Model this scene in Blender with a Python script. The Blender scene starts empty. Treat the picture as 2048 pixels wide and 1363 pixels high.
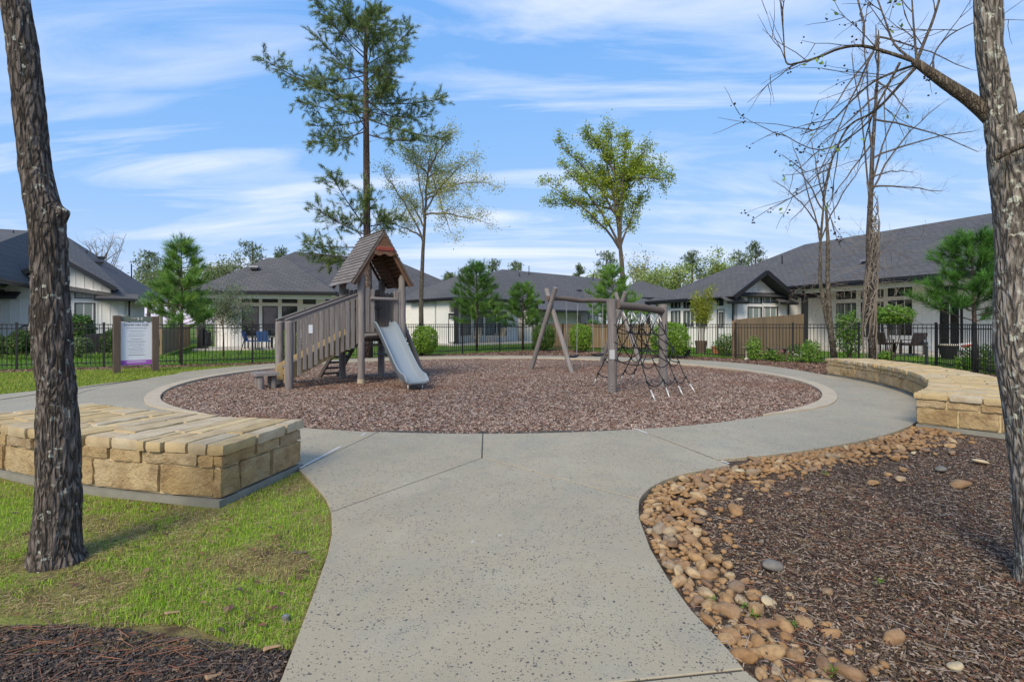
import bpy, math, random
import numpy as np
from mathutils import Vector, Matrix
rnd = random.Random(7)
rng = np.random.default_rng(11)
PI = math.pi
C = bpy.context.scene.collection
SC = bpy.context.scene

# ---------------------------------------------------------------- camera
CAM_H, FPX, HOR = 1.4, 1050.0, 648.0          # eye height (m), focal length and horizon row in the 2048 x 1363 photograph
cam_d = bpy.data.cameras.new('camera'); cam = bpy.data.objects.new('camera', cam_d); C.objects.link(cam)
cam.location = (0, 0, CAM_H); cam.rotation_euler = (PI / 2, 0, 0)
cam_d.sensor_width = 36.0; cam_d.lens = 36.0 * FPX / 2048
cam_d.shift_y = -(681.5 - HOR) / 2048
cam_d.clip_start = 0.05; cam_d.clip_end = 3000
SC.camera = cam

# ---------------------------------------------------------------- world and sun
SUN_EL, SUN_AZ = math.radians(40), math.radians(203)     # azimuth clockwise from +Y: behind the camera, to the left
W = bpy.data.worlds.new('World'); SC.world = W; W.use_nodes = True
nt = W.node_tree; nt.nodes.clear()
def wn(t, **k):
    n = nt.nodes.new(t)
    for a, b in k.items(): setattr(n, a, b)
    return n
def wl(a, b): nt.links.new(a, b)
sky = wn('ShaderNodeTexSky', sky_type='NISHITA', sun_disc=False)
sky.sun_elevation = SUN_EL; sky.sun_rotation = SUN_AZ
sky.air_density = 1.0; sky.dust_density = 0.2; sky.ozone_density = 4.0; sky.altitude = 1200
tc = wn('ShaderNodeTexCoord')
sep = wn('ShaderNodeSeparateXYZ'); wl(tc.outputs['Generated'], sep.inputs[0])
def wmath(op, a, b=None):
    n = wn('ShaderNodeMath', operation=op)
    for i, v in enumerate((a, b)):
        if v is None: continue
        if isinstance(v, (int, float)): n.inputs[i].default_value = v
        else: wl(v, n.inputs[i])
    return n.outputs[0]
zc = wmath('ADD', wmath('MAXIMUM', sep.outputs[2], 0.0), 0.16)
comb = wn('ShaderNodeCombineXYZ')
wl(wmath('DIVIDE', sep.outputs[0], zc), comb.inputs[0]); wl(wmath('DIVIDE', sep.outputs[1], zc), comb.inputs[1])
mp = wn('ShaderNodeMapping'); mp.inputs['Rotation'].default_value = (0, 0, math.radians(-20)); mp.inputs['Scale'].default_value = (0.42, 1.5, 1)
mp.inputs['Location'].default_value = (11, 7, 0)
wl(comb.outputs[0], mp.inputs[0])
n1 = wn('ShaderNodeTexNoise'); n1.inputs['Scale'].default_value = 1.6; n1.inputs['Detail'].default_value = 9; n1.inputs['Roughness'].default_value = 0.58; n1.inputs['Distortion'].default_value = 0.9
wl(mp.outputs[0], n1.inputs['Vector'])
n2 = wn('ShaderNodeTexNoise'); n2.inputs['Scale'].default_value = 0.55; n2.inputs['Detail'].default_value = 3
wl(comb.outputs[0], n2.inputs['Vector'])
cm = wmath('MULTIPLY', n1.outputs[0], wmath('ADD', wmath('MULTIPLY', n2.outputs[0], 1.3), 0.32))
ramp = wn('ShaderNodeValToRGB'); ramp.color_ramp.elements[0].position = 0.42; ramp.color_ramp.elements[1].position = 0.86
ramp.color_ramp.elements[0].color = (0.0, 0.0, 0.0, 1); ramp.color_ramp.elements[1].color = (0.95, 0.95, 0.95, 1)
wl(cm, ramp.inputs[0])
sps = wn('ShaderNodeSeparateColor'); wl(sky.outputs[0], sps.inputs[0]); cbs = wn('ShaderNodeCombineColor')
for i_, (k_, e_) in enumerate(((1.075, 0.66), (1.84, 0.33), (3.9, 0.08))):      # softened contrast between zenith and horizon, like the photograph's tone curve
    wl(wmath('MULTIPLY', wmath('POWER', sps.outputs[i_], e_), k_), cbs.inputs[i_])
mix = wn('ShaderNodeMix', data_type='RGBA')
wl(ramp.outputs[0], mix.inputs[0]); wl(cbs.outputs[0], mix.inputs[6]); mix.inputs[7].default_value = (5.2, 5.2, 5.6, 1)
bg = wn('ShaderNodeBackground'); bg.inputs[1].default_value = 0.15
wl(mix.outputs[2], bg.inputs[0])
wo = wn('ShaderNodeOutputWorld'); wl(bg.outputs[0], wo.inputs[0])

sd = bpy.data.lights.new('sun', 'SUN'); sd.energy = 2.7; sd.angle = math.radians(26); sd.color = (1.0, 0.87, 0.68)
sun = bpy.data.objects.new('sun', sd); C.objects.link(sun)
sv = Vector((math.sin(SUN_AZ) * math.cos(SUN_EL), math.cos(SUN_AZ) * math.cos(SUN_EL), math.sin(SUN_EL)))
sun.rotation_euler = sv.to_track_quat('Z', 'Y').to_euler(); sun.location = sv * 60
SC.view_settings.view_transform = 'Standard'; SC.view_settings.look = 'None'
SC.view_settings.exposure = 0.58; SC.view_settings.gamma = 1.0
SC.render.engine = 'CYCLES'
SC.cycles.max_bounces = 6; SC.cycles.diffuse_bounces = 4; SC.cycles.transparent_max_bounces = 4; SC.cycles.caustics_reflective = False; SC.cycles.caustics_refractive = False
SC.cycles.use_denoising = True

# ---------------------------------------------------------------- placing helpers (photo pixel -> point on the ground / at a distance)
def G(px, py, z=0.0):
    d = FPX * (CAM_H - z) / (py - HOR)
    return np.array([(px - 1024) * d / FPX, d, z])
def at(px, py, d): return np.array([(px - 1024) * d / FPX, d, CAM_H + (HOR - py) * d / FPX])
def gx(px, d, z=0.0): return np.array([(px - 1024) * d / FPX, d, z])
def wall_hit(p0, p1, px, py):
    """where the line of sight through a photo pixel meets the vertical plane p0-p1: distance along it and height"""
    k = (px - 1024) / FPX
    dx, dy = p1[0] - p0[0], p1[1] - p0[1]; L = math.hypot(dx, dy)
    t = (k * p0[1] - p0[0]) / (dx - k * dy)
    d = p0[1] + t * dy
    return t * L, CAM_H + (HOR - py) * d / FPX

# ---------------------------------------------------------------- numpy noise
def _h(ix, iy, iz):
    n = (ix * 374761393 + iy * 668265263 + iz * 2147483647) & 0xffffffff
    n = ((n ^ (n >> 13)) * 1274126177) & 0xffffffff
    return ((n ^ (n >> 16)) & 0xffff) / 65535.0
def vnoise(p):
    p = np.asarray(p, float); i = np.floor(p).astype(np.int64); f = p - i; f = f * f * (3 - 2 * f)
    r = 0
    for a in (0, 1):
        for b in (0, 1):
            for c in (0, 1):
                w = (f[..., 0] if a else 1 - f[..., 0]) * (f[..., 1] if b else 1 - f[..., 1]) * (f[..., 2] if c else 1 - f[..., 2])
                r = r + w * _h(i[..., 0] + a, i[..., 1] + b, i[..., 2] + c)
    return r
def fbm(p, o=4):
    p = np.asarray(p, float); s = 0; a = 0.5
    for k in range(o): s = s + a * vnoise(p * 2 ** k + 17.3 * k); a *= 0.5
    return s

# ---------------------------------------------------------------- object helpers
ORG = {}
def props(o, label=None, cat=None, group=None, kind=None):
    if label: o['label'] = label
    if cat: o['category'] = cat
    if group: o['group'] = group
    if kind: o['kind'] = kind
    return o
def thing(name, loc, label, cat, group=None):
    o = bpy.data.objects.new(name, None); C.objects.link(o); o.empty_display_size = 0.2
    o.location = loc; ORG[o.name] = np.array(loc, float)
    return props(o, label, cat, group)
def link(name, me, parent=None, loc=None, rot=None, scale=None):
    o = bpy.data.objects.new(name, me); C.objects.link(o)
    if parent is not None: o.parent = parent
    if loc is not None:
        o.location = np.array(loc, float) - (ORG[parent.name] if parent is not None else 0)
    if rot is not None: o.rotation_euler = rot
    if scale is not None: o.scale = scale
    ORG[o.name] = ORG[parent.name] if (parent is not None and loc is None) else (np.array(loc, float) if loc is not None else np.zeros(3))
    return o
def raw_mesh(name, V, F, mat=None, uv=None, col=None, smooth=False):
    """V (n,3); F (m,k) array or list of tuples; uv per loop; col per face"""
    me = bpy.data.meshes.new(name)
    V = np.asarray(V, np.float32)
    if isinstance(F, np.ndarray):
        m, k = F.shape
        me.vertices.add(len(V)); me.vertices.foreach_set('co', V.ravel())
        me.loops.add(m * k); me.loops.foreach_set('vertex_index', F.astype(np.int32).ravel())
        me.polygons.add(m); me.polygons.foreach_set('loop_start', np.arange(0, m * k, k, dtype=np.int32))
        if smooth: me.polygons.foreach_set('use_smooth', np.ones(m, bool))
        lens = np.full(m, k)
        me.update(calc_edges=True)
    else:
        me.from_pydata([tuple(map(float, v)) for v in V], [], [tuple(map(int, f)) for f in F])
        lens = np.array([len(f) for f in F])
        if smooth: me.polygons.foreach_set('use_smooth', np.ones(len(F), bool))
    if uv is not None:
        l = me.uv_layers.new(name='UVMap'); l.data.foreach_set('uv', np.asarray(uv, np.float32).ravel())
    if col is not None:
        c = np.ones((len(lens), 4), np.float32); c[:, :3] = np.asarray(col, np.float32)
        a = me.color_attributes.new('Col', 'FLOAT_COLOR', 'CORNER'); a.data.foreach_set('color', np.repeat(c, lens, axis=0).ravel())
    if mat is not None: me.materials.append(mat)
    return me
class MB:
    def __init__(s): s.v = []; s.f = []; s.uv = []; s.c = []; s.col = None; s.n = 0
    def add(s, V, F, UV=None, col=None):
        b = s.n
        for v in V: s.v.append(tuple(v))
        s.n += len(V)
        for i, f in enumerate(F):
            s.f.append(tuple(b + j for j in f))
            s.uv.extend(UV[i] if UV is not None else [(V[j][0], V[j][1]) for j in f])
            s.c.append(col if col is not None else (s.col or (1, 1, 1)))
        return s
    def hexa(s, P, col=None):
        """8 corners: bottom 4 then top 4"""
        P = [np.array(p, float) for p in P]
        F = [(3, 2, 1, 0), (4, 5, 6, 7), (0, 1, 5, 4), (1, 2, 6, 5), (2, 3, 7, 6), (3, 0, 4, 7)]
        UV = []
        o = rnd.random() * 9
        for f in F:
            a, b, d = P[f[0]], P[f[1]], P[f[3]]
            lu, lv = np.linalg.norm(b - a), np.linalg.norm(d - a)
            if lu > lv: UV.append([(o, o), (o, o + lu), (o + lv, o + lu), (o + lv, o)])
            else: UV.append([(o, o), (o + lu, o), (o + lu, o + lv), (o, o + lv)])
        return s.add(P, F, UV, col)
    def box(s, c, size, ax=(1, 0, 0), up=(0, 0, 1), col=None):
        c = np.array(c, float); ax = np.array(ax, float); ax /= np.linalg.norm(ax); up = np.array(up, float)
        ay = np.cross(up, ax); ay /= np.linalg.norm(ay); az = np.cross(ax, ay)
        x, y, z = ax * size[0] / 2, ay * size[1] / 2, az * size[2] / 2
        return s.hexa([c - x - y - z, c + x - y - z, c + x + y - z, c - x + y - z, c - x - y + z, c + x - y + z, c + x + y + z, c - x + y + z], col)
    def bar(s, p0, p1, w, h, up=(0, 0, 1), col=None):
        p0 = np.array(p0, float); p1 = np.array(p1, float); d = p1 - p0; L = np.linalg.norm(d)
        if abs(np.dot(d / L, up)) > 0.99: up = (0, 1, 0)
        return s.box((p0 + p1) / 2, (L, w, h), d, up, col)
    def tube(s, pts, rad, n=8, caps=True, col=None, wob=0.0):
        pts = [np.array(p, float) for p in pts]
        if not hasattr(rad, '__len__'): rad = [rad] * len(pts)
        V = []; L = 0; Ls = []
        ref = np.array([0.31, 0.22, 0.92]); prev = None
        for i, p in enumerate(pts):
            d = pts[min(i + 1, len(pts) - 1)] - pts[max(i - 1, 0)]; d = d / (np.linalg.norm(d) + 1e-9)
            if prev is None:
                r_ = ref if abs(np.dot(d, ref)) < 0.9 else np.array([1.0, 0, 0])
                x = np.cross(d, r_)
            else: x = prev - d * np.dot(prev, d)
            x /= np.linalg.norm(x) + 1e-9; prev = x; y = np.cross(d, x)
            if i: L += np.linalg.norm(p - pts[i - 1])
            Ls.append(L)
            for k in range(n):
                a = 2 * PI * k / n; rr = rad[i] * (1 + wob * (rnd.random() - 0.5))
                V.append(p + (x * math.cos(a) + y * math.sin(a)) * rr)
        F = []; UV = []; o = rnd.random() * 9
        for i in range(len(pts) - 1):
            ru = max(rad[i], 1e-3) * 2 * PI / n
            for k in range(n):
                k2 = (k + 1) % n
                F.append((i * n + k, i * n + k2, (i + 1) * n + k2, (i + 1) * n + k))
                UV.append([(o + k * ru, o + Ls[i]), (o + (k + 1) * ru, o + Ls[i]), (o + (k + 1) * ru, o + Ls[i + 1]), (o + k * ru, o + Ls[i + 1])])
        if caps:
            F.append(tuple(range(n))[::-1]); UV.append([(o + V[j][0] * .3, o + V[j][1] * .3) for j in F[-1]])
            b = (len(pts) - 1) * n; F.append(tuple(range(b, b + n))); UV.append([(o + V[j][0] * .3, o + V[j][1] * .3) for j in F[-1]])
        return s.add(V, F, UV, col)
    def poly(s, pts, th=None, nrm=None, col=None, uvax=None):
        """flat polygon, optionally given thickness along -nrm"""
        P = [np.array(p, float) for p in pts]; n = len(P)
        nv = np.cross(P[1] - P[0], P[2] - P[0]); nv = nv / (np.linalg.norm(nv) + 1e-9)
        if uvax is None:
            hz = np.cross((0, 0, 1), nv)
            hz = hz / np.linalg.norm(hz) if np.linalg.norm(hz) > 1e-3 else np.array([1.0, 0, 0])
        else: hz = np.array(uvax, float)
        vz = np.cross(nv, hz)
        uv = [(np.dot(p, hz), np.dot(p, vz)) for p in P]
        if th is None: return s.add(P, [tuple(range(n))], [uv], col)
        Q = [p - nv * th for p in P]
        F = [tuple(range(n)), tuple(range(2 * n - 1, n - 1, -1))]; UV = [uv, uv[::-1]]
        for i in range(n):
            j = (i + 1) % n; F.append((i, n + i, n + j, j)); UV.append([uv[i], uv[i], uv[j], uv[j]])
        return s.add(P + Q, F, UV, col)
    def mesh(s, name, mat, org=(0, 0, 0), smooth=False):
        return raw_mesh(name, np.array(s.v) - np.array(org), s.f, mat, s.uv, s.c, smooth)
    def build(s, name, mat, parent=None, smooth=False, sharp=None):
        org = ORG[parent.name] if parent is not None else np.zeros(3)
        me = s.mesh(name, mat, org, smooth)
        if sharp is not None: me.set_sharp_from_angle(angle=math.radians(sharp))
        o = link(name, me, parent)
        ORG[o.name] = org
        return o

# ---------------------------------------------------------------- materials
MAT = {}
class NT:
    def __init__(s, name):
        s.m = bpy.data.materials.new(name); s.m.use_nodes = True; s.t = s.m.node_tree; s.t.nodes.clear(); MAT[name] = s.m
        s.out = s.t.nodes.new('ShaderNodeOutputMaterial')
    def n(s, t, ins=None, **k):
        n = s.t.nodes.new(t)
        for a, b in k.items(): setattr(n, a, b)
        for a, b in (ins or {}).items():
            if hasattr(b, 'is_output'): s.t.links.new(b, n.inputs[a])
            else: n.inputs[a].default_value = b
        return n
    def coord(s, which='pos', scale=(1, 1, 1)):
        if which == 'pos': c = s.n('ShaderNodeNewGeometry').outputs['Position']
        elif which == 'uv': c = s.n('ShaderNodeTexCoord').outputs['UV']
        else: c = s.n('ShaderNodeTexCoord').outputs['Object']
        return s.n('ShaderNodeMapping', {0: c, 'Scale': scale}).outputs[0]
    def noise(s, vec, scale, detail=4, rough=0.55, dist=0.0): return s.n('ShaderNodeTexNoise', {'Vector': vec, 'Scale': scale, 'Detail': detail, 'Roughness': rough, 'Distortion': dist}).outputs[0]
    def vor(s, vec, scale, feature='F1', out=0, rnd_=1.0): return s.n('ShaderNodeTexVoronoi', {'Vector': vec, 'Scale': scale, 'Randomness': rnd_}, feature=feature).outputs[out]
    def ramp(s, fac, stops, interp='LINEAR'):
        r = s.n('ShaderNodeValToRGB', {0: fac}); cr = r.color_ramp; cr.interpolation = interp
        while len(cr.elements) < len(stops): cr.elements.new(0.5)
        for e, (p, c) in zip(cr.elements, stops): e.position = p; e.color = (*c, 1) if len(c) == 3 else c
        return r.outputs[0]
    def mix(s, fac, a, b, mode='MIX'):
        n = s.n('ShaderNodeMix', data_type='RGBA', blend_type=mode)
        for i, v in ((0, fac), (6, a), (7, b)):
            if hasattr(v, 'is_output'): s.t.links.new(v, n.inputs[i])
            else: n.inputs[i].default_value = (*v, 1) if isinstance(v, tuple) and len(v) == 3 else v
        return n.outputs[2]
    def math(s, op, a, b=0.0):
        n = s.n('ShaderNodeMath', operation=op)
        for i, v in enumerate((a, b)):
            if hasattr(v, 'is_output'): s.t.links.new(v, n.inputs[i])
            else: n.inputs[i].default_value = v
        return n.outputs[0]
    def mask(s, fac, lo, hi): return s.n('ShaderNodeMapRange', {0: fac, 1: lo, 2: hi}).outputs[0]
    def bump(s, h, strength=0.3, dist=0.01, prev=None):
        d = {'Height': h, 'Strength': strength, 'Distance': dist}
        if prev is not None: d['Normal'] = prev
        return s.n('ShaderNodeBump', d).outputs[0]
    def objrand(s): return s.n('ShaderNodeObjectInfo').outputs['Random']
    def vcol(s): return s.n('ShaderNodeAttribute', attribute_name='Col').outputs['Color']
    def done(s, color, rough=0.8, normal=None, metallic=0.0, spec=0.35, transl=None, coat=0.0):
        p = s.n('ShaderNodeBsdfPrincipled', {'Metallic': metallic, 'Specular IOR Level': spec})
        for k, v in (('Base Color', color), ('Roughness', rough)):
            if hasattr(v, 'is_output'): s.t.links.new(v, p.inputs[k])
            else: p.inputs[k].default_value = (*v, 1) if isinstance(v, tuple) else v
        if coat: p.inputs['Coat Weight'].default_value = coat
        if normal is not None: s.t.links.new(normal, p.inputs['Normal'])
        sh = p.outputs[0]
        if transl:
            t = s.n('ShaderNodeBsdfTranslucent')
            if hasattr(color, 'is_output'): s.t.links.new(color, t.inputs[0])
            else: t.inputs[0].default_value = (*color, 1)
            sh = s.n('ShaderNodeMixShader', {0: transl, 1: sh, 2: t.outputs[0]}).outputs[0]
        s.t.links.new(sh, s.out.inputs[0])
        return s.m
def simple(name, color, rough=0.7, metallic=0.0, spec=0.35, var=0.0, scale=6.0):
    a = NT(name)
    if var:
        n = a.noise(a.coord('pos'), scale, 5)
        c = a.mix(n, tuple(x * (1 - var) for x in color), tuple(min(1, x * (1 + var)) for x in color))
        return a.done(c, rough, a.bump(n, 0.15, 0.01), metallic, spec)
    return a.done(color, rough, None, metallic, spec)

# concrete with dark washed-out voids
a = NT('concrete'); p = a.coord('pos')
big = a.noise(p, 0.55, 4); mid = a.noise(p, 3.0, 5); fine = a.noise(p, 60, 3)
c = a.mix(a.mask(big, 0.3, 0.7), (0.30, 0.265, 0.182), (0.39, 0.345, 0.24))
c = a.mix(a.mask(mid, 0.35, 0.75), c, (0.365, 0.305, 0.205))
c = a.mix(a.math('MULTIPLY', a.mask(a.noise(p, 1.3, 3, 0.5, 0.6), 0.56, 0.72), 0.45), c, (0.285, 0.285, 0.235))
pw = a.n('ShaderNodeVectorMath', {0: p, 1: a.n('ShaderNodeVectorMath', {0: a.n('ShaderNodeTexNoise', {'Vector': p, 'Scale': 55.0, 'Detail': 2}).outputs['Color'], 'Scale': 0.022}, operation='SCALE').outputs[0]}, operation='ADD').outputs[0]
def spots(sc, size, lo, hi, ns):
    d = a.vor(pw, sc); cid = a.n('ShaderNodeSeparateColor', {0: a.vor(pw, sc, out=1)}).outputs[0]
    keep = a.math('LESS_THAN', cid, a.mask(a.noise(p, ns, 3), lo, hi))
    sz = a.math('MULTIPLY', a.n('ShaderNodeSeparateColor', {0: a.vor(pw, sc, out=1)}).outputs[1], size)
    return a.math('MULTIPLY', a.math('LESS_THAN', d, a.math('ADD', sz, size * 0.35)), keep)
sp = a.math('MAXIMUM', spots(42, 0.27, 0.31, 0.78, 1.5), spots(90, 0.31, 0.28, 0.74, 2.3))
c = a.mix(a.math('MULTIPLY', sp, a.mask(a.noise(p, 23, 2), 0.18, 0.50)), c, (0.06, 0.058, 0.05))
c = a.mix(a.math('MULTIPLY', a.mask(a.noise(p, 150, 3), 0.5, 0.72), 0.35), c, (0.16, 0.15, 0.125))
c = a.mix(a.math('MULTIPLY', a.mask(a.noise(p, 2.1, 6, 0.7, 1.2), 0.52, 0.75), 0.48), c, (0.20, 0.19, 0.155))
c = a.mix(a.math('MULTIPLY', a.mask(a.noise(p, 9, 2), 0.72, 0.78), 0.5), c, (0.62, 0.61, 0.57)); c = a.mix(a.math('MULTIPLY', a.objrand(), 0.16), c, (0.25, 0.225, 0.17)); c = a.mix(a.math('MULTIPLY', a.mask(a.noise(p, 0.9, 7, 0.72, 0.8), 0.50, 0.72), 0.35), c, (0.44, 0.385, 0.28))
a.done(c, 0.62, a.bump(a.math('SUBTRACT', fine, a.math('MULTIPLY', sp, 1.6)), 0.35, 0.006), spec=0.4)
a = NT('concrete_tan'); p = a.coord('pos'); n = a.noise(p, 5, 6)
a.done(a.mix(n, (0.33, 0.27, 0.185), (0.50, 0.43, 0.32)), 0.8, a.bump(a.noise(p, 70, 3), 0.25, 0.004))
a = NT('footing'); p = a.coord('pos'); n = a.noise(p, 4, 6)
a.done(a.mix(n, (0.13, 0.13, 0.11), (0.31, 0.30, 0.25)), 0.85, a.bump(a.noise(p, 30, 5), 0.5, 0.01))
simple('joint_dark', (0.06, 0.055, 0.045), 0.9)
simple('sealant_white', (0.62, 0.62, 0.60), 0.6)
# soil and mulch
a = NT('mulch_dark'); p = a.coord('pos'); n = a.noise(p, 14, 8, 0.7); m = a.noise(p, 0.7, 3)
c = a.ramp(n, [(0.3, (0.022, 0.016, 0.012)), (0.5, (0.095, 0.068, 0.05)), (0.72, (0.20, 0.15, 0.115))])
a.done(a.mix(a.mask(m, 0.5, 0.75), c, (0.085, 0.05, 0.036)), 0.95, a.bump(a.noise(p, 42, 8, 0.7), 1.0, 0.03), spec=0.15)
a = NT('mulch_play'); p = a.coord('pos'); n = a.noise(p, 22, 8, 0.75); m = a.noise(p, 0.45, 4)
c = a.ramp(n, [(0.28, (0.04, 0.025, 0.019)), (0.5, (0.19, 0.135, 0.108)), (0.7, (0.36, 0.28, 0.235))])
c = a.mix(a.math('MULTIPLY', a.mask(m, 0.54, 0.68), 0.55), c, (0.16, 0.075, 0.04))
a.done(c, 0.95, a.bump(a.noise(p, 34, 8, 0.75), 1.0, 0.04), spec=0.15)
a = NT('chips'); a.done(a.vcol(), 0.85, spec=0.2)
a = NT('lawn'); p = a.coord('pos'); n = a.noise(p, 0.8, 5); f = a.noise(p, 30, 6, 0.7)
c = a.mix(a.mask(n, 0.35, 0.7), (0.095, 0.17, 0.025), (0.17, 0.215, 0.05)); c = a.mix(a.mask(f, 0.35, 0.7), c, (0.06, 0.105, 0.02))
a.done(c, 0.95, a.bump(f, 1.0, 0.05), spec=0.1)
a = NT('lawn_soil'); p = a.coord('pos'); n = a.noise(p, 3, 6)
a.done(a.ramp(n, [(0.33, (0.075, 0.05, 0.03)), (0.5, (0.19, 0.16, 0.06)), (0.65, (0.17, 0.21, 0.045))]), 0.95, a.bump(a.noise(p, 40, 7), 1, 0.02), spec=0.1)
a = NT('blades'); a.done(a.vcol(), 0.55, spec=0.25, transl=0.35)
a = NT('leaves'); a.done(a.vcol(), 0.5, spec=0.3, transl=0.4)
a = NT('needles'); a.done(a.vcol(), 0.55, spec=0.25, transl=0.22)
# stone
a = NT('limestone'); p = a.coord('obj'); r = a.objrand(); n = a.noise(a.coord('pos'), 7, 6, 0.6); q = a.noise(a.coord('pos'), 1.8, 4)
c = a.ramp(r, [(0.0, (0.35, 0.245, 0.115)), (0.3, (0.46, 0.34, 0.17)), (0.6, (0.41, 0.275, 0.125)), (0.8, (0.49, 0.38, 0.215)), (1.0, (0.35, 0.275, 0.18))])
c = a.mix(a.mask(n, 0.42, 0.72), c, (0.25, 0.16, 0.08)); c = a.mix(a.math('MULTIPLY', a.mask(q, 0.45, 0.7), 0.6), c, (0.50, 0.40, 0.25)); c = a.mix(a.math('MULTIPLY', a.mask(a.noise(a.coord('pos'), 4.0, 7, 0.7, 0.7), 0.54, 0.70), 0.55), c, (0.20, 0.135, 0.075)); c = a.mix(a.math('MULTIPLY', a.mask(a.noise(a.coord('pos'), 55, 4, 0.7), 0.55, 0.75), 0.4), c, (0.15, 0.11, 0.07))
a.done(c, 0.85, a.bump(a.noise(a.coord('pos'), 26, 8, 0.65), 1.0, 0.03), spec=0.2)
a = NT('capstone'); r = a.objrand(); n = a.noise(a.coord('pos'), 6, 6, 0.6)
c = a.ramp(r, [(0.0, (0.45, 0.335, 0.165)), (0.3, (0.52, 0.41, 0.225)), (0.55, (0.43, 0.335, 0.19)), (0.75, (0.48, 0.42, 0.31)), (1.0, (0.51, 0.36, 0.16))])
c = a.mix(a.math('MULTIPLY', a.mask(n, 0.45, 0.75), 0.7), c, (0.30, 0.21, 0.11)); c = a.mix(a.math('MULTIPLY', a.mask(a.noise(a.coord('pos'), 3.0, 7, 0.7, 0.7), 0.52, 0.70), 0.5), c, (0.24, 0.185, 0.125)); c = a.mix(a.math('MULTIPLY', a.mask(a.noise(a.coord('pos'), 60, 4, 0.7), 0.56, 0.75), 0.35), c, (0.18, 0.13, 0.08))
a.done(c, 0.85, a.bump(a.noise(a.coord('pos'), 30, 8, 0.65), 0.6, 0.012), spec=0.2)
simple('mortar', (0.52, 0.42, 0.25), 0.92, var=0.16, scale=25)
a = NT('river_stone'); r = a.objrand(); n = a.noise(a.coord('obj'), 2.6, 5)
c = a.ramp(r, [(0.0, (0.27, 0.15, 0.062)), (0.18, (0.36, 0.225, 0.105)), (0.34, (0.20, 0.122, 0.072)), (0.5, (0.40, 0.27, 0.13)), (0.64, (0.19, 0.14, 0.10)), (0.78, (0.33, 0.20, 0.09)), (0.9, (0.44, 0.33, 0.19)), (1.0, (0.20, 0.18, 0.145))])
c = a.mix(a.math('MULTIPLY', a.mask(n, 0.42, 0.66), 0.7), c, (0.17, 0.09, 0.042)); c = a.mix(a.math('MULTIPLY', a.mask(a.noise(a.coord('pos'), 60, 5, 0.7), 0.52, 0.75), 0.45), c, (0.10, 0.065, 0.04))
a.done(c, 0.72, a.bump(a.noise(a.coord('pos'), 70, 5, 0.65), 0.45, 0.006), spec=0.28)
a = NT('pale_stone'); n = a.noise(a.coord('obj'), 4, 5); a.done(a.mix(n, (0.30, 0.24, 0.14), (0.55, 0.46, 0.30)), 0.75, a.bump(n, 0.3, 0.01))
a = NT('grey_stone'); n = a.noise(a.coord('obj'), 4, 5); a.done(a.mix(n, (0.09, 0.085, 0.075), (0.24, 0.22, 0.19)), 0.75, a.bump(n, 0.3, 0.01))
# timber (grain runs along the V of the UV map)
def wood(name, c0, c1, c2, rough=0.85, bump=0.5):
    a = NT(name); u = a.coord('uv', (26, 1.3, 1)); g = a.noise(u, 1.6, 7, 0.65, 0.4); k = a.noise(a.coord('uv', (5, 0.9, 1)), 1.0, 4)
    crack = a.mask(a.noise(a.coord('uv', (38, 0.55, 1)), 1.0, 3, 0.5), 0.66, 0.72)
    c = a.mix(a.mask(g, 0.3, 0.7), c0, c1); c = a.mix(a.mask(k, 0.45, 0.75), c, c2)
    c = a.mix(a.math('MULTIPLY', a.objrand(), 0.35), c, tuple(x * 0.55 for x in c0)); c = a.mix(a.math('MULTIPLY', crack, 0.8), c, tuple(x * 0.22 for x in c0))
    return a.done(c, rough, a.bump(a.math('SUBTRACT', g, crack), bump, 0.008), spec=0.2)
wood('weathered_wood', (0.14, 0.128, 0.124), (0.33, 0.305, 0.295), (0.20, 0.172, 0.152), bump=0.8)
wood('weathered_dark', (0.09, 0.075, 0.066), (0.19, 0.16, 0.142), (0.12, 0.093, 0.075))
wood('shingle_wood', (0.13, 0.12, 0.12), (0.27, 0.25, 0.246), (0.17, 0.15, 0.142))
wood('red_wood', (0.10, 0.046, 0.026), (0.23, 0.125, 0.08), (0.16, 0.11, 0.085))
wood('fresh_wood', (0.42, 0.30, 0.145), (0.58, 0.45, 0.25), (0.46, 0.36, 0.20))
wood('cedar', (0.22, 0.15, 0.085), (0.38, 0.28, 0.175), (0.28, 0.21, 0.135))
wood('sign_post', (0.085, 0.062, 0.048), (0.165, 0.125, 0.098), (0.115, 0.09, 0.07))
# bark
def bark(name, dark, mid, lite, lichen, lich_amt=0.63, sc=1.0):
    a = NT(name); p = a.coord('pos', (1, 1, 0.22)); p1 = a.coord('pos')
    v = a.vor(a.n('ShaderNodeVectorMath', {0: p, 1: a.n('ShaderNodeVectorMath', {0: a.n('ShaderNodeTexNoise', {'Vector': p, 'Scale': 9.0 * sc, 'Detail': 4}).outputs['Color'], 'Scale': 0.12}, operation='SCALE').outputs[0]}, operation='ADD').outputs[0], 34 * sc, 'DISTANCE_TO_EDGE')
    n = a.noise(p, 30 * sc, 6, 0.7)
    c = a.mix(a.mask(v, 0.0, 0.35), dark, mid); c = a.mix(a.mask(n, 0.5, 0.8), c, lite)
    l = a.math('MULTIPLY', a.mask(a.noise(p1, 22, 4, 0.6), lich_amt, lich_amt + 0.04), a.mask(a.noise(p1, 2.6, 3), 0.38, 0.55))
    c = a.mix(a.math('MULTIPLY', l, 0.85), c, lichen)
    h = a.math('ADD', a.math('MULTIPLY', a.mask(v, 0.0, 0.3), 1.0), a.math('MULTIPLY', n, 0.6))
    return a.done(c, 0.92, a.bump(h, 0.9, 0.016 / sc), spec=0.15)
bark('bark_dark', (0.03, 0.025, 0.021), (0.155, 0.13, 0.114), (0.27, 0.235, 0.21), (0.44, 0.47, 0.40), 0.60)
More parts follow.
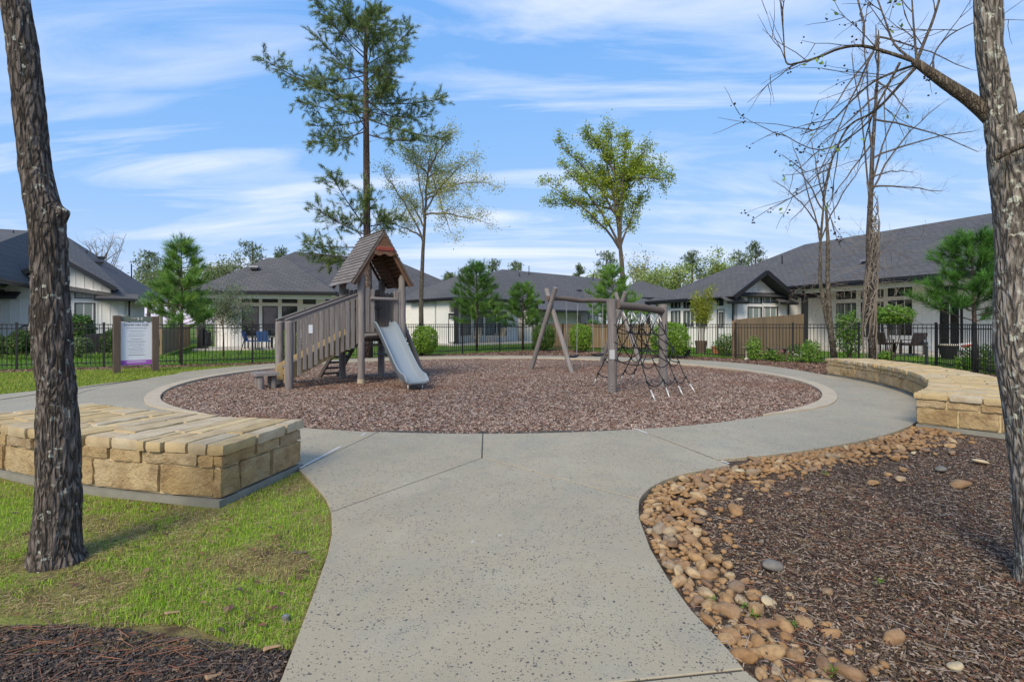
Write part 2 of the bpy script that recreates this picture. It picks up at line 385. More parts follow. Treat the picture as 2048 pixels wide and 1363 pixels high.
bark('bark_grey', (0.07, 0.06, 0.05), (0.31, 0.275, 0.235), (0.44, 0.405, 0.36), (0.56, 0.58, 0.48), 0.58)
bark('bark_pine', (0.06, 0.042, 0.035), (0.15, 0.115, 0.095), (0.22, 0.18, 0.155), (0.25, 0.22, 0.2), 0.9, 0.5)
bark('bark_pale', (0.07, 0.06, 0.045), (0.17, 0.15, 0.115), (0.25, 0.225, 0.18), (0.33, 0.32, 0.26), 0.62, 0.6)
bark('bark_limb', (0.07, 0.055, 0.042), (0.17, 0.14, 0.105), (0.25, 0.21, 0.16), (0.3, 0.29, 0.22), 0.68, 1.6)
simple('twig', (0.10, 0.082, 0.068), 0.85, var=0.3)
simple('twig_pale', (0.19, 0.165, 0.135), 0.85, var=0.3)
simple('limb_tan', (0.17, 0.135, 0.10), 0.8, var=0.35, scale=18)
simple('seed_pod', (0.028, 0.022, 0.02), 0.9)
# houses
a = NT('roof_shingle'); u = a.coord('uv')
b = a.n('ShaderNodeTexBrick', {'Vector': u, 'Color1': (0.070, 0.073, 0.078, 1), 'Color2': (0.115, 0.115, 0.12, 1), 'Mortar': (0.030, 0.031, 0.034, 1), 'Scale': 1.0, 'Mortar Size': 0.03, 'Mortar Smooth': 0.3, 'Brick Width': 0.42, 'Row Height': 0.21}, offset=0.5)
c = a.mix(0.38, b.outputs[0], a.ramp(a.noise(u, 9, 6, 0.7), [(0.3, (0.055, 0.057, 0.062)), (0.7, (0.14, 0.14, 0.145))])); c = a.mix(a.math('MULTIPLY', a.mask(a.noise(u, 0.35, 3), 0.4, 0.7), 0.4), c, (0.11, 0.108, 0.108))
a.done(c, 0.9, a.bump(b.outputs[1], -0.6, 0.02), spec=0.25)
simple('white_siding', (0.82, 0.815, 0.79), 0.6, var=0.03, scale=1.5)
simple('white_trim', (0.84, 0.835, 0.81), 0.5)
a = NT('white_brick'); u = a.coord('uv')
b = a.n('ShaderNodeTexBrick', {'Vector': u, 'Color1': (0.80, 0.795, 0.77, 1), 'Color2': (0.73, 0.725, 0.70, 1), 'Mortar': (0.64, 0.635, 0.61, 1), 'Scale': 1.0, 'Mortar Size': 0.008, 'Brick Width': 0.21, 'Row Height': 0.07}, offset=0.5)
a.done(b.outputs[0], 0.75, a.bump(b.outputs[1], -0.3, 0.01))
simple('black_trim', (0.014, 0.015, 0.017), 0.35, spec=0.5)
simple('black_metal', (0.012, 0.012, 0.013), 0.4, spec=0.5)
simple('patio_concrete', (0.47, 0.45, 0.41), 0.8, var=0.08)
a = NT('window_glass'); n = a.noise(a.coord('pos'), 0.9, 3)
a.done(a.mix(a.mask(n, 0.4, 0.65), (0.012, 0.016, 0.018), (0.045, 0.06, 0.06)), 0.04, spec=0.6)
a = NT('window_blind'); w = a.n('ShaderNodeTexWave', {'Vector': a.coord('pos'), 'Scale': 9.0}, bands_direction='Z').outputs['Fac']
a.done(a.mix(w, (0.16, 0.20, 0.19), (0.25, 0.30, 0.285)), 0.08, spec=0.5)
a = NT('window_curtain'); w = a.n('ShaderNodeTexWave', {'Vector': a.coord('pos'), 'Scale': 3.0, 'Distortion': 2.0}, bands_direction='X').outputs['Fac']
a.done(a.mix(w, (0.07, 0.09, 0.09), (0.21, 0.25, 0.245)), 0.06, spec=0.5)
simple('vent_metal', (0.35, 0.36, 0.37), 0.4, metallic=0.6)
# play things
simple('slide_plastic', (0.21, 0.25, 0.285), 0.38, spec=0.45, var=0.05, scale=2)
simple('rope_black', (0.016, 0.016, 0.018), 0.75)
simple('sleeve_silver', (0.62, 0.62, 0.60), 0.35, metallic=0.3)
simple('chain_steel', (0.55, 0.54, 0.50), 0.35, metallic=0.7)
simple('rubber_black', (0.02, 0.02, 0.022), 0.7)
simple('plate_silver', (0.50, 0.51, 0.51), 0.35, metallic=0.25, var=0.12, scale=60)
simple('notice_white', (0.66, 0.69, 0.71), 0.5, var=0.08, scale=90)
simple('red_paint', (0.36, 0.055, 0.038), 0.6, var=0.3, scale=60)
simple('sign_green', (0.13, 0.155, 0.125), 0.6)
a = NT('sign_panel'); n = a.noise(a.coord('pos'), 4.5, 3)
a.done(a.mix(a.math('MULTIPLY', a.mask(n, 0.55, 0.75), 0.3), (0.70, 0.73, 0.78), (0.60, 0.57, 0.62)), 0.4)
simple('sign_purple', (0.36, 0.10, 0.48), 0.4, var=0.12, scale=5)
simple('print_grey', (0.22, 0.235, 0.27), 0.6)
simple('print_dark', (0.075, 0.085, 0.11), 0.6)
simple('print_white', (0.80, 0.80, 0.80), 0.5)
simple('blue_fabric', (0.035, 0.085, 0.24), 0.8)
simple('wicker', (0.03, 0.022, 0.02), 0.75, var=0.4, scale=60)
simple('cream_paint', (0.52, 0.47, 0.38), 0.6, var=0.1)
simple('grill_cover', (0.014, 0.014, 0.016), 0.55)
simple('terracotta', (0.33, 0.13, 0.07), 0.8, var=0.15)
simple('flower_pink', (0.55, 0.16, 0.22), 0.6)
simple('flower_white', (0.7, 0.7, 0.66), 0.6)
simple('pale_bark_chip', (0.33, 0.21, 0.115), 0.8, var=0.25, scale=30)
# ================================================================ SETTING: ground, beds, path
CX, CY, R_IN, R_OUT = -0.4, 14.15, 7.42, 9.08
def inpoly(P, poly):
    x, y = P[:, 0], P[:, 1]; r = np.zeros(len(P), bool); n = len(poly); j = n - 1
    for i in range(n):
        xi, yi = poly[i][:2]; xj, yj = poly[j][:2]
        c = ((yi > y) != (yj > y)) & (x < (xj - xi) * (y - yi) / (yj - yi + 1e-12) + xi); r ^= c; j = i
    return r
def sheet(name, poly, z, mat, kind='structure'):
    m = MB(); m.add([(p[0], p[1], z) for p in poly], [tuple(range(len(poly)))])
    o = m.build(name, mat); return props(o, kind=kind)
def grid_sheet(name, x0, x1, y0, y1, step, z, amp, mat, keep=None, sc=1.4):
    nx, ny = int((x1 - x0) / step) + 1, int((y1 - y0) / step) + 1
    X, Y = np.meshgrid(np.linspace(x0, x1, nx), np.linspace(y0, y1, ny))
    Z = z + amp * (fbm(np.stack([X * sc, Y * sc, X * 0], -1), 4) - 0.5) * 2
    V = np.stack([X, Y, Z], -1).reshape(-1, 3); i = np.arange(nx * ny).reshape(ny, nx)
    F = np.stack([i[:-1, :-1], i[:-1, 1:], i[1:, 1:], i[1:, :-1]], -1).reshape(-1, 4)
    if keep is not None:
        c = V[F].mean(1); F = F[keep(c)]
    o = link(name, raw_mesh(name, V, F, mat, smooth=True)); return props(o, kind='structure')
def circ(r, a0, a1, n): return [(CX + r * math.cos(a), CY + r * math.sin(a)) for a in np.linspace(a0, a1, n)]
def rad(d): return math.radians(d)
FENCE = [(-21.5, 13.6), (-9.54, 19.3), (2.93, 30.3), (6.1, 24.7), (14.05, 17.4), (13.1, 14.3), (12.2, 11.0)]
sheet('ground', [(-900, -40), (900, -40), (900, 1500), (-900, 1500)], -0.065, MAT['lawn'])
# mulch strip inside the fence
sheet('fence_bed', [(-21.6, 12.5)] + [(-21.6, 13.9), (-9.6, 19.6), (2.93, 30.7), (6.4, 24.9), (14.5, 17.5), (13.5, 14.2), (12.6, 10.6)] + [(9.0, 10.5), (7.5, 14), (4, 18), (-2, 20), (-7.0, 19.4), (-9.0, 18.3)], -0.048, MAT['mulch_dark'])
PLAYR = 7.58
pm = grid_sheet('playground_mulch', CX - 7.75, CX + 7.75, CY - 7.75, CY + 7.75, 0.16, -0.028, 0.030, MAT['mulch_play'], lambda c: np.hypot(c[:, 0] - CX, c[:, 1] - CY) < 7.72)
grid_sheet('mulch_bed', 0.55, 13.2, 0.2, 12.5, 0.10, -0.035, 0.028, MAT['mulch_dark'], lambda c: (np.hypot(c[:, 0] - CX, c[:, 1] - CY) > 8.8), 0.9)
grid_sheet('lawn_soil', -9.0, -0.7, 2.30, 8.6, 0.08, -0.03, 0.018, MAT['lawn_soil'], lambda c: (np.hypot(c[:, 0] - CX, c[:, 1] - CY) > 8.9))
grid_sheet('mulch_bed', -6.0, -0.6, 0.2, 2.42, 0.08, -0.036, 0.016, MAT['mulch_dark'])

LEFT_E = [G(*p)[:2] for p in ((596, 938), (610, 951), (632, 974), (648, 993), (657, 1012), (661, 1030), (662, 1066), (654, 1104), (642, 1139), (618, 1204), (560, 1354))] + [np.array((-0.86, 1.6)), np.array((-0.80, 0.3))]
RIGHT_E = [G(*p)[:2] for p in ((1461, 929), (1412, 938), (1370, 946), (1332, 958), (1305, 972), (1288, 987), (1280, 1004), (1279, 1020), (1281, 1037), (1303, 1096), (1339, 1156), (1386, 1219), (1461, 1298), (1524, 1363))] + [np.array((0.99, 1.6)), np.array((1.0, 0.3))]
Tj, Uj, Lj, Rj = G(964, 915)[:2], G(965.6, 867)[:2], G(660.5, 1023)[:2], G(1280, 999)[:2]
aL = math.atan2(5.07 - CY, -2.065 - CX); aR = math.atan2(5.25 - CY, 2.185 - CX)      # radial joints either side of the fork
def ring_in(a):
    d = abs((math.degrees(a) - 270 + 180) % 360 - 180); f = min(1.0, max(0.0, (d - 30) / 25)); return R_IN + 0.02 + 0.14 * f * f * (3 - 2 * f)
_m = MB(); _t = np.linspace(0, 2 * PI, 91)
for _a, _b in zip(_t[:-1], _t[1:]): _m.add([(CX + r_ * math.cos(q_), CY + r_ * math.sin(q_), -0.005) for r_, q_ in ((7.66, _a), (9.0, _a), (9.0, _b), (7.66, _b))], [(0, 1, 2, 3)])
_ap = [(p[0] + 0.03, p[1]) for p in LEFT_E] + [(p[0] - 0.03, p[1]) for p in RIGHT_E[::-1]] + [(1.6, 7.0), (-0.4, 6.9), (-1.8, 6.95)]
_m.add([(*p, -0.006) for p in _ap], [tuple(range(len(_ap)))])
path = props(_m.build('concrete_path', MAT['joint_dark']), kind='structure')
def slab(poly, parent=path, z=0.0, th=0.10, mat='concrete', gap=0.007, name='slab'):
    P = [np.array(p[:2], float) for p in poly]; c = sum(P) / len(P); n = len(P)
    A = sum(P[i][0] * P[(i + 1) % n][1] - P[(i + 1) % n][0] * P[i][1] for i in range(n))
    if A < 0: P = P[::-1]
    Q = []
    for i in range(n):                      # shrink the outline by the joint gap
        a, b, d = P[i - 1], P[i], P[(i + 1) % n]
        e1 = b - a; e2 = d - b; n1 = np.array([-e1[1], e1[0]]) / (np.linalg.norm(e1) + 1e-9); n2 = np.array([-e2[1], e2[0]]) / (np.linalg.norm(e2) + 1e-9)
        k = n1 + n2; k = k / max(0.5, np.dot(k, n1)) if np.linalg.norm(k) > 1e-3 else n1
        Q.append((b + k * gap, b + k * (gap + 0.004)))
    m = MB(); lo = [(*q[0], z - th) for q in Q]; hi = [(*q[0], z - 0.003) for q in Q]; top = [(*q[1], z) for q in Q]
    F = [tuple(range(2 * n, 3 * n))]
    for i in range(n):
        j = (i + 1) % n; F += [(i, j, n + j, n + i), (n + i, n + j, 2 * n + j, 2 * n + i)]
    m.add(lo + hi + top, F)
    return m.build(name, MAT[mat], parent)
iL = 6; iR = 6
le_mid = [p for p in LEFT_E if p[1] > Lj[1] + 0.02]; re_mid = [p for p in RIGHT_E if p[1] > Rj[1] + 0.02]
le_lo = [p for p in LEFT_E if p[1] < Lj[1] - 0.02]; re_lo = [p for p in RIGHT_E if p[1] < Rj[1] - 0.02]
aU = math.atan2(Uj[1] - CY, Uj[0] - CX)
slab([Lj, Tj] + circ(R_IN, aU, aL, 8) + le_mid)
slab([Rj] + re_mid[::-1] + circ(R_IN, aR, aU, 10) + [Tj])
J0, J1 = np.array((-0.90, 1.86)), G(1492, 1337)[:2]
slab([Lj] + [p for p in le_lo if p[1] > 1.9] + [J0, J1] + [p for p in re_lo if p[1] > 2.2][::-1] + [Rj, Tj])
slab([J0, (-0.84, 1.2), (-0.80, 0.3), (1.0, 0.3), (0.99, 1.6), G(1524, 1363)[:2], J1])
# ring slabs (angles measured counter-clockwise from +X), left branch, widening at the right rear
def ring_out(a):
    d = math.degrees(a) % 360
    if 5 < d < 75: return R_OUT + 0.9 * math.sin((d - 5) / 70 * PI)
    if 75 <= d < 175: return R_OUT + 0.30
    return R_OUT
aa = [aR] + [aR + (aL + 2 * PI - aR) * k / 16 for k in range(1, 16)] + [aL + 2 * PI]
for k in range(16):
    b = np.linspace(aa[k], aa[k + 1], 7)
    outer = [(CX + ring_out(t) * math.cos(t), CY + ring_out(t) * math.sin(t)) for t in b]
    inner = [(CX + ring_in(t) * math.cos(t), CY + ring_in(t) * math.sin(t)) for t in b[::-1]]
    slab(outer + inner)
br = [G(300, 756)[:2], G(210, 766)[:2], G(150, 774)[:2], G(70, 781)[:2], G(0, 788)[:2], (-12.5, 8.6), (-15.5, 6.4), (-14.2, 4.4), (-9.6, 5.0), (-6.0, 4.95), (-5.15, 6.05)]
a_hi, a_lo = math.atan2(br[0][1] - CY, br[0][0] - CX) % (2 * PI), math.radians(239.2)
slab(br + circ(R_OUT + 0.012, a_lo, a_hi, 14))
# white joint sealant along the two radial joints
m = MB()
for A, B in ((G(596, 938), G(733, 865)), (G(1264, 855), G(1461, 928))):
    d = (B - A)[:2]; d /= np.linalg.norm(d); q = np.array([-d[1], d[0]]) * 0.011
    for t0, t1 in ((0.02, 0.55), (0.9, 0.985)) if A[0] < 0 else ((0.02, 0.2), (0.93, 0.99)):
        a0, a1 = A[:2] + (B - A)[:2] * t0, A[:2] + (B - A)[:2] * t1
        m.add([(*(a0 - q), 0.004), (*(a1 - q), 0.004), (*(a1 + q), 0.004), (*(a0 + q), 0.004)], [(0, 1, 2, 3)])
m.build('joint_sealant', MAT['sealant_white'], path)
# tan kerb round the play area, widest at the sides and behind
kerb = None
k0, k1 = rad(-55), rad(235)
seg = np.linspace(k0, k1, 15)
kerb = props(sheet('play_kerb', circ(7.60, k0, k1, 60) + circ(7.58, k1, k0, 60), -0.03, MAT['joint_dark']))
for i in range(14):
    t = np.linspace(seg[i], seg[i + 1], 7)
    def kw(x): return 0.25 * min(1.0, max(0.12, min(x - k0, k1 - x) / 0.22))
    slab([(CX + (ring_in(x) - 0.03 + kw(x)) * math.cos(x), CY + (ring_in(x) - 0.03 + kw(x)) * math.sin(x)) for x in t] + [(CX + (ring_in(x) - 0.04) * math.cos(x), CY + (ring_in(x) - 0.04) * math.sin(x)) for x in t[::-1]], kerb, 0.022, 0.09, 'concrete_tan', 0.004, 'kerb_stone')

# ================================================================ stone benches
def rough_block(P, n=(4, 2, 2), amp=0.008, rnd_in=0.012, seed=0, bias=None):
    """box given by 8 corners, subdivided, edges worn and faces roughened"""
    P = np.array(P, float); nu, nv, nw = n; idx = {}; V = []; F = []
    ctr = P.mean(0)
    def vid(i, j, k):
        if (i, j, k) not in idx:
            u, v, w = i / nu, j / nv, k / nw
            b = (P[0] * (1 - u) * (1 - v) + P[1] * u * (1 - v) + P[2] * u * v + P[3] * (1 - u) * v) * (1 - w) + (P[4] * (1 - u) * (1 - v) + P[5] * u * (1 - v) + P[6] * u * v + P[7] * (1 - u) * v) * w
            e = (i in (0, nu)) + (j in (0, nv)) + (k in (0, nw))
            q = ctr - b; q = q / (np.linalg.norm(q) + 1e-9)
            b = b + q * (rnd_in * (e - 1)) * (1.0 if e > 1 else 0)
            idx[(i, j, k)] = len(V); V.append(b)
        return idx[(i, j, k)]
    for i in range(nu):
        for j in range(nv):
            F.append((vid(i, j, 0), vid(i, j + 1, 0), vid(i + 1, j + 1, 0), vid(i + 1, j, 0))); F.append((vid(i, j, nw), vid(i + 1, j, nw), vid(i + 1, j + 1, nw), vid(i, j + 1, nw)))
    for i in range(nu):
        for k in range(nw):
            F.append((vid(i, 0, k), vid(i + 1, 0, k), vid(i + 1, 0, k + 1), vid(i, 0, k + 1))); F.append((vid(i, nv, k), vid(i, nv, k + 1), vid(i + 1, nv, k + 1), vid(i + 1, nv, k)))
    for j in range(nv):
        for k in range(nw):
            F.append((vid(0, j, k), vid(0, j, k + 1), vid(0, j + 1, k + 1), vid(0, j + 1, k))); F.append((vid(nu, j, k), vid(nu, j + 1, k), vid(nu, j + 1, k + 1), vid(nu, j, k + 1)))
    V = np.array(V)
    d = np.stack([fbm(V * 11 + seed * 3.1 + o, 4) for o in (0, 31, 67)], -1) - 0.47
    d2 = np.stack([vnoise(V * 3.5 + seed * 1.7 + o) for o in (5, 41, 77)], -1) - 0.5
    if bias is not None: d = d * bias; d2 = d2 * bias
    return V + d * amp * 3.2 + d2 * amp * 1.2, F
def arc_pt(r, a, z): return np.array([CX + r * math.cos(a), CY + r * math.sin(a), z])
def bench(label, a0, a1, fine_in, fine_out, seed):
    """a0 -> a1 counter-clockwise, walls on both arcs and both ends, radial capstones"""
    r0, r1 = 9.14, 10.20
    rr = random.Random(seed); mid = (a0 + a1) / 2
    o = thing('stone_bench', arc_pt((r0 + r1) / 2, mid, 0), label, 'bench', 'curved stone benches round the play area')
    def arcbox(name, ra, rb, b0, b1, z0, z1, mat, n=26):
        m = MB(); t = np.linspace(b0, b1, n); V = []; F = []
        for x in t: V += [arc_pt(ra, x, z0), arc_pt(rb, x, z0), arc_pt(rb, x, z1), arc_pt(ra, x, z1)]
        for i in range(n - 1):
            for j in range(4): F.append((4 * i + j, 4 * i + (j + 1) % 4, 4 * i + 4 + (j + 1) % 4, 4 * i + 4 + j))
        F += [(3, 2, 1, 0), (4 * n - 4, 4 * n - 3, 4 * n - 2, 4 * n - 1)]
        m.add(V, F); return m.build(name, MAT[mat], o)
    e = 0.05 / r1
    arcbox('footing', r0 - 0.01, r1 + 0.035, a0 - e * .4, a1 + e * .4, -0.06, 0.024, 'footing')
    arcbox('mortar_core', r0 + 0.013, r1 - 0.013, a0 + 0.0013, a1 - 0.0013, 0.03, 0.385, 'mortar')
    arcbox('mortar_bed', r0 + 0.012, r1 - 0.012, a0 + 0.0012, a1 - 0.0012, 0.37, 0.447, 'mortar')
    k = [seed * 50]
    def stone(P, n, amp, name='stone', mat='limestone', rin=0.012, bias=None):
        k[0] += 1; V, F = rough_block(P, n, amp, rin, k[0], bias)
        me = raw_mesh(name, V - ORG[o.name], F, MAT[mat], smooth=True); me.set_sharp_from_angle(angle=math.radians(24)); return link(name, me, o)
    def course(r_face, sgn, z0, z1, lmin, lmax, fine):
        x = a0 + 0.004; j = 0.011
        while x < a1 - 0.01:
            L = rr.uniform(lmin, lmax) / r_face; y = min(x + L, a1 - 0.004)
            if a1 - y < 0.12 / r_face: y = a1 - 0.004
            b0, b1 = x + j / r_face, y - j / r_face
            ra, rb = r_face - sgn * 0.09, r_face + sgn * rr.uniform(0.007, 0.019)
            P = [arc_pt(ra, b0, z0), arc_pt(ra, b1, z0), arc_pt(rb, b1, z0), arc_pt(rb, b0, z0), arc_pt(ra, b0, z1), arc_pt(ra, b1, z1), arc_pt(rb, b1, z1), arc_pt(rb, b0, z1)]
            if sgn > 0: pass
            stone(P, (14, 2, 8) if fine else (3, 1, 2), 0.010 if fine else 0.007, rin=0.005)
            x = y
    zc1, zc2, zc3 = 0.042, 0.268, 0.37
    for r_face, sgn, fine in ((r1, 1, fine_out), (r0, -1, fine_in)):
        course(r_face, sgn, zc1, zc2 - 0.008, 0.32, 0.72, fine); course(r_face, sgn, zc2 + 0.008, zc3, 0.25, 0.6, fine)
    for a_end, sg in ((a0, -1), (a1, 1)):
        t = np.array([-math.sin(a_end), math.cos(a_end), 0]) * sg; fine = fine_out
        for z0, z1, cuts in ((zc1, zc2 - .008, (0, 0.42, 0.80, 1)), (zc2 + .008, zc3, (0, 0.3, 0.62, 1))):
            for c0, c1 in zip(cuts[:-1], cuts[1:]):
                ra, rb = r0 - 0.006 + (r1 - r0 + 0.012) * c0 + (0.01 if c0 else 0), r0 - 0.006 + (r1 - r0 + 0.012) * c1 - (0.01 if c1 < 1 else 0)
                f = t * rr.uniform(0.010, 0.02); b = -t * 0.08
                P = [arc_pt(ra, a_end, z0) + b, arc_pt(rb, a_end, z0) + b, arc_pt(rb, a_end, z0) + f, arc_pt(ra, a_end, z0) + f]
                P += [q + np.array([0, 0, z1 - z0]) for q in P]
                stone(P, (12, 2, 8) if fine else (3, 1, 2), 0.010 if fine else 0.007, rin=0.005)
    x = a0 - 0.005
    while x < a1 + 0.004:                       # radial capstones, some split along their length
        wd = rr.choice([0.10, 0.14, 0.17, 0.21, 0.26, 0.30]) * rr.uniform(.9, 1.1) / r1; y = min(x + wd, a1 + 0.005)
        if a1 + 0.005 - y < 0.07 / r1: y = a1 + 0.005
        cuts = [r0 - 0.03]; 
        k3 = rr.random()
        if k3 < 0.45: cuts.append(r0 + rr.uniform(0.3, 0.75))
        elif k3 < 0.8: cuts += [r0 + rr.uniform(0.18, 0.42), r0 + rr.uniform(0.58, 0.88)]
        cuts.append(r1 + 0.03); j = 0.009
        for c0, c1 in zip(cuts[:-1], cuts[1:]):
            c1e = c1 + rr.uniform(-0.012, 0.02) if c1 > r1 else c1 - 0.006; c0e = c0 + 0.006 if c0 > r0 else c0 + rr.uniform(-0.015, 0.01)
            z1 = 0.458 + rr.uniform(-0.007, 0.007); z0 = 0.372 + rr.uniform(-0.008, 0.006)
            P = [arc_pt(c0e, x + j / r1, z0), arc_pt(c1e, x + j / r1, z0), arc_pt(c1e, y - j / r1, z0), arc_pt(c0e, y - j / r1, z0)]
            P += [q + np.array([0, 0, z1 - z0]) for q in P]
            fine = fine_out
            stone(P, (9, 3, 3) if fine else (4, 2, 2), 0.007 if fine else 0.006, 'capstone', 'capstone', 0.007, np.array((1, 1, 0.6)))
        x = y
    return o
bench('curved tan limestone bench on the grass behind the dark lichen-spotted trunk', rad(270 - 30.5), rad(270 - 10.7), False, True, 3)
bench('curved tan limestone bench beside the river stones and the pale trunk', rad(-49), rad(2.5), True, True, 5)

# ================================================================ river stones
import bmesh
def ico(sub):
    b = bmesh.new(); bmesh.ops.create_icosphere(b, subdivisions=sub, radius=0.5); V = np.array([v.co[:] for v in b.verts]); F = np.array([[v.index for v in f.verts] for f in b.faces]); b.free(); return V, F
def rock_mesh(seed, mat, sub=2, rough=0.5):
    V, F = ico(sub)
    d = fbm(V * 1.9 + seed * 9.7, 4) - 0.45; V = V * (1 + d[:, None] * rough)
    for q in range(5):                      # a few flattened facets
        nv = rng.normal(size=3); nv /= np.linalg.norm(nv); e = V @ nv - rng.uniform(.30, .42); V = V - nv * (np.maximum(e, 0) * .75)[:, None]
    V[:, 2] = np.where(V[:, 2] < -0.25, -0.25 + (V[:, 2] + 0.25) * 0.3, V[:, 2])
    return raw_mesh('river_stone', V, F, mat, smooth=True)
ROCKS = [rock_mesh(i, MAT['river_stone'], 3, 0.7 + 0.15 * (i % 4)) for i in range(14)]
edge = np.array(RIGHT_E[:-1][::-1] + circ(R_OUT, aR + 0.05, rad(-47.5), 16))
seglen = np.hypot(*np.diff(edge, axis=0).T); cum = np.concatenate([[0], np.cumsum(seglen)])
def edge_pt(s, off):
    i = min(np.searchsorted(cum, s, side='right') - 1, len(seglen) - 1); t = (s - cum[i]) / seglen[i]
    d = (edge[i + 1] - edge[i]) / seglen[i]; q = np.array([d[1], -d[0]])
    return edge[i] + (edge[i + 1] - edge[i]) * t + q * off
placed = []; tries = 0; spec = []
while len(spec) < 820 and tries < 90000:
    tries += 1
    s = cum[-1] * rnd.random() ** 0.95; off = 0.035 + abs(rnd.gauss(0, 0.17)) if rnd.random() < 0.90 else 0.05 + rnd.random() * 0.75
    p = edge_pt(s, off)
    wdt = 0.42 if p[1] < 4.6 else 0.62
    if off > wdt and rnd.random() < 0.9: continue
    if p[0] < 0.9 or p[0] > 5.9: continue
    sz = 0.036 + 0.062 * rnd.random() ** 1.4 + (0.025 if rnd.random() < 0.10 else 0)
    if any((p[0] - q[0]) ** 2 + (p[1] - q[1]) ** 2 < ((sz + q[2]) * 0.40) ** 2 for q in placed): continue
    placed.append((p[0], p[1], sz)); spec.append((p[0], p[1], sz))
spec.sort(key=lambda q: -q[2] / q[1])
BL = 'rounded tan river stone in the border along the edge of the concrete path'
def put_rock(name, x, y, sz, label, group, me, flat=None):
    o = link(name, me, None, (x, y, -0.036 + sz * 0.24), (rnd.uniform(-.4, .4), rnd.uniform(-.4, .4), rnd.uniform(0, 6.28)), (sz * rnd.uniform(1.0, 1.65), sz * rnd.uniform(0.75, 1.05), sz * (flat or rnd.uniform(0.5, 0.85))))
    return props(o, label, 'stone', group)
for x, y, sz in spec[:290]: put_rock('river_stone', x, y, sz, BL, 'river stones bordering the path', rnd.choice(ROCKS))
Vs, Fs, n0 = [], [], 0
V1, F1 = ico(1)
for x, y, sz in spec[290:] + [(*edge_pt(cum[-1] * rnd.random(), 0.03 + rnd.random() ** 1.6 * 0.6), rnd.uniform(0.025, 0.05)) for _ in range(420)]:
    a = rnd.random() * 6.28; S = np.array([sz * 1.25, sz * .9, sz * .6]); v = V1 * (1 + 0.3 * (vnoise(V1 * 2 + x * 9) - .5)[:, None]) * S
    v = np.stack([v[:, 0] * math.cos(a) - v[:, 1] * math.sin(a), v[:, 0] * math.sin(a) + v[:, 1] * math.cos(a), v[:, 2]], -1) + np.array([x, y, -0.034 + sz * .3])
    Vs.append(v); Fs.append(F1 + n0); n0 += len(v)
props(link('pebbles', raw_mesh('pebbles', np.concatenate(Vs), np.concatenate(Fs), MAT['river_stone'], smooth=True)), 'small tan pebbles filling the stone border', 'pebbles', kind='stuff')
PALE, GREYR = rock_mesh(31, MAT['pale_stone'], 2, 0.8), rock_mesh(33, MAT['grey_stone'], 2, 0.6)
lone = [(1545, 1128, 0.12, 'flat dark grey stone lying alone on the mulch between border and trunk', 'g'), (1537, 1196, 0.085, 'cream coloured angular stone at the inner edge of the stone border', 'p'),
        (1456, 1073, 0.075, 'tan oval stone just off the border where the path is narrowest', 'r'), (1470, 1015, 0.10, 'brown round stone with a small pale pebble behind it', 'r'),
        (1479, 992, 0.05, 'small pale pebble behind the brown round stone', 'p'), (1922, 966, 0.14, 'long tan stone lying on mulch nearest the pale trunk', 'r'),
        (1880, 936, 0.11, 'long black stone on the mulch below the bench', 'g'), (1960, 920, 0.10, 'pale tan stone on mulch between bench end and trunk', 'p'),
        (1800, 954, 0.09, 'squarish orange stone, one of two close together on the mulch', 'r'), (1775, 945, 0.08, 'smaller orange stone beside the squarish orange stone', 'r'),
        (1806, 935, 0.09, 'oval tan stone just above the pair of orange stones', 'r'), (1904, 902, 0.09, 'brown oval stone on mulch in front of the bench end', 'r'),
        (1850, 897, 0.09, 'grey tan stone left of the brown oval one below the bench', 'r'), (1827, 901, 0.06, 'yellowish stone touching the grey tan one below the bench', 'p'),
        (1747, 960, 0.08, 'tan stone on mulch beyond the far end of the border', 'r'), (1911, 1322, 0.07, 'pale yellow stone on the mulch near the lower edge', 'p'), (1478, 940, 0.11, 'pale grey pitted stone on the border against the path edge', 'p')]
for px, py, sz, lb, kd in lone:
    g = G(px, py); put_rock('stone', g[0], g[1], sz, lb, None, {'r': ROCKS[rnd.randrange(14)], 'p': PALE, 'g': GREYR}[kd], 0.55)

# ================================================================ loose mulch, needles, grass (nobody could count these)
def sticks(P, L, Wd, yaw, tilt, H, col, name, label, cat, matn='chips'):
    n = len(P); d = np.stack([np.cos(yaw) * np.cos(tilt), np.sin(yaw) * np.cos(tilt), np.sin(tilt)], -1); s = np.stack([-np.sin(yaw), np.cos(yaw), yaw * 0], -1)
    u = np.cross(d, s); A = P - d * (L / 2)[:, None]; B = P + d * (L / 2)[:, None]; w = s * (Wd / 2)[:, None]; h = u * H[:, None]
    h = h * np.sign(h[:, 2:3] + 1e-9)
    V = np.stack([A - w, A + w, A + h, B - w * .8, B + w * .8, B + h * .8], 1).reshape(-1, 3); b = np.arange(n)[:, None] * 6
    F = np.concatenate([b + np.array([[0, 3, 5, 2]]), b + np.array([[1, 2, 5, 4]])], 1).reshape(-1, 4)
    o = link(name, raw_mesh(name, V, F, MAT[matn], col=np.repeat(col, 2, axis=0))); return props(o, label, cat, kind='stuff')
def scatter(n, x0, x1, y0, y1, test, power=1.0, ymin=1.5):
    out = []; c = 0
    while c < n:
        k = 60000; P = np.stack([rng.uniform(x0, x1, k), rng.uniform(y0, y1, k)], -1)
        keep = rng.random(k) < np.minimum(1, (ymin / np.maximum(P[:, 1], 0.2)) ** power)
        keep &= np.abs(P[:, 0]) < P[:, 1] * 1.05 + 1.5
        P = P[keep]; P = P[test(P)]; out.append(P); c += len(P)
    return np.concatenate(out)[:n]
def palette(n, cols, var=0.25):
    cols = np.array(cols); c = cols[rng.integers(0, len(cols), n)]; return np.clip(c * rng.uniform(1 - var, 1 + var, (n, 1)), 0, 1)
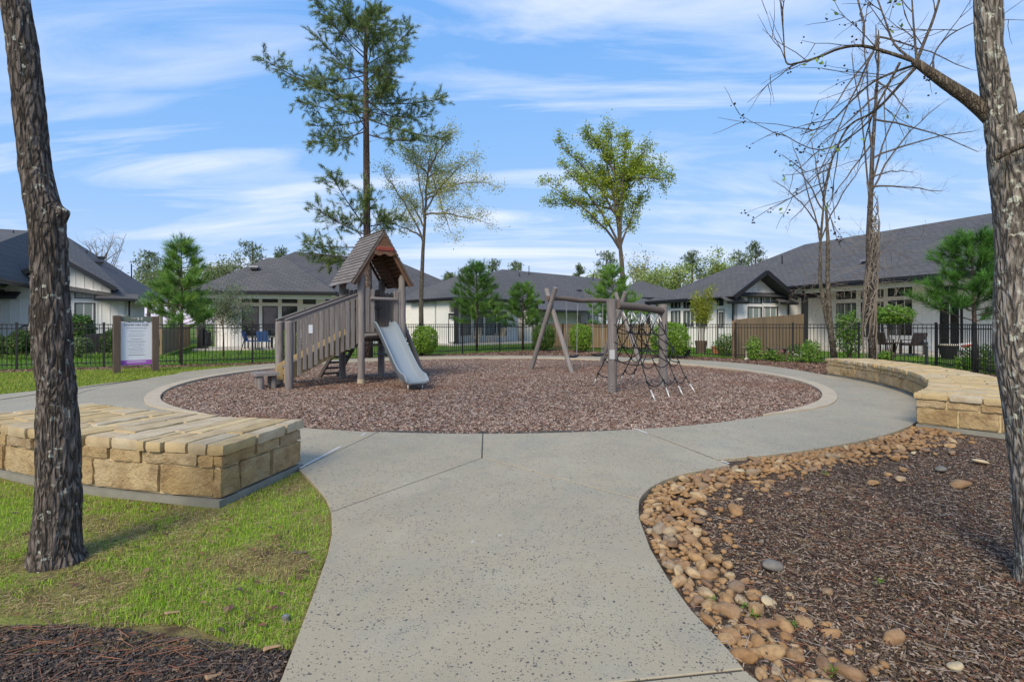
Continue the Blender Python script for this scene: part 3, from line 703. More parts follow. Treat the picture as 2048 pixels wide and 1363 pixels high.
BEDR = [tuple(p) for p in RIGHT_E] + [(1.0, 0.2), (14, 0.2), (14, 12)] + [tuple(arc_pt(9.2, rad(-0 - i), 0)[:2]) for i in range(5, 72, 4)]
def not_bench(P, pad=0.02):
    r = np.hypot(P[:, 0] - CX, P[:, 1] - CY); a = np.degrees(np.arctan2(P[:, 1] - CY, P[:, 0] - CX))
    return ~((r > 9.05 - pad) & (r < 10.25 + pad) & (((a > -50.3) & (a < 3.5)) | ((a > -121.5) & (a < -100.4))))
def bed_test(P): return inpoly(P, BEDR) & not_bench(P) & (np.hypot(P[:, 0] - CX, P[:, 1] - CY) > R_OUT + 0.02)
def edge_dist(P):
    d = np.full(len(P), 9.0)
    for q, r in zip(edge[:-1], edge[1:]):
        v = r - q; t = np.clip(((P - q) @ v) / (v @ v), 0, 1); d = np.minimum(d, np.hypot(*(P - q - t[:, None] * v).T))
    return d
def bed_thin(P): return bed_test(P) & ((rng.random(len(P)) < 0.30) | (edge_dist(P) > 0.32 + 0.14 * vnoise(np.stack([P[:, 0] * 5, P[:, 1] * 5, P[:, 0] * 0], -1))))
def bed_z(P): return -0.035 + 0.028 * (fbm(np.stack([P[:, 0] * .9, P[:, 1] * .9, P[:, 0] * 0], -1), 4) - 0.5) * 2
DARKC = [(0.035, 0.025, 0.02), (0.065, 0.046, 0.036), (0.11, 0.08, 0.06), (0.17, 0.128, 0.098), (0.24, 0.19, 0.145), (0.13, 0.064, 0.04), (0.15, 0.105, 0.055), (0.05, 0.034, 0.026), (0.085, 0.06, 0.045), (0.28, 0.22, 0.17)]
n = 100000; P = scatter(n, 0.9, 9, 1.7, 11, bed_thin, 1.35, 2.0); Z = bed_z(P) + rng.uniform(0.0, 0.014, n)
sticks(np.column_stack([P, Z]), rng.uniform(0.007, 0.030, n), rng.uniform(0.004, 0.011, n), rng.uniform(0, 6.28, n), rng.normal(0, 0.28, n), rng.uniform(0.002, 0.006, n), palette(n, DARKC), 'mulch_chips', 'shredded dark bark mulch covering the bed by the pale trunk', 'mulch')
n = 1500; P = scatter(n, 0.9, 8, 1.7, 9, bed_test, 1.2, 2.0); Z = bed_z(P) + rng.uniform(0.008, 0.022, n)
sticks(np.column_stack([P, Z]), rng.uniform(0.06, 0.17, n), rng.uniform(0.0018, 0.0035, n), rng.uniform(0, 6.28, n), rng.normal(0, 0.08, n), rng.uniform(0.001, 0.002, n), palette(n, [(0.20, 0.075, 0.04), (0.26, 0.11, 0.06), (0.30, 0.22, 0.14), (0.34, 0.31, 0.27)]), 'pine_needles', 'rust brown pine needles strewn over the mulch by the pale trunk', 'needles')
def lmul(P): return (P[:, 1] < 2.42 + 0.10 * np.sin(P[:, 0] * 2.1) - 0.03) & (P[:, 0] < np.interp(P[:, 1], [p[1] for p in LEFT_E[::-1]], [p[0] for p in LEFT_E[::-1]]) - 0.01)
n = 38000; P = scatter(n, -3.6, -0.8, 1.6, 2.6, lmul, 0.6, 1.8); Z = -0.034 + rng.uniform(0.0, 0.016, n)
sticks(np.column_stack([P, Z]), rng.uniform(0.006, 0.026, n), rng.uniform(0.003, 0.009, n), rng.uniform(0, 6.28, n), rng.normal(0, 0.28, n), rng.uniform(0.002, 0.006, n), palette(n, DARKC[:4] + [(0.04, 0.04, 0.042), (0.06, 0.055, 0.055)]), 'mulch_chips', 'shredded black bark mulch in front of the grass', 'mulch')
n = 420; P = scatter(n, -3.4, -0.9, 1.7, 2.5, lmul, 0.3, 1.8)
sticks(np.column_stack([P, np.full(n, -0.014)]), rng.uniform(0.06, 0.18, n), rng.uniform(0.002, 0.004, n), rng.normal(0.3, 0.7, n), rng.normal(0, 0.07, n), rng.uniform(0.001, 0.002, n), palette(n, [(0.20, 0.08, 0.045), (0.26, 0.12, 0.07), (0.15, 0.10, 0.08)]), 'pine_needles', 'rust brown pine needles on the black mulch before the grass', 'needles')
def play_test(P):
    d = np.abs((np.degrees(np.arctan2(P[:, 1] - CY, P[:, 0] - CX)) - 270 + 180) % 360 - 180); return np.hypot(P[:, 0] - CX, P[:, 1] - CY) < R_IN - 0.0 + 0.10 * np.clip((d - 35) / 25, 0, 1)
PLAYC = [(0.085, 0.052, 0.042), (0.165, 0.115, 0.094), (0.24, 0.178, 0.15), (0.32, 0.25, 0.217), (0.41, 0.34, 0.30), (0.19, 0.10, 0.066)]
n = 130000; P = scatter(n, CX - 7.6, CX + 7.6, CY - 7.6, CY + 7.6, play_test, 1.5, 7.2)
redz = fbm(np.stack([P[:, 0] * .5 + 4, P[:, 1] * .5, P[:, 0] * 0], -1), 3); near_tower = np.exp(-((P[:, 0] + 3.3) ** 2 / 3.2 + (P[:, 1] - 12.0) ** 2 / 1.0)); near_sw = np.exp(-((P[:, 0] - 2.5) ** 2 / 3 + (P[:, 1] - 16.3) ** 2 / 1.2))
col = palette(n, PLAYC) * np.array([1.0, .97, .91]); rm = np.clip((redz - 0.53) * 5, 0, 0.5) + near_tower * 0.55 + near_sw * 0.6; rm = np.clip(rm, 0, 0.75)[:, None] * (rng.random((n, 1)) < 0.8)
col = col * (1 - rm) + np.array([0.17, 0.078, 0.042]) * rm * rng.uniform(0.6, 1.4, (n, 1))
Z = -0.028 + 0.030 * (fbm(np.stack([P[:, 0] * 1.4, P[:, 1] * 1.4, P[:, 0] * 0], -1), 4) - 0.5) * 2 + rng.uniform(0.0, 0.018, n)
sticks(np.column_stack([P, Z]), rng.uniform(0.022, 0.075, n), rng.uniform(0.008, 0.019, n), rng.uniform(0, 6.28, n), rng.normal(0, 0.30, n), rng.uniform(0.004, 0.010, n), col, 'play_chips', 'brown wood chips filling the round play area', 'mulch')
def fence_test(P):
    r = np.hypot(P[:, 0] - CX, P[:, 1] - CY); a = np.degrees(np.arctan2(P[:, 1] - CY, P[:, 0] - CX)) % 360
    ro = np.where((a > 5) & (a < 75), R_OUT + 0.9 * np.sin((np.clip(a, 5, 75) - 5) / 70 * PI), np.where((a >= 75) & (a < 175), R_OUT + .3, R_OUT)) + 0.03
    poly = [(-21.6, 12.5), (-21.6, 13.9), (-9.6, 19.6), (2.93, 30.7), (6.4, 24.9), (14.5, 17.5), (13.5, 14.2), (12.6, 10.6), (9.0, 10.5), (7.5, 14), (4, 18), (-2, 20), (-7.0, 19.4), (-9.0, 18.3)]
    return inpoly(P, poly) & (r > ro) & not_bench(P)
n = 26000; P = scatter(n, -20, 14, 11, 30.5, fence_test, 1.2, 14)
sticks(np.column_stack([P, -0.045 + rng.uniform(0, 0.02, n)]), rng.uniform(0.05, 0.14, n), rng.uniform(0.015, 0.03, n), rng.uniform(0, 6.28, n), rng.normal(0, 0.3, n), rng.uniform(0.005, 0.012, n), palette(n, [(0.09, 0.045, 0.03), (0.15, 0.075, 0.048), (0.21, 0.13, 0.09), (0.05, 0.03, 0.022), (0.30, 0.22, 0.16)]), 'mulch_chips', 'reddish brown mulch along the foot of the black fence', 'mulch')
# grass
def blades(P, z, hgt, wid, col, name, label, cat='grass', lean=0.45):
    n = len(P); yaw = rng.uniform(0, 6.28, n); ln = np.abs(rng.normal(0, lean, n)); d = np.stack([np.cos(yaw), np.sin(yaw), yaw * 0], -1); s = np.stack([-np.sin(yaw), np.cos(yaw), yaw * 0], -1) * (wid / 2)[:, None]
    B = np.column_stack([P, z]); up = np.array([0, 0, 1.0]); m = B + up * (hgt * .55 * np.cos(ln * .6))[:, None] + d * (hgt * .55 * np.sin(ln * .6))[:, None]
    t = m + up * (hgt * .45 * np.cos(ln * 1.9))[:, None] + d * (hgt * .5 * np.sin(ln * 1.9))[:, None]
    V = np.stack([B - s, B + s, m + s * .75, m - s * .75, t], 1).reshape(-1, 3); b = np.arange(n)[:, None] * 5
    F = np.concatenate([b + np.array([[0, 1, 2]]), b + np.array([[0, 2, 3]]), b + np.array([[3, 2, 4]])], 1).reshape(-1, 3)
    return props(link(name, raw_mesh(name, V, F, MAT['blades'], col=np.repeat(col, 3, axis=0))), label, cat, kind='stuff')
lx = lambda y: np.interp(y, [p[1] for p in LEFT_E[::-1]], [p[0] for p in LEFT_E[::-1]])
def lawn_test(P): return (P[:, 0] < lx(P[:, 1]) - 0.012) & (P[:, 1] > 2.42 + 0.10 * np.sin(P[:, 0] * 2.1) + 0.05 * np.sin(P[:, 0] * 7)) & not_bench(P, 0.03) & (np.hypot(P[:, 0] - CX, P[:, 1] - CY) > 9.2) & (np.hypot(P[:, 0] + 2.74, P[:, 1] - 3.15) > 0.19)
n = 175000; P = scatter(n, -7.6, -0.9, 2.2, 8.4, lawn_test, 1.2, 2.6)
Q = np.stack([P[:, 0], P[:, 1], P[:, 0] * 0], -1); lush = fbm(Q * 2.2 + 5, 4); dry = fbm(Q * 4.5 + 40, 3); clump = vnoise(Q * 14)
far = np.clip((P[:, 1] - 2.5) / 1.0, 0, 1); lush = lush + 0.10 * (far - 0.55)
keep = (clump > 0.16) & (rng.random(n) < np.clip((lush - 0.16) * 4, 0.22, 1)); P = P[keep]; lush = lush[keep]; dry = dry[keep]; n = len(P)
green = palette(n, [(0.27, 0.45, 0.03), (0.34, 0.52, 0.045), (0.22, 0.39, 0.03), (0.41, 0.55, 0.08)]); straw = palette(n, [(0.42, 0.34, 0.14), (0.33, 0.25, 0.11), (0.48, 0.40, 0.19), (0.29, 0.29, 0.075)])
k = np.clip((0.50 - lush) * 5 + (dry - 0.44) * 2.4, 0.08, 0.92)[:, None]; k = (rng.random((n, 1)) < k)
blades(P, np.full(n, -0.035), rng.uniform(0.014, 0.046, n) * (0.45 + np.clip(lush, .2, .8) * 1.1), rng.uniform(0.002, 0.0042, n), np.where(k, straw, green), 'grass', 'short green and straw coloured grass round the dark trunk', lean=0.7)
def strip_test(P):
    r = np.hypot(P[:, 0] - CX, P[:, 1] - CY); inner = [(-21.6, 12.5), (-9.0, 18.3), (-7.0, 19.4), (-2, 20), (-5, 17), (-8.9, 13.7)] + [tuple(b) for b in br[0:5]] + [(-12.5, 8.6), (-21, 8)]
    return inpoly(P, inner) & (r > R_OUT + 0.05)
n = 42000; P = scatter(n, -19, -4, 8.5, 20, strip_test, 1.2, 11)
blades(P, np.full(n, -0.06), rng.uniform(0.05, 0.11, n), rng.uniform(0.008, 0.014, n), palette(n, [(0.26, 0.36, 0.04), (0.33, 0.40, 0.055), (0.20, 0.31, 0.035), (0.38, 0.38, 0.10)]), 'grass', 'mown green grass strip between the path and the fence near the sign', lean=0.6)
def yard_test(P):
    left = (P[:, 1] > 19.7 + (P[:, 0] + 9.54) * np.where(P[:, 0] < -9.54, 0.4766, 0.882)) & (P[:, 0] < 2.7)
    right = (P[:, 1] > 24.9 - (P[:, 0] - 6.1) * 0.918 + 0.1) & (P[:, 0] > 3.2)
    return (left | right)
n = 60000; P = scatter(n, -26, 20, 14.5, 38, yard_test, 1.3, 17)
blades(P, np.full(n, -0.066), rng.uniform(0.05, 0.11, n), rng.uniform(0.014, 0.024, n), palette(n, [(0.16, 0.32, 0.04), (0.20, 0.37, 0.05), (0.12, 0.26, 0.035)]), 'grass', 'bright green grass of the back yards beyond the black fence', lean=0.6)
n = 20000; P = scatter(n, -5.5, -0.9, 2.25, 6.0, lawn_test, 1.2, 2.6)
sticks(np.column_stack([P, rng.uniform(-0.035, -0.012, n)]), rng.uniform(0.015, 0.06, n), rng.uniform(0.0015, 0.003, n), rng.uniform(0, 6.28, n), rng.normal(0, 0.22, n), rng.uniform(0.0008, 0.0015, n), palette(n, [(0.36, 0.29, 0.13), (0.27, 0.20, 0.10), (0.20, 0.13, 0.07), (0.42, 0.35, 0.18), (0.22, 0.24, 0.06)]), 'thatch', 'dry straw thatch lying among the near grass', 'grass')
# leaf litter and chips lying on the near grass and mulch
m = MB()
for _ in range(110):
    y = rnd.uniform(2.3, 4.4); x = rnd.uniform(-y * 0.95, lx(y) - 0.08)
    if math.hypot(x - CX, y - CY) < 10.35 or math.hypot(x + 2.74, y - 3.15) < 0.24: continue
    L = rnd.uniform(0.02, 0.06); a = rnd.random() * 6.28; d = np.array([math.cos(a), math.sin(a), rnd.uniform(-.2, .3)]); s = np.array([-math.sin(a), math.cos(a), 0]) * L * 0.28; c = np.array([x, y, 0.0])
    m.add([c - d * L / 2, c + s + (0, 0, .006), c + d * L / 2, c - s + (0, 0, .004)], [(0, 1, 2, 3)], col=rnd.choice([(0.16, 0.075, 0.045), (0.11, 0.06, 0.045), (0.07, 0.05, 0.045), (0.22, 0.14, 0.08)]))
props(m.build('fallen_leaves', MAT['chips']), 'dry brown leaves scattered over the near grass', 'leaves', kind='stuff')
def bark_piece(px, py, L, wd, ang, lb, mat):
    g = G(px, py); V, F = rough_block([(-L / 2, -wd * .3, 0), (L / 2, -wd * .15, 0), (L / 2, wd * .22, 0), (-L / 2, wd * .4, 0), (-L / 2, -wd * .3, .009), (L / 2, -wd * .14, .006), (L / 2, wd * .16, .006), (-L / 2, wd * .25, .010)], (6, 3, 1), 0.006, 0.003, int(px))
    o = link('bark_piece', raw_mesh('bark_piece', V, F, MAT[mat], smooth=True), None, (g[0], g[1], 0.004 - 0.02), (0.1, 0.05, ang)); props(o, lb, 'bark chip')
bark_piece(344, 1220, 0.075, 0.04, 0.6, 'orange peeled wood chip lying in the grass', 'pale_bark_chip')
bark_piece(545, 1288, 0.085, 0.045, 0.5, 'tan bark flake on mulch against the path edge', 'pale_bark_chip')
bark_piece(428, 1342, 0.07, 0.05, 0.8, 'tan bark flake on the black mulch near the lower edge', 'pale_bark_chip')
bark_piece(600, 1100, 0.10, 0.03, 0.2, 'dark bark strip in the grass near the path', 'weathered_dark')
bark_piece(1300, 908, 0.03, 0.02, 0.2, 'small black chip lying on the concrete near the ring joint', 'weathered_dark') if False else None
# sprinkler head at the edge of the grass
g = G(571, 1232); o = thing('sprinkler_head', (g[0], g[1], -0.03), 'small round sprinkler head where grass meets mulch by the path', 'sprinkler')
MB().tube([g + (0, 0, -.05), g + (0, 0, .004)], 0.018, 14).build('body', MAT['grey_stone'], o); MB().tube([g + (0, 0, .003), g + (0, 0, .006)], 0.009, 12).build('cap', MAT['vent_metal'], o)
# ================================================================ black metal fence
def run_fence(A, B, label, n_pan, h=1.40):
    A = np.array((*A, 0.0)); B = np.array((*B, 0.0)); L = np.linalg.norm(B - A); d = (B - A) / L; yaw = math.atan2(d[1], d[0])
    o = thing('metal_fence', (A + B) / 2, label, 'fence', 'black metal fence round the playground')
    pm_ = MB(); pm_.box((0, 0, h / 2 + 0.01), (0.056, 0.056, h + 0.06)); pm_.box((0, 0, h + 0.05), (0.07, 0.07, 0.022)); pme = pm_.mesh('post', MAT['black_metal'])
    km = MB(); km.box((0, 0, (h - 0.03) / 2 + 0.035), (0.017, 0.017, h - 0.06)); kme = km.mesh('picket', MAT['black_metal'])
    w = L / n_pan; rm = MB(); rm.box((0, 0, 0), (w - 0.05, 0.028, 0.030)); rme = rm.mesh('rail', MAT['black_metal'])
    for i in range(n_pan + 1): link('post', pme, o, A + d * w * i, (0, 0, yaw))
    for i in range(n_pan):
        for z in (h - 0.01, h - 0.135, 0.13): link('rail', rme, o, A + d * w * (i + 0.5) + (0, 0, z), (0, 0, yaw))
        npk = int(round(w / 0.118)) - 1
        for k in range(npk): link('picket', kme, o, A + d * (w * i + w * (k + 1) / (npk + 1)), (0, 0, yaw))
    return o
run_fence(FENCE[0], FENCE[1], 'black metal fence run behind the park rules sign', 6)
run_fence(FENCE[1], FENCE[2], 'long black metal fence run behind the play tower', 7)
run_fence(FENCE[2], FENCE[3], 'short black metal fence run behind the swings', 3)
run_fence(FENCE[3], FENCE[4], 'black metal fence run in front of the cedar fence and bare trees', 5)
run_fence(FENCE[4], FENCE[6], 'black metal fence run behind the curved bench beside the pale trunk', 3)

# ================================================================ cedar privacy fences
def cedar(A, B, h0, h1, label):
    A = np.array((*A, 0.0)); B = np.array((*B, 0.0)); L = np.linalg.norm(B - A); d = (B - A) / L; q = np.array([d[1], -d[0], 0])
    o = thing('cedar_fence', (A + B) / 2, label, 'fence', 'cedar privacy fences of the back yards'); n = int(L / 0.142); yaw = math.atan2(d[1], d[0])
    bm_ = MB(); bm_.box((0, 0, 0.5), (0.136, 0.02, 1.0)); me = bm_.mesh('plank', MAT['cedar'])
    for i in range(n):
        h = h0 + (h1 - h0) * i / n + rnd.uniform(-0.012, 0.012)
        link('plank', me, o, A + d * (0.07 + i * L / n) + q * rnd.uniform(0.0, 0.008), (0, 0, yaw), (1, 1, h))
    for i in range(int(L / 2.4) + 2):
        p = A + d * min(i * 2.4, L); hh = h0 + (h1 - h0) * min(i * 2.4, L) / L; MB().box(p - q * 0.07 + (0, 0, hh / 2 - .03), (0.09, 0.09, hh - .06), d).build('post', MAT['cedar'], o)
    for k in (0.2, 0.8): MB().bar(A - q * 0.03 + (0, 0, h0 * k), B - q * 0.03 + (0, 0, h1 * k), 0.04, 0.09).build('rail', MAT['cedar'], o)
    return o
cedar(gx(1470, 22.2)[:2], gx(1607, 28.0)[:2], 1.60, 1.95, 'brown cedar fence beyond the black fence beside the bare trees')
cedar(gx(1098, 31.6)[:2], gx(1300, 31.0)[:2], 1.42, 1.42, 'brown cedar fence behind the clipped bushes and swings')
cedar(gx(326, 24.2)[:2], gx(380, 34.0)[:2], 1.25, 1.30, 'brown cedar fence between the sign and the young pine')

# ================================================================ play tower with stairs and slide
TO = np.array([-3.61, 12.56, -0.01]); TU = np.array([0.813, 0.582, 0]); TV = np.array([-0.582, 0.813, 0])
def T(x, y, z): return TO + TU * x + TV * y + np.array([0, 0, z])
tw = thing('play_tower', TO, 'weathered grey timber play tower with shingled roof and picket stairs', 'play tower')
LW, LD = 1.06, 1.40
def log(name, pts, r, mat='weathered_wood', parent=None, n=10, tip=None, flat=1.0):
    pts = [np.array(p, float) for p in pts]; P = []; Rr = []
    for i in range(len(pts) - 1):
        for t in np.linspace(0, 1, 5)[:-1 if i < len(pts) - 2 else None]: P.append(pts[i] + (pts[i + 1] - pts[i]) * t + np.array([rnd.uniform(-1, 1), rnd.uniform(-1, 1), 0]) * r * 0.06); Rr.append(r * rnd.uniform(0.95, 1.05))
    if tip: Rr[-1] *= 0.45; P.insert(-1, P[-1] + (P[-2] - P[-1]) / (np.linalg.norm(P[-2] - P[-1]) + 1e-9) * tip); Rr.insert(-1, r)
    return MB().tube(P, Rr, n).build(name, MAT[mat], parent, smooth=True, sharp=40)
for x, y, h in ((0, 0, 2.66), (LW, 0, 2.64), (0, LD, 2.62), (LW, LD, 2.62)):
    log('post', [T(x, y, -0.1), T(x, y, h * .5), T(x + rnd.uniform(-.02, .02), y, h)], 0.086, parent=tw, tip=0.09)
MB().tube([T(0, 0, -0.05), T(0, 0, 0.10)], 0.092, 10).build('post_foot', MAT['concrete_tan'], tw, smooth=True, sharp=40)
for i in range(10): MB().box(T(LW / 2, 0.07 + i * 0.14, 1.19), (LW - 0.02, 0.132, 0.035), TU).build('deck_plank', MAT['weathered_wood'], tw)
for y in (0.0, LD): log('joist', [T(-0.05, y, 1.11), T(LW + 0.05, y, 1.11)], 0.055, parent=tw)
for x in (0.0, LW): log('joist', [T(x, -.02, 1.02), T(x, LD + .02, 1.02)], 0.05, parent=tw)
MB().bar(T(0.05, 0.62, 0.88), T(LW + 0.05, 0.62, 0.88), 0.16, 0.035).build('lower_shelf', MAT['weathered_wood'], tw)
MB().bar(T(0.05, 0.98, 0.86), T(LW, 0.98, 0.86), 0.15, 0.035).build('lower_shelf', MAT['weathered_dark'], tw)
MB().bar(T(LW - .05, 0.1, 0.60), T(LW - .05, LD + .1, 0.60), 0.20, 0.03).build('lower_shelf', MAT['weathered_wood'], tw)
def picket(p0, p1, w, th, across, name='picket', mat='weathered_wood', parent=tw, rtop=True):
    """flat half-round board from p0 up to p1 with a rounded top"""
    p0, p1 = np.array(p0, float), np.array(p1, float); ac = np.array(across, float); up = (p1 - p0) / np.linalg.norm(p1 - p0); nr = np.cross(ac, up)
    prof = [(-w / 2, 0), (w / 2, 0)]; H = np.linalg.norm(p1 - p0)
    prof += [(w / 2, H - w * .35), (w * .36, H - w * .1), (0, H), (-w * .36, H - w * .1), (-w / 2, H - w * .35)] if rtop else [(w / 2, H), (-w / 2, H)]
    m = MB(); n = len(prof); o_ = rnd.random() * 9
    lo = [p0 + ac * a_ + up * b_ - nr * th / 2 for a_, b_ in prof]; hi = [p0 + ac * a_ * 0.86 + up * b_ + nr * th / 2 for a_, b_ in prof]
    uv = [(o_ + a_, o_ + b_) for a_, b_ in prof]; F = [tuple(range(n - 1, -1, -1)), tuple(range(n, 2 * n))]; UV = [uv[::-1], uv]
    for i in range(n): j = (i + 1) % n; F.append((i, j, n + j, n + i)); UV.append([uv[i], uv[j], uv[j], uv[i]])
    m.add(lo + hi, F, UV); return m.build(name, MAT[mat], parent)
for x, z0, z1, w in ((0.145, 1.22, 2.30, 0.105), (0.262, 1.22, 2.26, 0.10), (0.875, 1.05, 2.24, 0.10), (0.975, 0.98, 2.27, 0.085)): picket(T(x, -0.03, z0), T(x, -0.03, z1), w, 0.05, TU)
for k in range(8): picket(T(0.13 + k * 0.115, LD, 0.95), T(0.13 + k * 0.115, LD, 2.32 + rnd.uniform(-.03, .03)), 0.098, 0.045, TU)
for k in range(9): picket(T(LW, 0.16 + k * 0.135, 0.98), T(LW, 0.16 + k * 0.135, 2.22 + rnd.uniform(-.03, .03)), 0.10, 0.045, TV)
log('handle_bar', [T(0.20, -0.085, 2.03), T(0.86, -0.085, 2.02)], 0.04, parent=tw)
log('deck_edge_log', [T(0.06, -0.07, 1.14), T(0.36, -0.07, 1.15)], 0.05, parent=tw)
log('back_rail', [T(0.05, LD - .05, 1.85), T(LW, LD - .05, 1.85)], 0.035, parent=tw)
# roof
RX0, RX1, RXM, RZ0, RZ1, RY0, RY1 = -0.29, 1.26, 0.50, 2.39, 3.67, -0.20, 1.52
def slope_pt(side, f, y, off=0.0):
    ex = RX0 if side < 0 else RX1
    dx, dz = RXM - ex, RZ1 - RZ0; L = math.hypot(dx, dz); nx, nz = (-dz / L, dx / L) if side < 0 else (dz / L, -dx / L)
    return T(ex + dx * f + nx * off, y, RZ0 + dz * f + nz * off)
for side in (-1, 1):
    m = MB(); m.add([slope_pt(side, 0.01, RY0 + .04), slope_pt(side, 0.01, RY1 - .04), slope_pt(side, 1, RY1 - .04), slope_pt(side, 1, RY0 + .04),
           slope_pt(side, 0.01, RY0 + .04, -.018), slope_pt(side, 0.01, RY1 - .04, -.018), slope_pt(side, 1, RY1 - .04, -.018), slope_pt(side, 1, RY0 + .04, -.018)],
          [(0, 1, 2, 3), (7, 6, 5, 4), (0, 4, 5, 1), (1, 5, 6, 2), (2, 6, 7, 3), (3, 7, 4, 0)])
    roof = m.build('roof_slope', MAT['red_wood'], tw)
    rows = 15
    for r in range(rows):
        y = RY0 + rnd.uniform(-0.02, 0.02)
        while y < RY1 - 0.02:
            w = rnd.uniform(0.28, 0.62); y2 = y + w
            if RY1 - y2 < 0.15: y2 = RY1 + rnd.uniform(-.02, .02)
            f0, f1 = r / rows - (0.012 if r == 0 else 0) + rnd.uniform(-.006, .006), min((r + 1.35) / rows, 1.0); q = 0.004
            P = [slope_pt(side, f0, y + q, .012), slope_pt(side, f0, y2 - q, .012), slope_pt(side, f1, y2 - q, .003), slope_pt(side, f1, y + q, .003),
                 slope_pt(side, f0, y + q, .036), slope_pt(side, f0, y2 - q, .036), slope_pt(side, f1, y2 - q, .010), slope_pt(side, f1, y + q, .010)]
            MB().hexa(P).build('shingle', MAT['shingle_wood'], roof); y = y2
    for k in range(12):                                   # half-round battens under the slope
        f = 0.06 + k * 0.078
        log('batten', [slope_pt(side, f, RY0 + .1, -.040), slope_pt(side, f, RY1 - .1, -.040)], 0.026, 'red_wood', roof, 6)
    for y in (RY0 + .03, 0.62, RY1 - .05): MB().bar(slope_pt(side, 0.0, y, -.085), slope_pt(side, 0.97, y, -.085), 0.05, 0.06).build('rafter', MAT['red_wood'], roof)
    MB().bar(slope_pt(side, -0.01, RY0 + .012, -.028), slope_pt(side, 0.985, RY0 + .012, -.028), 0.03, 0.085, up=TV).build('barge_board', MAT['weathered_dark'], roof)
MB().bar(T(RXM, RY0 - .0, RZ1 + 0.022), T(RXM, RY1 - .01, RZ1 + 0.022), 0.06, 0.025).build('ridge_board', MAT['weathered_dark'], tw)
for yy in (RY0 + 0.005, RY1 - 0.03):
    z = 3.19; first = True
    while z < 3.60:
        h = rnd.uniform(0.055, 0.075); hw0 = (RZ1 - z) / (RZ1 - RZ0) * 0.77 - 0.03; hw1 = max(0.012, (RZ1 - z - h) / (RZ1 - RZ0) * 0.77 - 0.03); pr = rnd.uniform(0, .012)
        P = [T(RXM - hw0, yy - .02 - pr, z), T(RXM + hw0, yy - .02 - pr, z), T(RXM + hw0, yy + .01, z), T(RXM - hw0, yy + .01, z), T(RXM - hw1, yy - .02 - pr, z + h - .004), T(RXM + hw1, yy - .02 - pr, z + h - .004), T(RXM + hw1, yy + .01, z + h - .004), T(RXM - hw1, yy + .01, z + h - .004)]
        MB().hexa(P).build('gable_plank', MAT['red_wood'], tw); z += h
xs = np.linspace(-0.26, 0.26, 15); lowz = [3.065 + (0.035 * math.cos(x / 0.26 * 2 * PI - PI) * -1) * 0.6 + 0.02 * (1 - abs(x) / .26) for x in xs]
m = MB(); pr = [(x, z) for x, z in zip(xs, lowz)] + [(0.235, 3.185), (-0.235, 3.185)]; n = len(pr)
A_ = [T(RXM + x, RY0 - .035, z) for x, z in pr]; B_ = [T(RXM + x, RY0 - .002, z) for x, z in pr]
m.add(A_ + B_, [tuple(range(n)), tuple(range(2 * n - 1, n - 1, -1))] + [(i, n + i, n + (i + 1) % n, (i + 1) % n) for i in range(n)]); m.build('scalloped_board', MAT['red_wood'], tw)
nb = MB().box(T(RXM, RY0 - .048, 3.225), (0.40, 0.012, 0.07), TU).build('name_board', MAT['red_paint'], tw)
m = MB()                                                   # worn pale marks of the illegible lettering
for k in range(9): m.box(T(RXM - 0.155 + k * 0.039, RY0 - .056, 3.226), (0.022, 0.004, 0.034), TU)
m.build('lettering', MAT['red_wood'], nb)
# slide
prof = [(0.16, 1.335), (-0.02, 1.335), (-0.14, 1.30), (-0.30, 1.19), (-0.55, 0.985), (-0.85, 0.735), (-1.12, 0.51), (-1.33, 0.345), (-1.50, 0.245), (-1.66, 0.19), (-1.82, 0.17), (-1.96, 0.165)]
fine = []
for i in range(len(prof) - 1):
    p_, q_, a_, b_ = prof[max(i - 1, 0)], prof[i], prof[i + 1], prof[min(i + 2, len(prof) - 1)]
    for t in np.linspace(0, 1, 5)[:-1]:
        fine.append(tuple(0.5 * ((2 * q_[k]) + (-p_[k] + a_[k]) * t + (2 * p_[k] - 5 * q_[k] + 4 * a_[k] - b_[k]) * t * t + (-p_[k] + 3 * q_[k] - 3 * a_[k] + b_[k]) * t ** 3) for k in (0, 1)))
fine.append(prof[-1])
hw = 0.235; SXC = 0.55
V = []; F = []; nseg = len(fine)
for i, (y, z) in enumerate(fine):
    a_, b_ = fine[max(i - 1, 0)], fine[min(i + 1, nseg - 1)]; ty, tz = b_[0] - a_[0], b_[1] - a_[1]; l_ = math.hypot(ty, tz); ny, nz = (tz / l_, -ty / l_) 
    f = i / (nseg - 1); sh = 0.17 * min(1.0, 0.55 + 3 * f) if f < 0.9 else 0.17 * (1 - (f - 0.9) / 0.1 * 0.75)
    if i == 0: sh = 0.16
    sec = [(-hw + .055, 0.006), (0, 0), (hw - .055, 0.006), (hw - .02, .03), (hw - .004, sh - .02), (hw + .012, sh), (hw + .034, sh - .006), (hw + .036, sh - .035), (hw + .022, sh - .05), (hw + .012, .0), (hw - .03, -.03), (-hw + .03, -.03), (-hw - .012, .0), (-hw - .022, sh - .05), (-hw - .036, sh - .035), (-hw - .034, sh - .006), (-hw - .012, sh), (-hw + .004, sh - .02), (-hw + .02, .03)]
    k = len(sec); wd = 1.0
    for x, h in sec: V.append(T(SXC + x * wd, y + ny * h * -1 * (-1 if True else 1) * (1 if nz > 0 else -1), z + abs(nz) * h))
    if i: F += [((i - 1) * k + j, (i - 1) * k + (j + 1) % k, i * k + (j + 1) % k, i * k + j) for j in range(k)]
F += [tuple(range(k)), tuple(range((nseg - 1) * k, nseg * k))[::-1]]
m = MB(); m.add(V, F); sl = m.build('slide', MAT['slide_plastic'], tw, smooth=True, sharp=50)
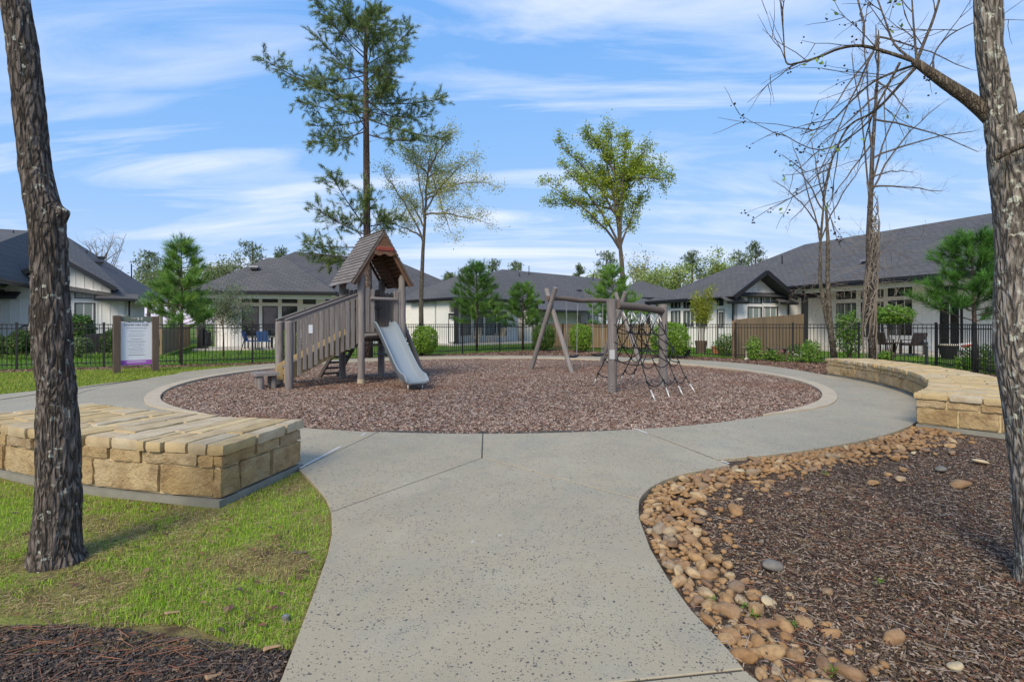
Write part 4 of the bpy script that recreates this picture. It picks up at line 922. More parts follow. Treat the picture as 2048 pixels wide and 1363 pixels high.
for x in (SXC - .17, SXC + .17): MB().tube([T(x, -1.83, -0.10), T(x, -1.83, 0.15)], 0.013, 8).build('slide_leg', MAT['chain_steel'], sl, smooth=True)
# stairs
def st(f): return -1.60 * f
SB0, SB1 = 1.12, 0.33                                       # stringer mid height at the top and foot
for y in (0.10, 0.93):
    MB().bar(T(-0.02, y, SB0 + .02), T(-1.60, y, SB1 - .0), 0.045, 0.33).build('stringer', MAT['fresh_wood'], tw)
    P = [T(-1.56, y - .024, .10), T(-1.70, y - .024, .10), T(-1.70, y + .024, .10), T(-1.56, y + .024, .10), T(-1.56, y - .024, .50), T(-1.70, y - .024, .44), T(-1.70, y + .024, .44), T(-1.56, y + .024, .50)]
    MB().hexa(P).build('stringer_end', MAT['fresh_wood'], tw)
for k in range(6): MB().box(T(-0.12 - k * 0.27, 0.515, 1.10 - k * 0.135), (0.24, 0.78, 0.04), TU).build('tread', MAT['weathered_wood'], tw)
for y, yy in ((0.03, -1), (1.0, 1)):
    log('stair_post', [T(-1.62, y, -0.08), T(-1.62, y, 1.50)], 0.088, parent=tw, tip=0.05)
    MB().bar(T(0.0, y, 2.10), T(-1.68, y, 1.45), 0.045, 0.10).build('hand_rail', MAT['weathered_wood'], tw)
    MB().bar(T(0.0, y, 2.165), T(-1.70, y, 1.51), 0.12, 0.028).build('rail_cap', MAT['weathered_wood'], tw)
    for k in range(12):
        f = 0.055 + k * 0.0755; w = rnd.uniform(0.066, 0.098); zt = 2.09 - 0.65 * f; zb = 1.00 - 0.72 * f - rnd.uniform(-.04, .09)
        pk = picket(T(st(f), y + yy * .045, zb), T(st(f), y + yy * .045, zt), w, 0.035, TU, rtop=False)
        if yy < 0 and k == 9:
            MB().box(T(st(f), y - .068, 1.30), (0.085, 0.006, 0.19), TU).build('notice', MAT['notice_white'], pk)
# low step at the stair foot
stp = thing('step_stool', T(-2.02, 0.45, 0), 'low grey log stool at the foot of the tower stairs', 'stool')
V, F = rough_block([T(-2.27, .14, .275), T(-1.79, .14, .275), T(-1.79, .80, .275), T(-2.27, .80, .275), T(-2.27, .14, .335), T(-1.79, .14, .335), T(-1.79, .80, .335), T(-2.27, .80, .335)], (4, 6, 1), .006, .008, 5)
m = MB(); m.add(list(V), F, [[(V[j][1], V[j][0]) for j in f] for f in F]); m.build('top', MAT['weathered_wood'], stp)
for x, y in ((-2.16, .24), (-2.14, .68), (-1.88, .30), (-1.88, .66)): log('leg', [T(x, y, -.06), T(x, y, .28)], 0.062, parent=stp)
# ladders behind and beside the tower
ld = [(T(-.42, 2.05, -.03), T(-.02, LD + .06, 0.98)), (T(.10, 2.15, -.03), T(.42, LD + .06, 0.98))]
for a_, b_ in ld: MB().bar(a_, b_, 0.06, 0.08).build('ladder_rail', MAT['weathered_dark'], tw)
for k in range(6):
    t = 0.12 + k * 0.15; MB().bar(ld[0][0] + (ld[0][1] - ld[0][0]) * t, ld[1][0] + (ld[1][1] - ld[1][0]) * t, 0.07, 0.05).build('rung', MAT['weathered_dark'], tw)
ld = [(T(1.80, 0.25, -.03), T(LW + .08, 0.20, 1.50)), (T(1.84, 0.98, -.03), T(LW + .08, 0.93, 1.50))]
for a_, b_ in ld: log('ladder_rail', [a_, b_], 0.055, parent=tw)
for k in range(5):
    t = 0.14 + k * 0.17; log('rung', [ld[0][0] + (ld[0][1] - ld[0][0]) * t, ld[1][0] + (ld[1][1] - ld[1][0]) * t], 0.035, 'weathered_dark', tw, 8)

# ================================================================ swings
S1, S2 = np.array([1.19, 16.1, 0]), np.array([3.75, 18.15, 0]); sb = (S2 - S1) / np.linalg.norm(S2 - S1); sp_ = np.array([sb[1], -sb[0], 0])
sf = thing('swing_set', (S1 + S2) / 2, 'grey log swing frame on two crossed pairs of legs', 'swing set')
for c in (S1, S2):
    for sg in (-1, 1): log('leg', [c + sp_ * sg * 0.86 + sb * 0.07 * sg + (0, 0, -.08), c + sb * .07 * sg + (0, 0, 1.86), c - sp_ * sg * 0.28 + sb * .07 * sg + (0, 0, 2.50)], 0.074, parent=sf)
bp = [S1 - sb * .16 + (0, 0, 2.19), S1 + sb * .6 + (0, 0, 2.21), S1 + sb * 1.3 + (0, 0, 2.16), S1 + sb * 2.2 + (0, 0, 2.19), S2 + sb * .2 + (0, 0, 2.17)]
log('beam', bp, 0.078, parent=sf, mat='weathered_dark')
for i, s in enumerate((0.62, 0.99, 1.62, 1.95)): pass
for nm, s0, lab in (('swing', 0.92, 'black seated swing hanging clear beside the front pair of crossed legs'), ('swing', 2.12, 'black seated swing hanging farther back, close beside the net post')):
    c = S1 + sb * s0; sw = thing(nm, c + (0, 0, 0.38), lab, 'swing', 'swings on the log frame')
    st_ = MB(); V = []; nn = 9
    for j in range(nn):
        x = (j / (nn - 1) - 0.5) * 0.44; z = 0.38 + 0.09 * (x / .22) ** 2 * .55
        V += [c + sb * x + sp_ * .09 + (0, 0, z), c + sb * x - sp_ * .09 + (0, 0, z), c + sb * x - sp_ * .09 + (0, 0, z - .045), c + sb * x + sp_ * .09 + (0, 0, z - .045)]
    st_.add(V, [(4 * j + k, 4 * j + (k + 1) % 4, 4 * j + 4 + (k + 1) % 4, 4 * j + 4 + k) for j in range(nn - 1) for k in range(4)] + [(3, 2, 1, 0), (4 * nn - 4, 4 * nn - 3, 4 * nn - 2, 4 * nn - 1)]); st_.build('seat', MAT['rubber_black'], sw)
    for sg in (-1, 1):
        m = MB(); a_ = c + sb * .21 * sg + (0, 0, .43); b_ = c + sb * .26 * sg + (0, 0, 2.12); L = np.linalg.norm(b_ - a_); nl = int(L / .045)
        for j in range(nl):
            p = a_ + (b_ - a_) * (j + .5) / nl; w = (sb if j % 2 else sp_) * .012
            for q in (-1, 1): m.bar(p + w * q - (b_ - a_) / L * .026, p + w * q + (b_ - a_) / L * .026, 0.008, 0.008, up=sp_)
        m.build('chain', MAT['chain_steel'], sw)

# ================================================================ climbing net
N1, N2 = np.array([2.07, 10.85, 0]), np.array([3.50, 12.15, 0]); nb_ = (N2 - N1) / np.linalg.norm(N2 - N1)
nf = thing('net_frame', (N1 + N2) / 2, 'two grey log posts carrying a log beam for the climbing net', 'net frame')
po = log('post', [N1 + (0, 0, -.08), N1 + (.01, 0, 1.0), N1 + (-.02, 0, 1.92)], 0.098, parent=nf, n=12)
MB().box(N1 + np.array([-.02, -.099, .78]), (0.105, 0.010, 0.19)).build('notice_plate', MAT['plate_silver'], po)
for dz in (.10, .16): MB().tube([N1 + np.array([-.03, -.09, dz]), N1 + np.array([-.03, -.115, dz])], 0.016, 8).build('bolt', MAT['chain_steel'], po)
log('post', [N2 + (0, 0, -.08), N2 + (-.01, 0, 1.0), N2 + (-.01, 0, 1.86)], 0.10, parent=nf, n=12)
nbm = [N1 + nb_ * .06 + np.array([.05, -.07, 1.79]), (N1 + N2) / 2 + np.array([.05, -.03, 1.765]), N2 - nb_ * .02 + np.array([.0, .0, 1.70])]
log('beam', nbm, 0.082, parent=nf, mat='weathered_dark', n=12)
net = thing('climbing_net', (N1 + N2) / 2, 'black rope climbing net spread like a tent from the log beam', 'climbing net')
def rope(pts, r=0.0105, mat='rope_black', name='rope'): return MB().tube(pts, r, 6).build(name, MAT[mat], net, smooth=True)
KV, KF = ico(1); kme = raw_mesh('knot', KV * 0.062, KF, MAT['rope_black'], smooth=True)
hooks = [nbm[0] + (nbm[2] - nbm[0]) * t + (0, 0, -.08) for t in (0.10, 0.30, 0.50, 0.70, 0.90)]
def sag(a_, b_, s, n=6): return [a_ + (b_ - a_) * t + np.array([0, 0, -s * 4 * t * (1 - t)]) for t in np.linspace(0, 1, n)]
for side, off in ((1, np.array([0.40, -1.18, 0])), (-1, np.array([-0.40, 1.12, 0]))):
    cols = []
    for i in range(4):
        top = nbm[0] + (nbm[2] - nbm[0]) * (0.16 + 0.23 * i) + (0, 0, -.08); foot = top * (1, 1, 0) + off + nb_ * (0.10 * (i - 1.5)) + (0, 0, -.03)
        c = [top + (foot - top) * v + nb_ * (0.05 * math.sin(i * 2.1 + k * 1.7)) + np.array([0, 0, -0.05 * 4 * v * (1 - v)]) for k, v in enumerate((0.24, 0.42, 0.60, 0.79))]
        cols.append((top, c, foot))
        for hk in (hooks[i], hooks[i + 1]):
            mid_ = hk + (c[0] - hk) * 0.42; rope([hk, mid_], 0.013, 'sleeve_silver', 'rope_sleeve'); rope([mid_, c[0]])
        for k in range(3): rope(sag(c[k], c[k + 1], 0.012, 4))
        e = c[3] + (foot - c[3]) * 0.42; rope([c[3], e]); rope([e, foot], 0.014, 'sleeve_silver', 'rope_sleeve')
        for q in c: link('knot', kme, net, q, (rnd.random(), rnd.random(), rnd.random()))
    for i in range(3):
        for k in range(4):
            rope(sag(cols[i][1][k], cols[i + 1][1][k], 0.05 + 0.02 * k))
        rope(sag(cols[i][1][0], cols[i + 1][1][1], 0.02, 4)); rope(sag(cols[i + 1][1][1], cols[i][1][2], 0.02, 4)) if i != 1 else rope(sag(cols[i][1][1], cols[i + 1][1][2], 0.02, 4))
    for i, pn in ((0, N1), (3, N2)):
        for k in (0, 1, 2):
            q = cols[i][1][k]; z = 1.4 - k * 0.36; rope(sag(q, np.array([pn[0], pn[1], z]) + (off / np.linalg.norm(off)) * .095 * np.array([1, 1, 0]), 0.05))

# ================================================================ park sign
def text_mesh(txt, size, mat, name='lettering'):
    cu = bpy.data.curves.new('t', 'FONT'); cu.body = txt; cu.size = size; cu.align_x = 'CENTER'; cu.align_y = 'CENTER'; cu.extrude = 0.001; cu.offset = 0.0025; cu.resolution_u = 2; cu.space_character = 1.22
    ob = bpy.data.objects.new('t', cu); C.objects.link(ob); dg = bpy.context.evaluated_depsgraph_get(); me = bpy.data.meshes.new_from_object(ob.evaluated_get(dg)); bpy.data.objects.remove(ob); me.name = name
    me.materials.clear(); me.materials.append(mat); return me
SL, SR = np.array([-11.52, 15.30, 0]), np.array([-10.86, 15.98, 0]); sd_ = (SR - SL); SW = np.linalg.norm(sd_); sd_ = sd_ / SW; sn = np.array([sd_[1], -sd_[0], 0]); syaw = math.atan2(sd_[1], sd_[0])
sg_ = thing('park_sign', (SL + SR) / 2, 'white park rules board with purple foot between two brown posts', 'sign')
for p, h in ((SL, 1.66), (SR, 1.64)):
    V, F = rough_block([p + sd_ * a_ + sn * b_ + (0, 0, z) for z in (-.12, h) for a_, b_ in ((-.085, -.085), (.085, -.085), (.085, .085), (-.085, .085))], (2, 2, 8), .003, .006, int(p[0] * 9))
    m = MB(); m.add(list(V), F, [[(np.dot(V[j], sd_), V[j][2]) for j in f] for f in F]); m.build('post', MAT['sign_post'], sg_)
def splate(name, u0, u1, z0, z1, n0, n1, mat, parent=sg_):
    c = SL + sd_ * (u0 + u1) / 2 + sn * (n0 + n1) / 2 + (0, 0, (z0 + z1) / 2); return MB().box(c, (u1 - u0, n1 - n0, z1 - z0), sd_).build(name, MAT[mat], parent)
hd = splate('header_board', .075, SW - .075, 1.475, 1.635, -.03, .03, 'sign_green')
for u0, u1, z0, z1 in ((.40, .57, 1.573, 1.582), (.475, .49, 1.54, 1.552), (.565, .58, 1.515, 1.612), (.575, .665, 1.555, 1.564), (.66, .675, 1.515, 1.612)): splate('emblem_stroke', u0 - .06, u1 - .06, z0, z1, .03, .036, 'print_white', hd)
bd = splate('panel', .085, SW - .085, 0.19, 1.455, -.012, .012, 'sign_panel')
splate('panel_foot', .087, SW - .087, 0.192, 0.335, .012, .0155, 'sign_purple', bd)
tm = text_mesh('SUNDEW PARK RULES', 0.082, MAT['print_dark']); o = link('title_lettering', tm, bd, SL + sd_ * SW / 2 + sn * .0135 + (0, 0, 1.375), (PI / 2, 0, syaw)); o.scale = (0.62, 1, 1)
rr_ = random.Random(4); z = 1.285; nl = 0
for wd, dark, step in ((.50, 1, .075), (.46, 0, .03), (.28, 0, .065), (.34, 0, .055), (.40, 0, .03), (.30, 0, .085), (.27, 1, .06), (.46, 0, .03), (.40, 0, .05), (.30, 0, .05), (.36, 0, .05), (.20, 0, .05), (.40, 0, .03), (.32, 0, .05), (.38, 0, .05), (.34, 0, .065), (.40, 1, .08)):
    x = -wd / 2; m = MB()
    while x < wd / 2:
        w = rr_.uniform(.02, .055); c = SL + sd_ * (SW / 2 + x + w / 2) + sn * .0135 + (0, 0, z); m.box(c, (min(w, wd / 2 - x + .01), .003, .014 if dark else .009), sd_); x += w + .009
    m.build('text_line', MAT['print_dark' if dark else 'print_grey'], bd); z -= step * 0.97
for z, wd in ((.305, .44), (.285, .50), (.262, .46)): splate('text_line', SW / 2 - wd / 2, SW / 2 + wd / 2, z - .004, z + .004, .0155, .018, 'print_white', bd)
# ================================================================ houses
def hwall(parent, A, B, z1, mat='white_siding', name='wall', batten=0.42, gable=None, z0=-0.06, th=0.16):
    """A -> B left to right as seen from outside; optional gable polygon above: list of (s, z)"""
    A = np.array((*A[:2], 0.0)); B = np.array((*B[:2], 0.0)); L = np.linalg.norm(B - A); d = (B - A) / L; q = np.array([d[1], -d[0], 0])
    m = MB(); m.box((A + B) / 2 - q * th / 2 + (0, 0, (z0 + z1) / 2), (L, th, z1 - z0), d)
    if gable:
        P = [A + d * s + (0, 0, z) for s, z in gable]; m.poly(P, th, col=None) if np.dot(np.cross(P[1] - P[0], P[2] - P[0]), q) > 0 else m.poly(P[::-1], th)
    if batten:
        for k in range(1, int(L / batten)):
            s = k * batten; zt = z1
            if gable:
                zs = [z for z in np.arange(z1, 7, 0.05) if inpoly(np.array([[s, z]]), gable)[0]]
                zt = max(zs) if zs else z1
            m.box(A + d * s + q * 0.011 + (0, 0, (z0 + zt) / 2), (0.045, 0.022, zt - z0 - .02), d)
    return m.build(name, MAT[mat], parent)
def win(parent, A, B, px, glass='window_glass', trim=0.10, name='window', frame=0.05, bars=0):
    A = np.array((*A[:2], 0.0)); B = np.array((*B[:2], 0.0)); L = np.linalg.norm(B - A); d = (B - A) / L; q = np.array([d[1], -d[0], 0])
    x0, y0, x1, y1 = px; s0, _ = wall_hit(A, B, x0, y0); s1, _ = wall_hit(A, B, x1, y0); sm = (x0 + x1) / 2
    _, za = wall_hit(A, B, sm, y1); _, zb = wall_hit(A, B, sm, y0); za = max(za, 0.12)
    return win_m(parent, A, d, q, s0, s1, za, zb, glass, trim, name, frame, bars)
def win_m(parent, A, d, q, s0, s1, za, zb, glass='window_glass', trim=0.10, name='window', frame=0.05, bars=0, fmat='black_trim'):
    def rect(m, a, b, c, e, w, n0, n1):
        for u0, u1, v0, v1 in ((a, b, c, c + w), (a, b, e - w, e), (a, a + w, c + w, e - w), (b - w, b, c + w, e - w)):
            m.box(A + d * (u0 + u1) / 2 + q * (n0 + n1) / 2 + (0, 0, (v0 + v1) / 2), (u1 - u0, n1 - n0, v1 - v0), d)
    m = MB(); rect(m, s0, s1, za, zb, frame, 0.0, 0.055)
    for k in range(bars): u = s0 + (s1 - s0) * (k + 1) / (bars + 1); m.box(A + d * u + q * .026 + (0, 0, (za + zb) / 2), (frame * .9, .052, zb - za - 2 * frame), d)
    o = m.build(name, MAT[fmat], parent)
    if trim: m = MB(); rect(m, s0 - trim, s1 + trim, za - trim, zb + trim, trim, 0.002, 0.036); m.build('window_trim', MAT['white_trim'], o)
    MB().box(A + d * (s0 + s1) / 2 + q * 0.010 + (0, 0, (za + zb) / 2), (s1 - s0 - frame, 0.02, zb - za - frame), d).build('pane', MAT[glass], o)
    return o
def roof_of(parent, polys, name='roof', th=0.07, mat='roof_shingle'):
    m = MB()
    for P in polys:
        P = [np.array(p, float) for p in P]
        nv = np.cross(P[1] - P[0], P[2] - P[0])
        if nv[2] < 0: P = P[::-1]
        m.poly(P, th)
    return m.build(name, MAT[mat], parent)
def fascia(parent, p, q, h=0.22, mat='black_trim', gutter=True, name='gutter'):
    p, q = np.array(p, float), np.array(q, float); m = MB(); m.bar(p + (0, 0, -h / 2 + .01), q + (0, 0, -h / 2 + .01), 0.05, h)
    if gutter: m.bar(p + (0, 0, -.06), q + (0, 0, -.06), 0.16, 0.11)
    return m.build(name, MAT[mat], parent)
def vent_pipe(parent, p, h=0.45): return MB().tube([np.array(p) - (0, 0, .2), np.array(p) + (0, 0, h)], 0.045, 8).build('vent_pipe', MAT['black_trim'], parent)
def vent_box(parent, p, ax, mat='vent_metal'):
    p = np.array(p, float); o = MB().box(p + (0, 0, .10), (0.5, 0.4, 0.10), ax).build('roof_vent', MAT[mat], parent); MB().box(p, (0.36, 0.3, 0.14), ax).build('vent_base', MAT['black_trim'], o); return o
def downspout(parent, p, z): 
    p = np.array((*p[:2], 0.0)); return MB().bar(p + (0, 0, .05), p + (0, 0, z), 0.07, 0.07).build('downspout', MAT['black_trim'], parent)
def column(parent, p, z, w=0.26, mat='black_trim'):
    p = np.array((*p[:2], 0.0)); m = MB(); m.box(p + (0, 0, z / 2), (w, w, z)); m.box(p + (0, 0, .10), (w + .06, w + .06, .26)); return m.build('patio_column', MAT[mat], parent)
def frame_fn(A, deg):
    c, s = math.cos(math.radians(deg)), math.sin(math.radians(deg))
    return lambda u, t, z=0.0: np.array([A[0] + c * u - s * t, A[1] + s * u + c * t, z])
def hip(F, s0, s1, t0, t1, z0, rs0, rs1, rt, z1): 
    a, b, c, d_ = F(s0, t0, z0), F(s1, t0, z0), F(s1, t1, z0), F(s0, t1, z0); r0, r1 = F(rs0, rt, z1), F(rs1, rt, z1)
    return [[a, b, r1, r0], [b, c, r1], [c, d_, r0, r1], [d_, a, r0]]
HG = 'white houses with dark shingle roofs behind the park'

# ---- house at the right (large, covered patio)
E = frame_fn((9.4, 37.0), -70.73)
h = thing('house', E(10, 8), 'long white board house with covered patio and small gable, behind the bare trees', 'house', HG)
fa, fb = E(.5, .5), E(8.1, .5); ga, gb = E(8.1, .5), E(8.1, 4.6)
hwall(h, fa, fb, 3.0); hwall(h, ga, gb, 3.0, gable=[(-.2, 2.95), (3.3, 2.95), (1.40, 4.22)])
for r in ((1343, 603, 1362, 616), (1368, 603, 1388, 616), (1393, 602, 1415, 615)): win(h, fa, fb, r)
for r in ((1343, 621, 1362, 652), (1368, 621, 1388, 652), (1393, 621, 1415, 652)): win(h, fa, fb, r, 'window_curtain')
win(h, fa, fb, (1435, 618, 1450, 686), 'white_siding', 0.07, 'door'); win(h, fa, fb, (1439, 624, 1447, 655), 'window_curtain', 0, 'door_light', 0.03); win(h, fa, fb, (1435, 598, 1448, 611), trim=0.05)
for r in ((1494, 592, 1523, 607), (1526, 591, 1555, 606)): win(h, ga, gb, r, 'window_blind', 0.08)
win(h, ga, gb, (1494, 613, 1523, 660), 'window_blind', 0.08); win(h, ga, gb, (1526, 613, 1555, 660), 'window_blind', 0.08)
pa, pb = E(6.5, 7.2), E(27.5, 7.2); hwall(h, pa, pb, 3.62)
hwall(h, E(8.1, 4.6), E(8.1, 7.2), 3.0); hwall(h, E(.5, 12), E(.5, .5), 3.0); hwall(h, E(27.5, 7.2), E(27.5, 16.5), 3.6)
for r in ((1674, 582, 1713, 598), (1723, 580, 1768, 597), (1777, 574, 1825, 592), (1869, 572, 1916, 588)): win(h, pa, pb, r)
for r in ((1674, 606, 1713, 676), (1723, 604, 1768, 674), (1777, 600, 1825, 670)): win(h, pa, pb, r, 'window_curtain' if r[0] < 1720 else 'window_glass')
win(h, pa, pb, (1881, 603, 1927, 704), 'window_glass', 0.10, 'door')
for z in (2.35, 1.2): pass
MB().bar(E(8.3, 4.75, 3.30), E(27.5, 4.75, 3.30), 0.22, 0.26).build('patio_beam', MAT['white_trim'], h)
m = MB(); m.poly([E(8.2, 4.3, 3.46), E(27.5, 4.3, 3.46), E(27.5, 7.2, 3.46), E(8.2, 7.2, 3.46)], 0.03); m.build('patio_ceiling', MAT['white_siding'], h)
m = MB(); m.hexa([E(8.4, 4.2, -.06), E(27.5, 4.2, -.06), E(27.5, 7.1, -.06), E(8.4, 7.1, -.06), E(8.4, 4.2, .06), E(27.5, 4.2, .06), E(27.5, 7.1, .06), E(8.4, 7.1, .06)]); m.build('patio_slab', MAT['patio_concrete'], h)
column(h, E(8.9, 4.75), 3.3); column(h, E(19.0, 4.75), 3.3); column(h, E(.2, .1), 2.9, 0.24)
pk_, bk = E(4.15, 4.15, 5.28), E(4.15, 12, 5.28)
roof_of(h, [[E(0, 0, 3), E(8.5, 0, 3), pk_], [E(8.5, 0, 3), E(8.5, 8, 3), bk, pk_], [E(0, 0, 3), pk_, bk, E(0, 12, 3)]], 'wing_roof')
roof_of(h, [[E(8.95, 1.9, 4.36), E(8.95, -.35, 2.93), E(5.0, -.35, 2.93), E(5.0, 1.9, 4.36)], [E(8.95, 1.9, 4.36), E(5.0, 1.9, 4.36), E(5.0, 4.1, 2.93), E(8.95, 4.1, 2.93)]], 'gable_roof')
for t_, z_ in ((-.35, 2.93), (4.1, 2.93)): MB().bar(E(9.0, t_, z_ - .06), E(9.0, 1.9, 4.30), 0.06, 0.24).build('barge_board', MAT['black_trim'], h)
for t0, t1 in ((-.55, .75), (3.2, 4.3)):
    P = [E(8.15, t0, 2.98), E(8.75, t0 - .05, 2.66), E(8.75, t1 + .05, 2.66), E(8.15, t1, 2.98)]; roof_of(h, [P], 'eave_return'); fascia(h, E(8.78, t0 - .05, 2.66), E(8.78, t1 + .05, 2.66), 0.16)
roof_of(h, hip(E, -2.5, 28, 4.2, 17, 3.6, 3.8, 22, 10.5, 7.0), 'main_roof')
roof_of(h, [[E(11.0, 4.1, 3.62), E(20.5, 4.1, 3.62), E(15.7, 9.3, 6.55)], [E(11, 4.1, 3.62), E(15.7, 9.3, 6.55), E(13, 9.9, 6.6)], [E(20.5, 4.1, 3.62), E(18.5, 9.9, 6.6), E(15.7, 9.3, 6.55)]], 'patio_roof')
fascia(h, E(0, 0, 3), E(8.5, 0, 3)); fascia(h, E(8.3, 4.2, 3.6), E(28, 4.2, 3.6), 0.26); fascia(h, E(0, 0, 3), E(0, 6, 3)); fascia(h, E(8.5, 0, 3), E(8.5, .4, 3))
downspout(h, E(8.0, .42), 2.9); downspout(h, E(8.2, 4.3), 2.7)
vent_box(h, E(11.5, 6.2, 4.72), E(1, 0) - E(0, 0)); vent_pipe(h, E(4.6, 7.6, 5.5), .5); vent_pipe(h, E(17.4, 9.6, 6.6), .5); vent_pipe(h, E(20, 8, 5.7), .4)

# ---- house at the left edge
N = frame_fn((-23.9, 33.0), 120.0)
h = thing('house', N(4, 6), 'white board house with steep dark roof behind the lichen-spotted trunk', 'house', HG)
wa, wb = N(.35, 6.2), N(.35, .3)
hwall(h, wa, wb, 3.0, gable=[(.2, 2.95), (5.1, 2.95), (5.1, 3.55), (2.7, 5.25), (.2, 3.55)])
hwall(h, N(.35, .3), N(11, .3), 3.0)
win(h, wa, wb, (149, 582, 191, 597), 'window_blind'); win(h, wa, wb, (149, 605, 191, 655), 'window_blind')
qa, qb = N(-12, 6.4), N(.3, 6.4); hwall(h, qa, qb, 3.75)
win(h, qa, qb, (-24, 577, 17, 591)); win(h, qa, qb, (-24, 597, 17, 690), 'window_curtain')
R1, R1b, E1, E2, Q1, Q2, R0 = at(57, 461, 37), at(137, 475, 40.5), at(268, 599, 33), at(334, 598, 44), at(66, 569.5, 30.4), at(-130, 528, 21), at(-300, 440, 33)
BK = R1b + np.array([-14, 12, -4.6])
roof_of(h, [[E1, E2, R1b], [E1, R1b, R1], [E1, R1, Q1], [Q1, R1, R0, Q2], [R1, R1b, BK], [R1b, E2, BK], [R1, BK, R0]], 'main_roof')
for p_, q_ in ((E1, E2), (Q1, Q2)): fascia(h, p_, q_, .26)
a1, a2 = N(-.35, .75, 3.60), N(-.35, 3.55, 5.42); roof_of(h, [[a1, a2, a2 + (-6, 6, 0.2), a1 + (-3, 5, 0)], [a2, N(-.35, 6.3, 3.6), N(5, 6.3, 3.6), a2 + (-6, 6, .2)]], 'gable_roof')
MB().bar(a1 - (0, 0, .06), a2 - (0, 0, .06), 0.06, 0.26).build('barge_board', MAT['black_trim'], h); MB().bar(a2 - (0, 0, .06), N(-.35, 6.3, 3.54), 0.06, 0.26).build('barge_board', MAT['black_trim'], h)
P = [N(.3, -.35, 3.30), N(-.5, -.35, 2.98), N(-.5, 1.75, 2.98), N(.3, 1.75, 3.30)]; roof_of(h, [P], 'eave_return'); fascia(h, N(-.52, -.35, 2.98), N(-.52, 1.8, 2.98), .16)
P = [N(.3, 5.3, 3.30), N(-.5, 5.3, 2.98), N(-.5, 6.6, 2.98), N(.3, 6.6, 3.30)]; roof_of(h, [P], 'eave_return'); fascia(h, N(-.52, 5.3, 2.98), N(-.52, 6.6, 2.98), .16)
downspout(h, N(.2, .15), 2.9)
vent_pipe(h, at(27, 478, 35.2), .6); vent_box(h, at(203, 517, 38.5), (1, .5, 0), 'black_trim'); vent_box(h, at(200, 527, 37.5), (1, .5, 0), 'black_trim'); vent_pipe(h, at(263, 551, 40.5), .9); vent_pipe(h, at(174, 507, 39), .25)
m = MB(); m.tube([N(.25, 5.05, .7) + np.array([math.cos(a_) * .30 * -.866, math.cos(a_) * .30 * -.5, .3 + math.sin(a_) * .34]) for a_ in np.linspace(0, 2 * PI, 16)], .04, 6, caps=False); m.build('hose_reel', MAT['black_trim'], h)
# condenser beside the house
g = gx(199, 25.5); MB_ = MB().box(g + (0, 0, .45), (0.85, 0.85, 0.9)); o = thing('condenser_unit', g, 'dark air conditioner cabinet among the shrubs behind the sign', 'condenser'); MB_.build('cabinet', MAT['black_trim'], o)
for k in range(9): MB().box(g + (0, -.43, .12 + k * .085), (0.74, .02, .03)).build('louver', MAT['grill_cover'], o)
MB().tube([g + (0, 0, .9), g + (0, 0, .95)], .34, 16).build('fan_guard', MAT['grill_cover'], o)

# ---- house left of the tower (patio wing and main body)
B = frame_fn((-17.4, 28.5), 12.0); K = frame_fn((-16.2, 27.5), 44.0)
h = thing('house', B(4, 4), 'white house with hipped dark roof and glazed patio behind the tower stairs', 'house', HG)
wa, wb = B(.3, 2.7), B(7.3, 2.7); hwall(h, wa, wb, 3.2, batten=0)
for r in ((484, 592, 518, 605), (525, 592, 556, 605), (564, 592, 595, 606), (606, 595, 632, 608)): win(h, wa, wb, r)
for r in ((484, 612, 518, 672), (525, 612, 556, 672), (564, 612, 595, 672)): win(h, wa, wb, r)
win(h, wa, wb, (608, 616, 632, 690), 'white_siding', .06, 'door')
MB().bar(B(.2, .5, 2.96), B(7.2, .5, 2.96), .2, .24).build('patio_beam', MAT['white_trim'], h); column(h, B(.35, .5), 2.85); column(h, B(7.0, .5), 2.85, .24)
m = MB(); m.poly([B(0, .2, 3.08), B(7.4, .2, 3.08), B(7.4, 2.7, 3.08), B(0, 2.7, 3.08)], .03); m.build('patio_ceiling', MAT['white_siding'], h)
m = MB(); m.hexa([B(0, .1, -.06), B(7.4, .1, -.06), B(7.4, 2.6, -.06), B(0, 2.6, -.06), B(0, .1, .06), B(7.4, .1, .06), B(7.4, 2.6, .06), B(0, 2.6, .06)]); m.build('patio_slab', MAT['patio_concrete'], h)
hwall(h, B(.3, 7), B(.3, 2.7), 3.2); hwall(h, B(7.3, 2.7), B(7.3, 7), 3.2)
roof_of(h, hip(B, -.1, 7.5, 0, 7.6, 3.25, 3.0, 4.0, 3.8, 5.56), 'wing_roof')
fascia(h, B(-.1, 0, 3.25), B(7.5, 0, 3.25), .22); fascia(h, B(7.5, 0, 3.25), B(7.5, 5, 3.25)); fascia(h, B(-.1, 0, 3.25), B(-.1, 5, 3.25))
vent_box(h, B(2.6, 2.2, 4.70), B(1, 0) - B(0, 0), 'vent_metal')
ka, kb = K(6, 5.0), K(24, 5.0); hwall(h, ka, kb, 3.3)
win(h, ka, kb, (810, 604, 851, 616), 'window_blind'); win(h, ka, kb, (810, 622, 851, 668), 'window_blind'); win(h, ka, kb, (862, 607, 876, 616)); win(h, ka, kb, (705, 610, 722, 670))
roof_of(h, hip(K, 2, 24.5, 4.4, 16, 3.4, 8.8, 18, 10.1, 7.05), 'main_roof'); fascia(h, K(8, 4.4, 3.4), K(24.5, 4.4, 3.4), .24); vent_box(h, K(10.6, 6.0, 4.45), K(1, 0) - K(0, 0)); downspout(h, K(19.5, 4.9), 3.3)

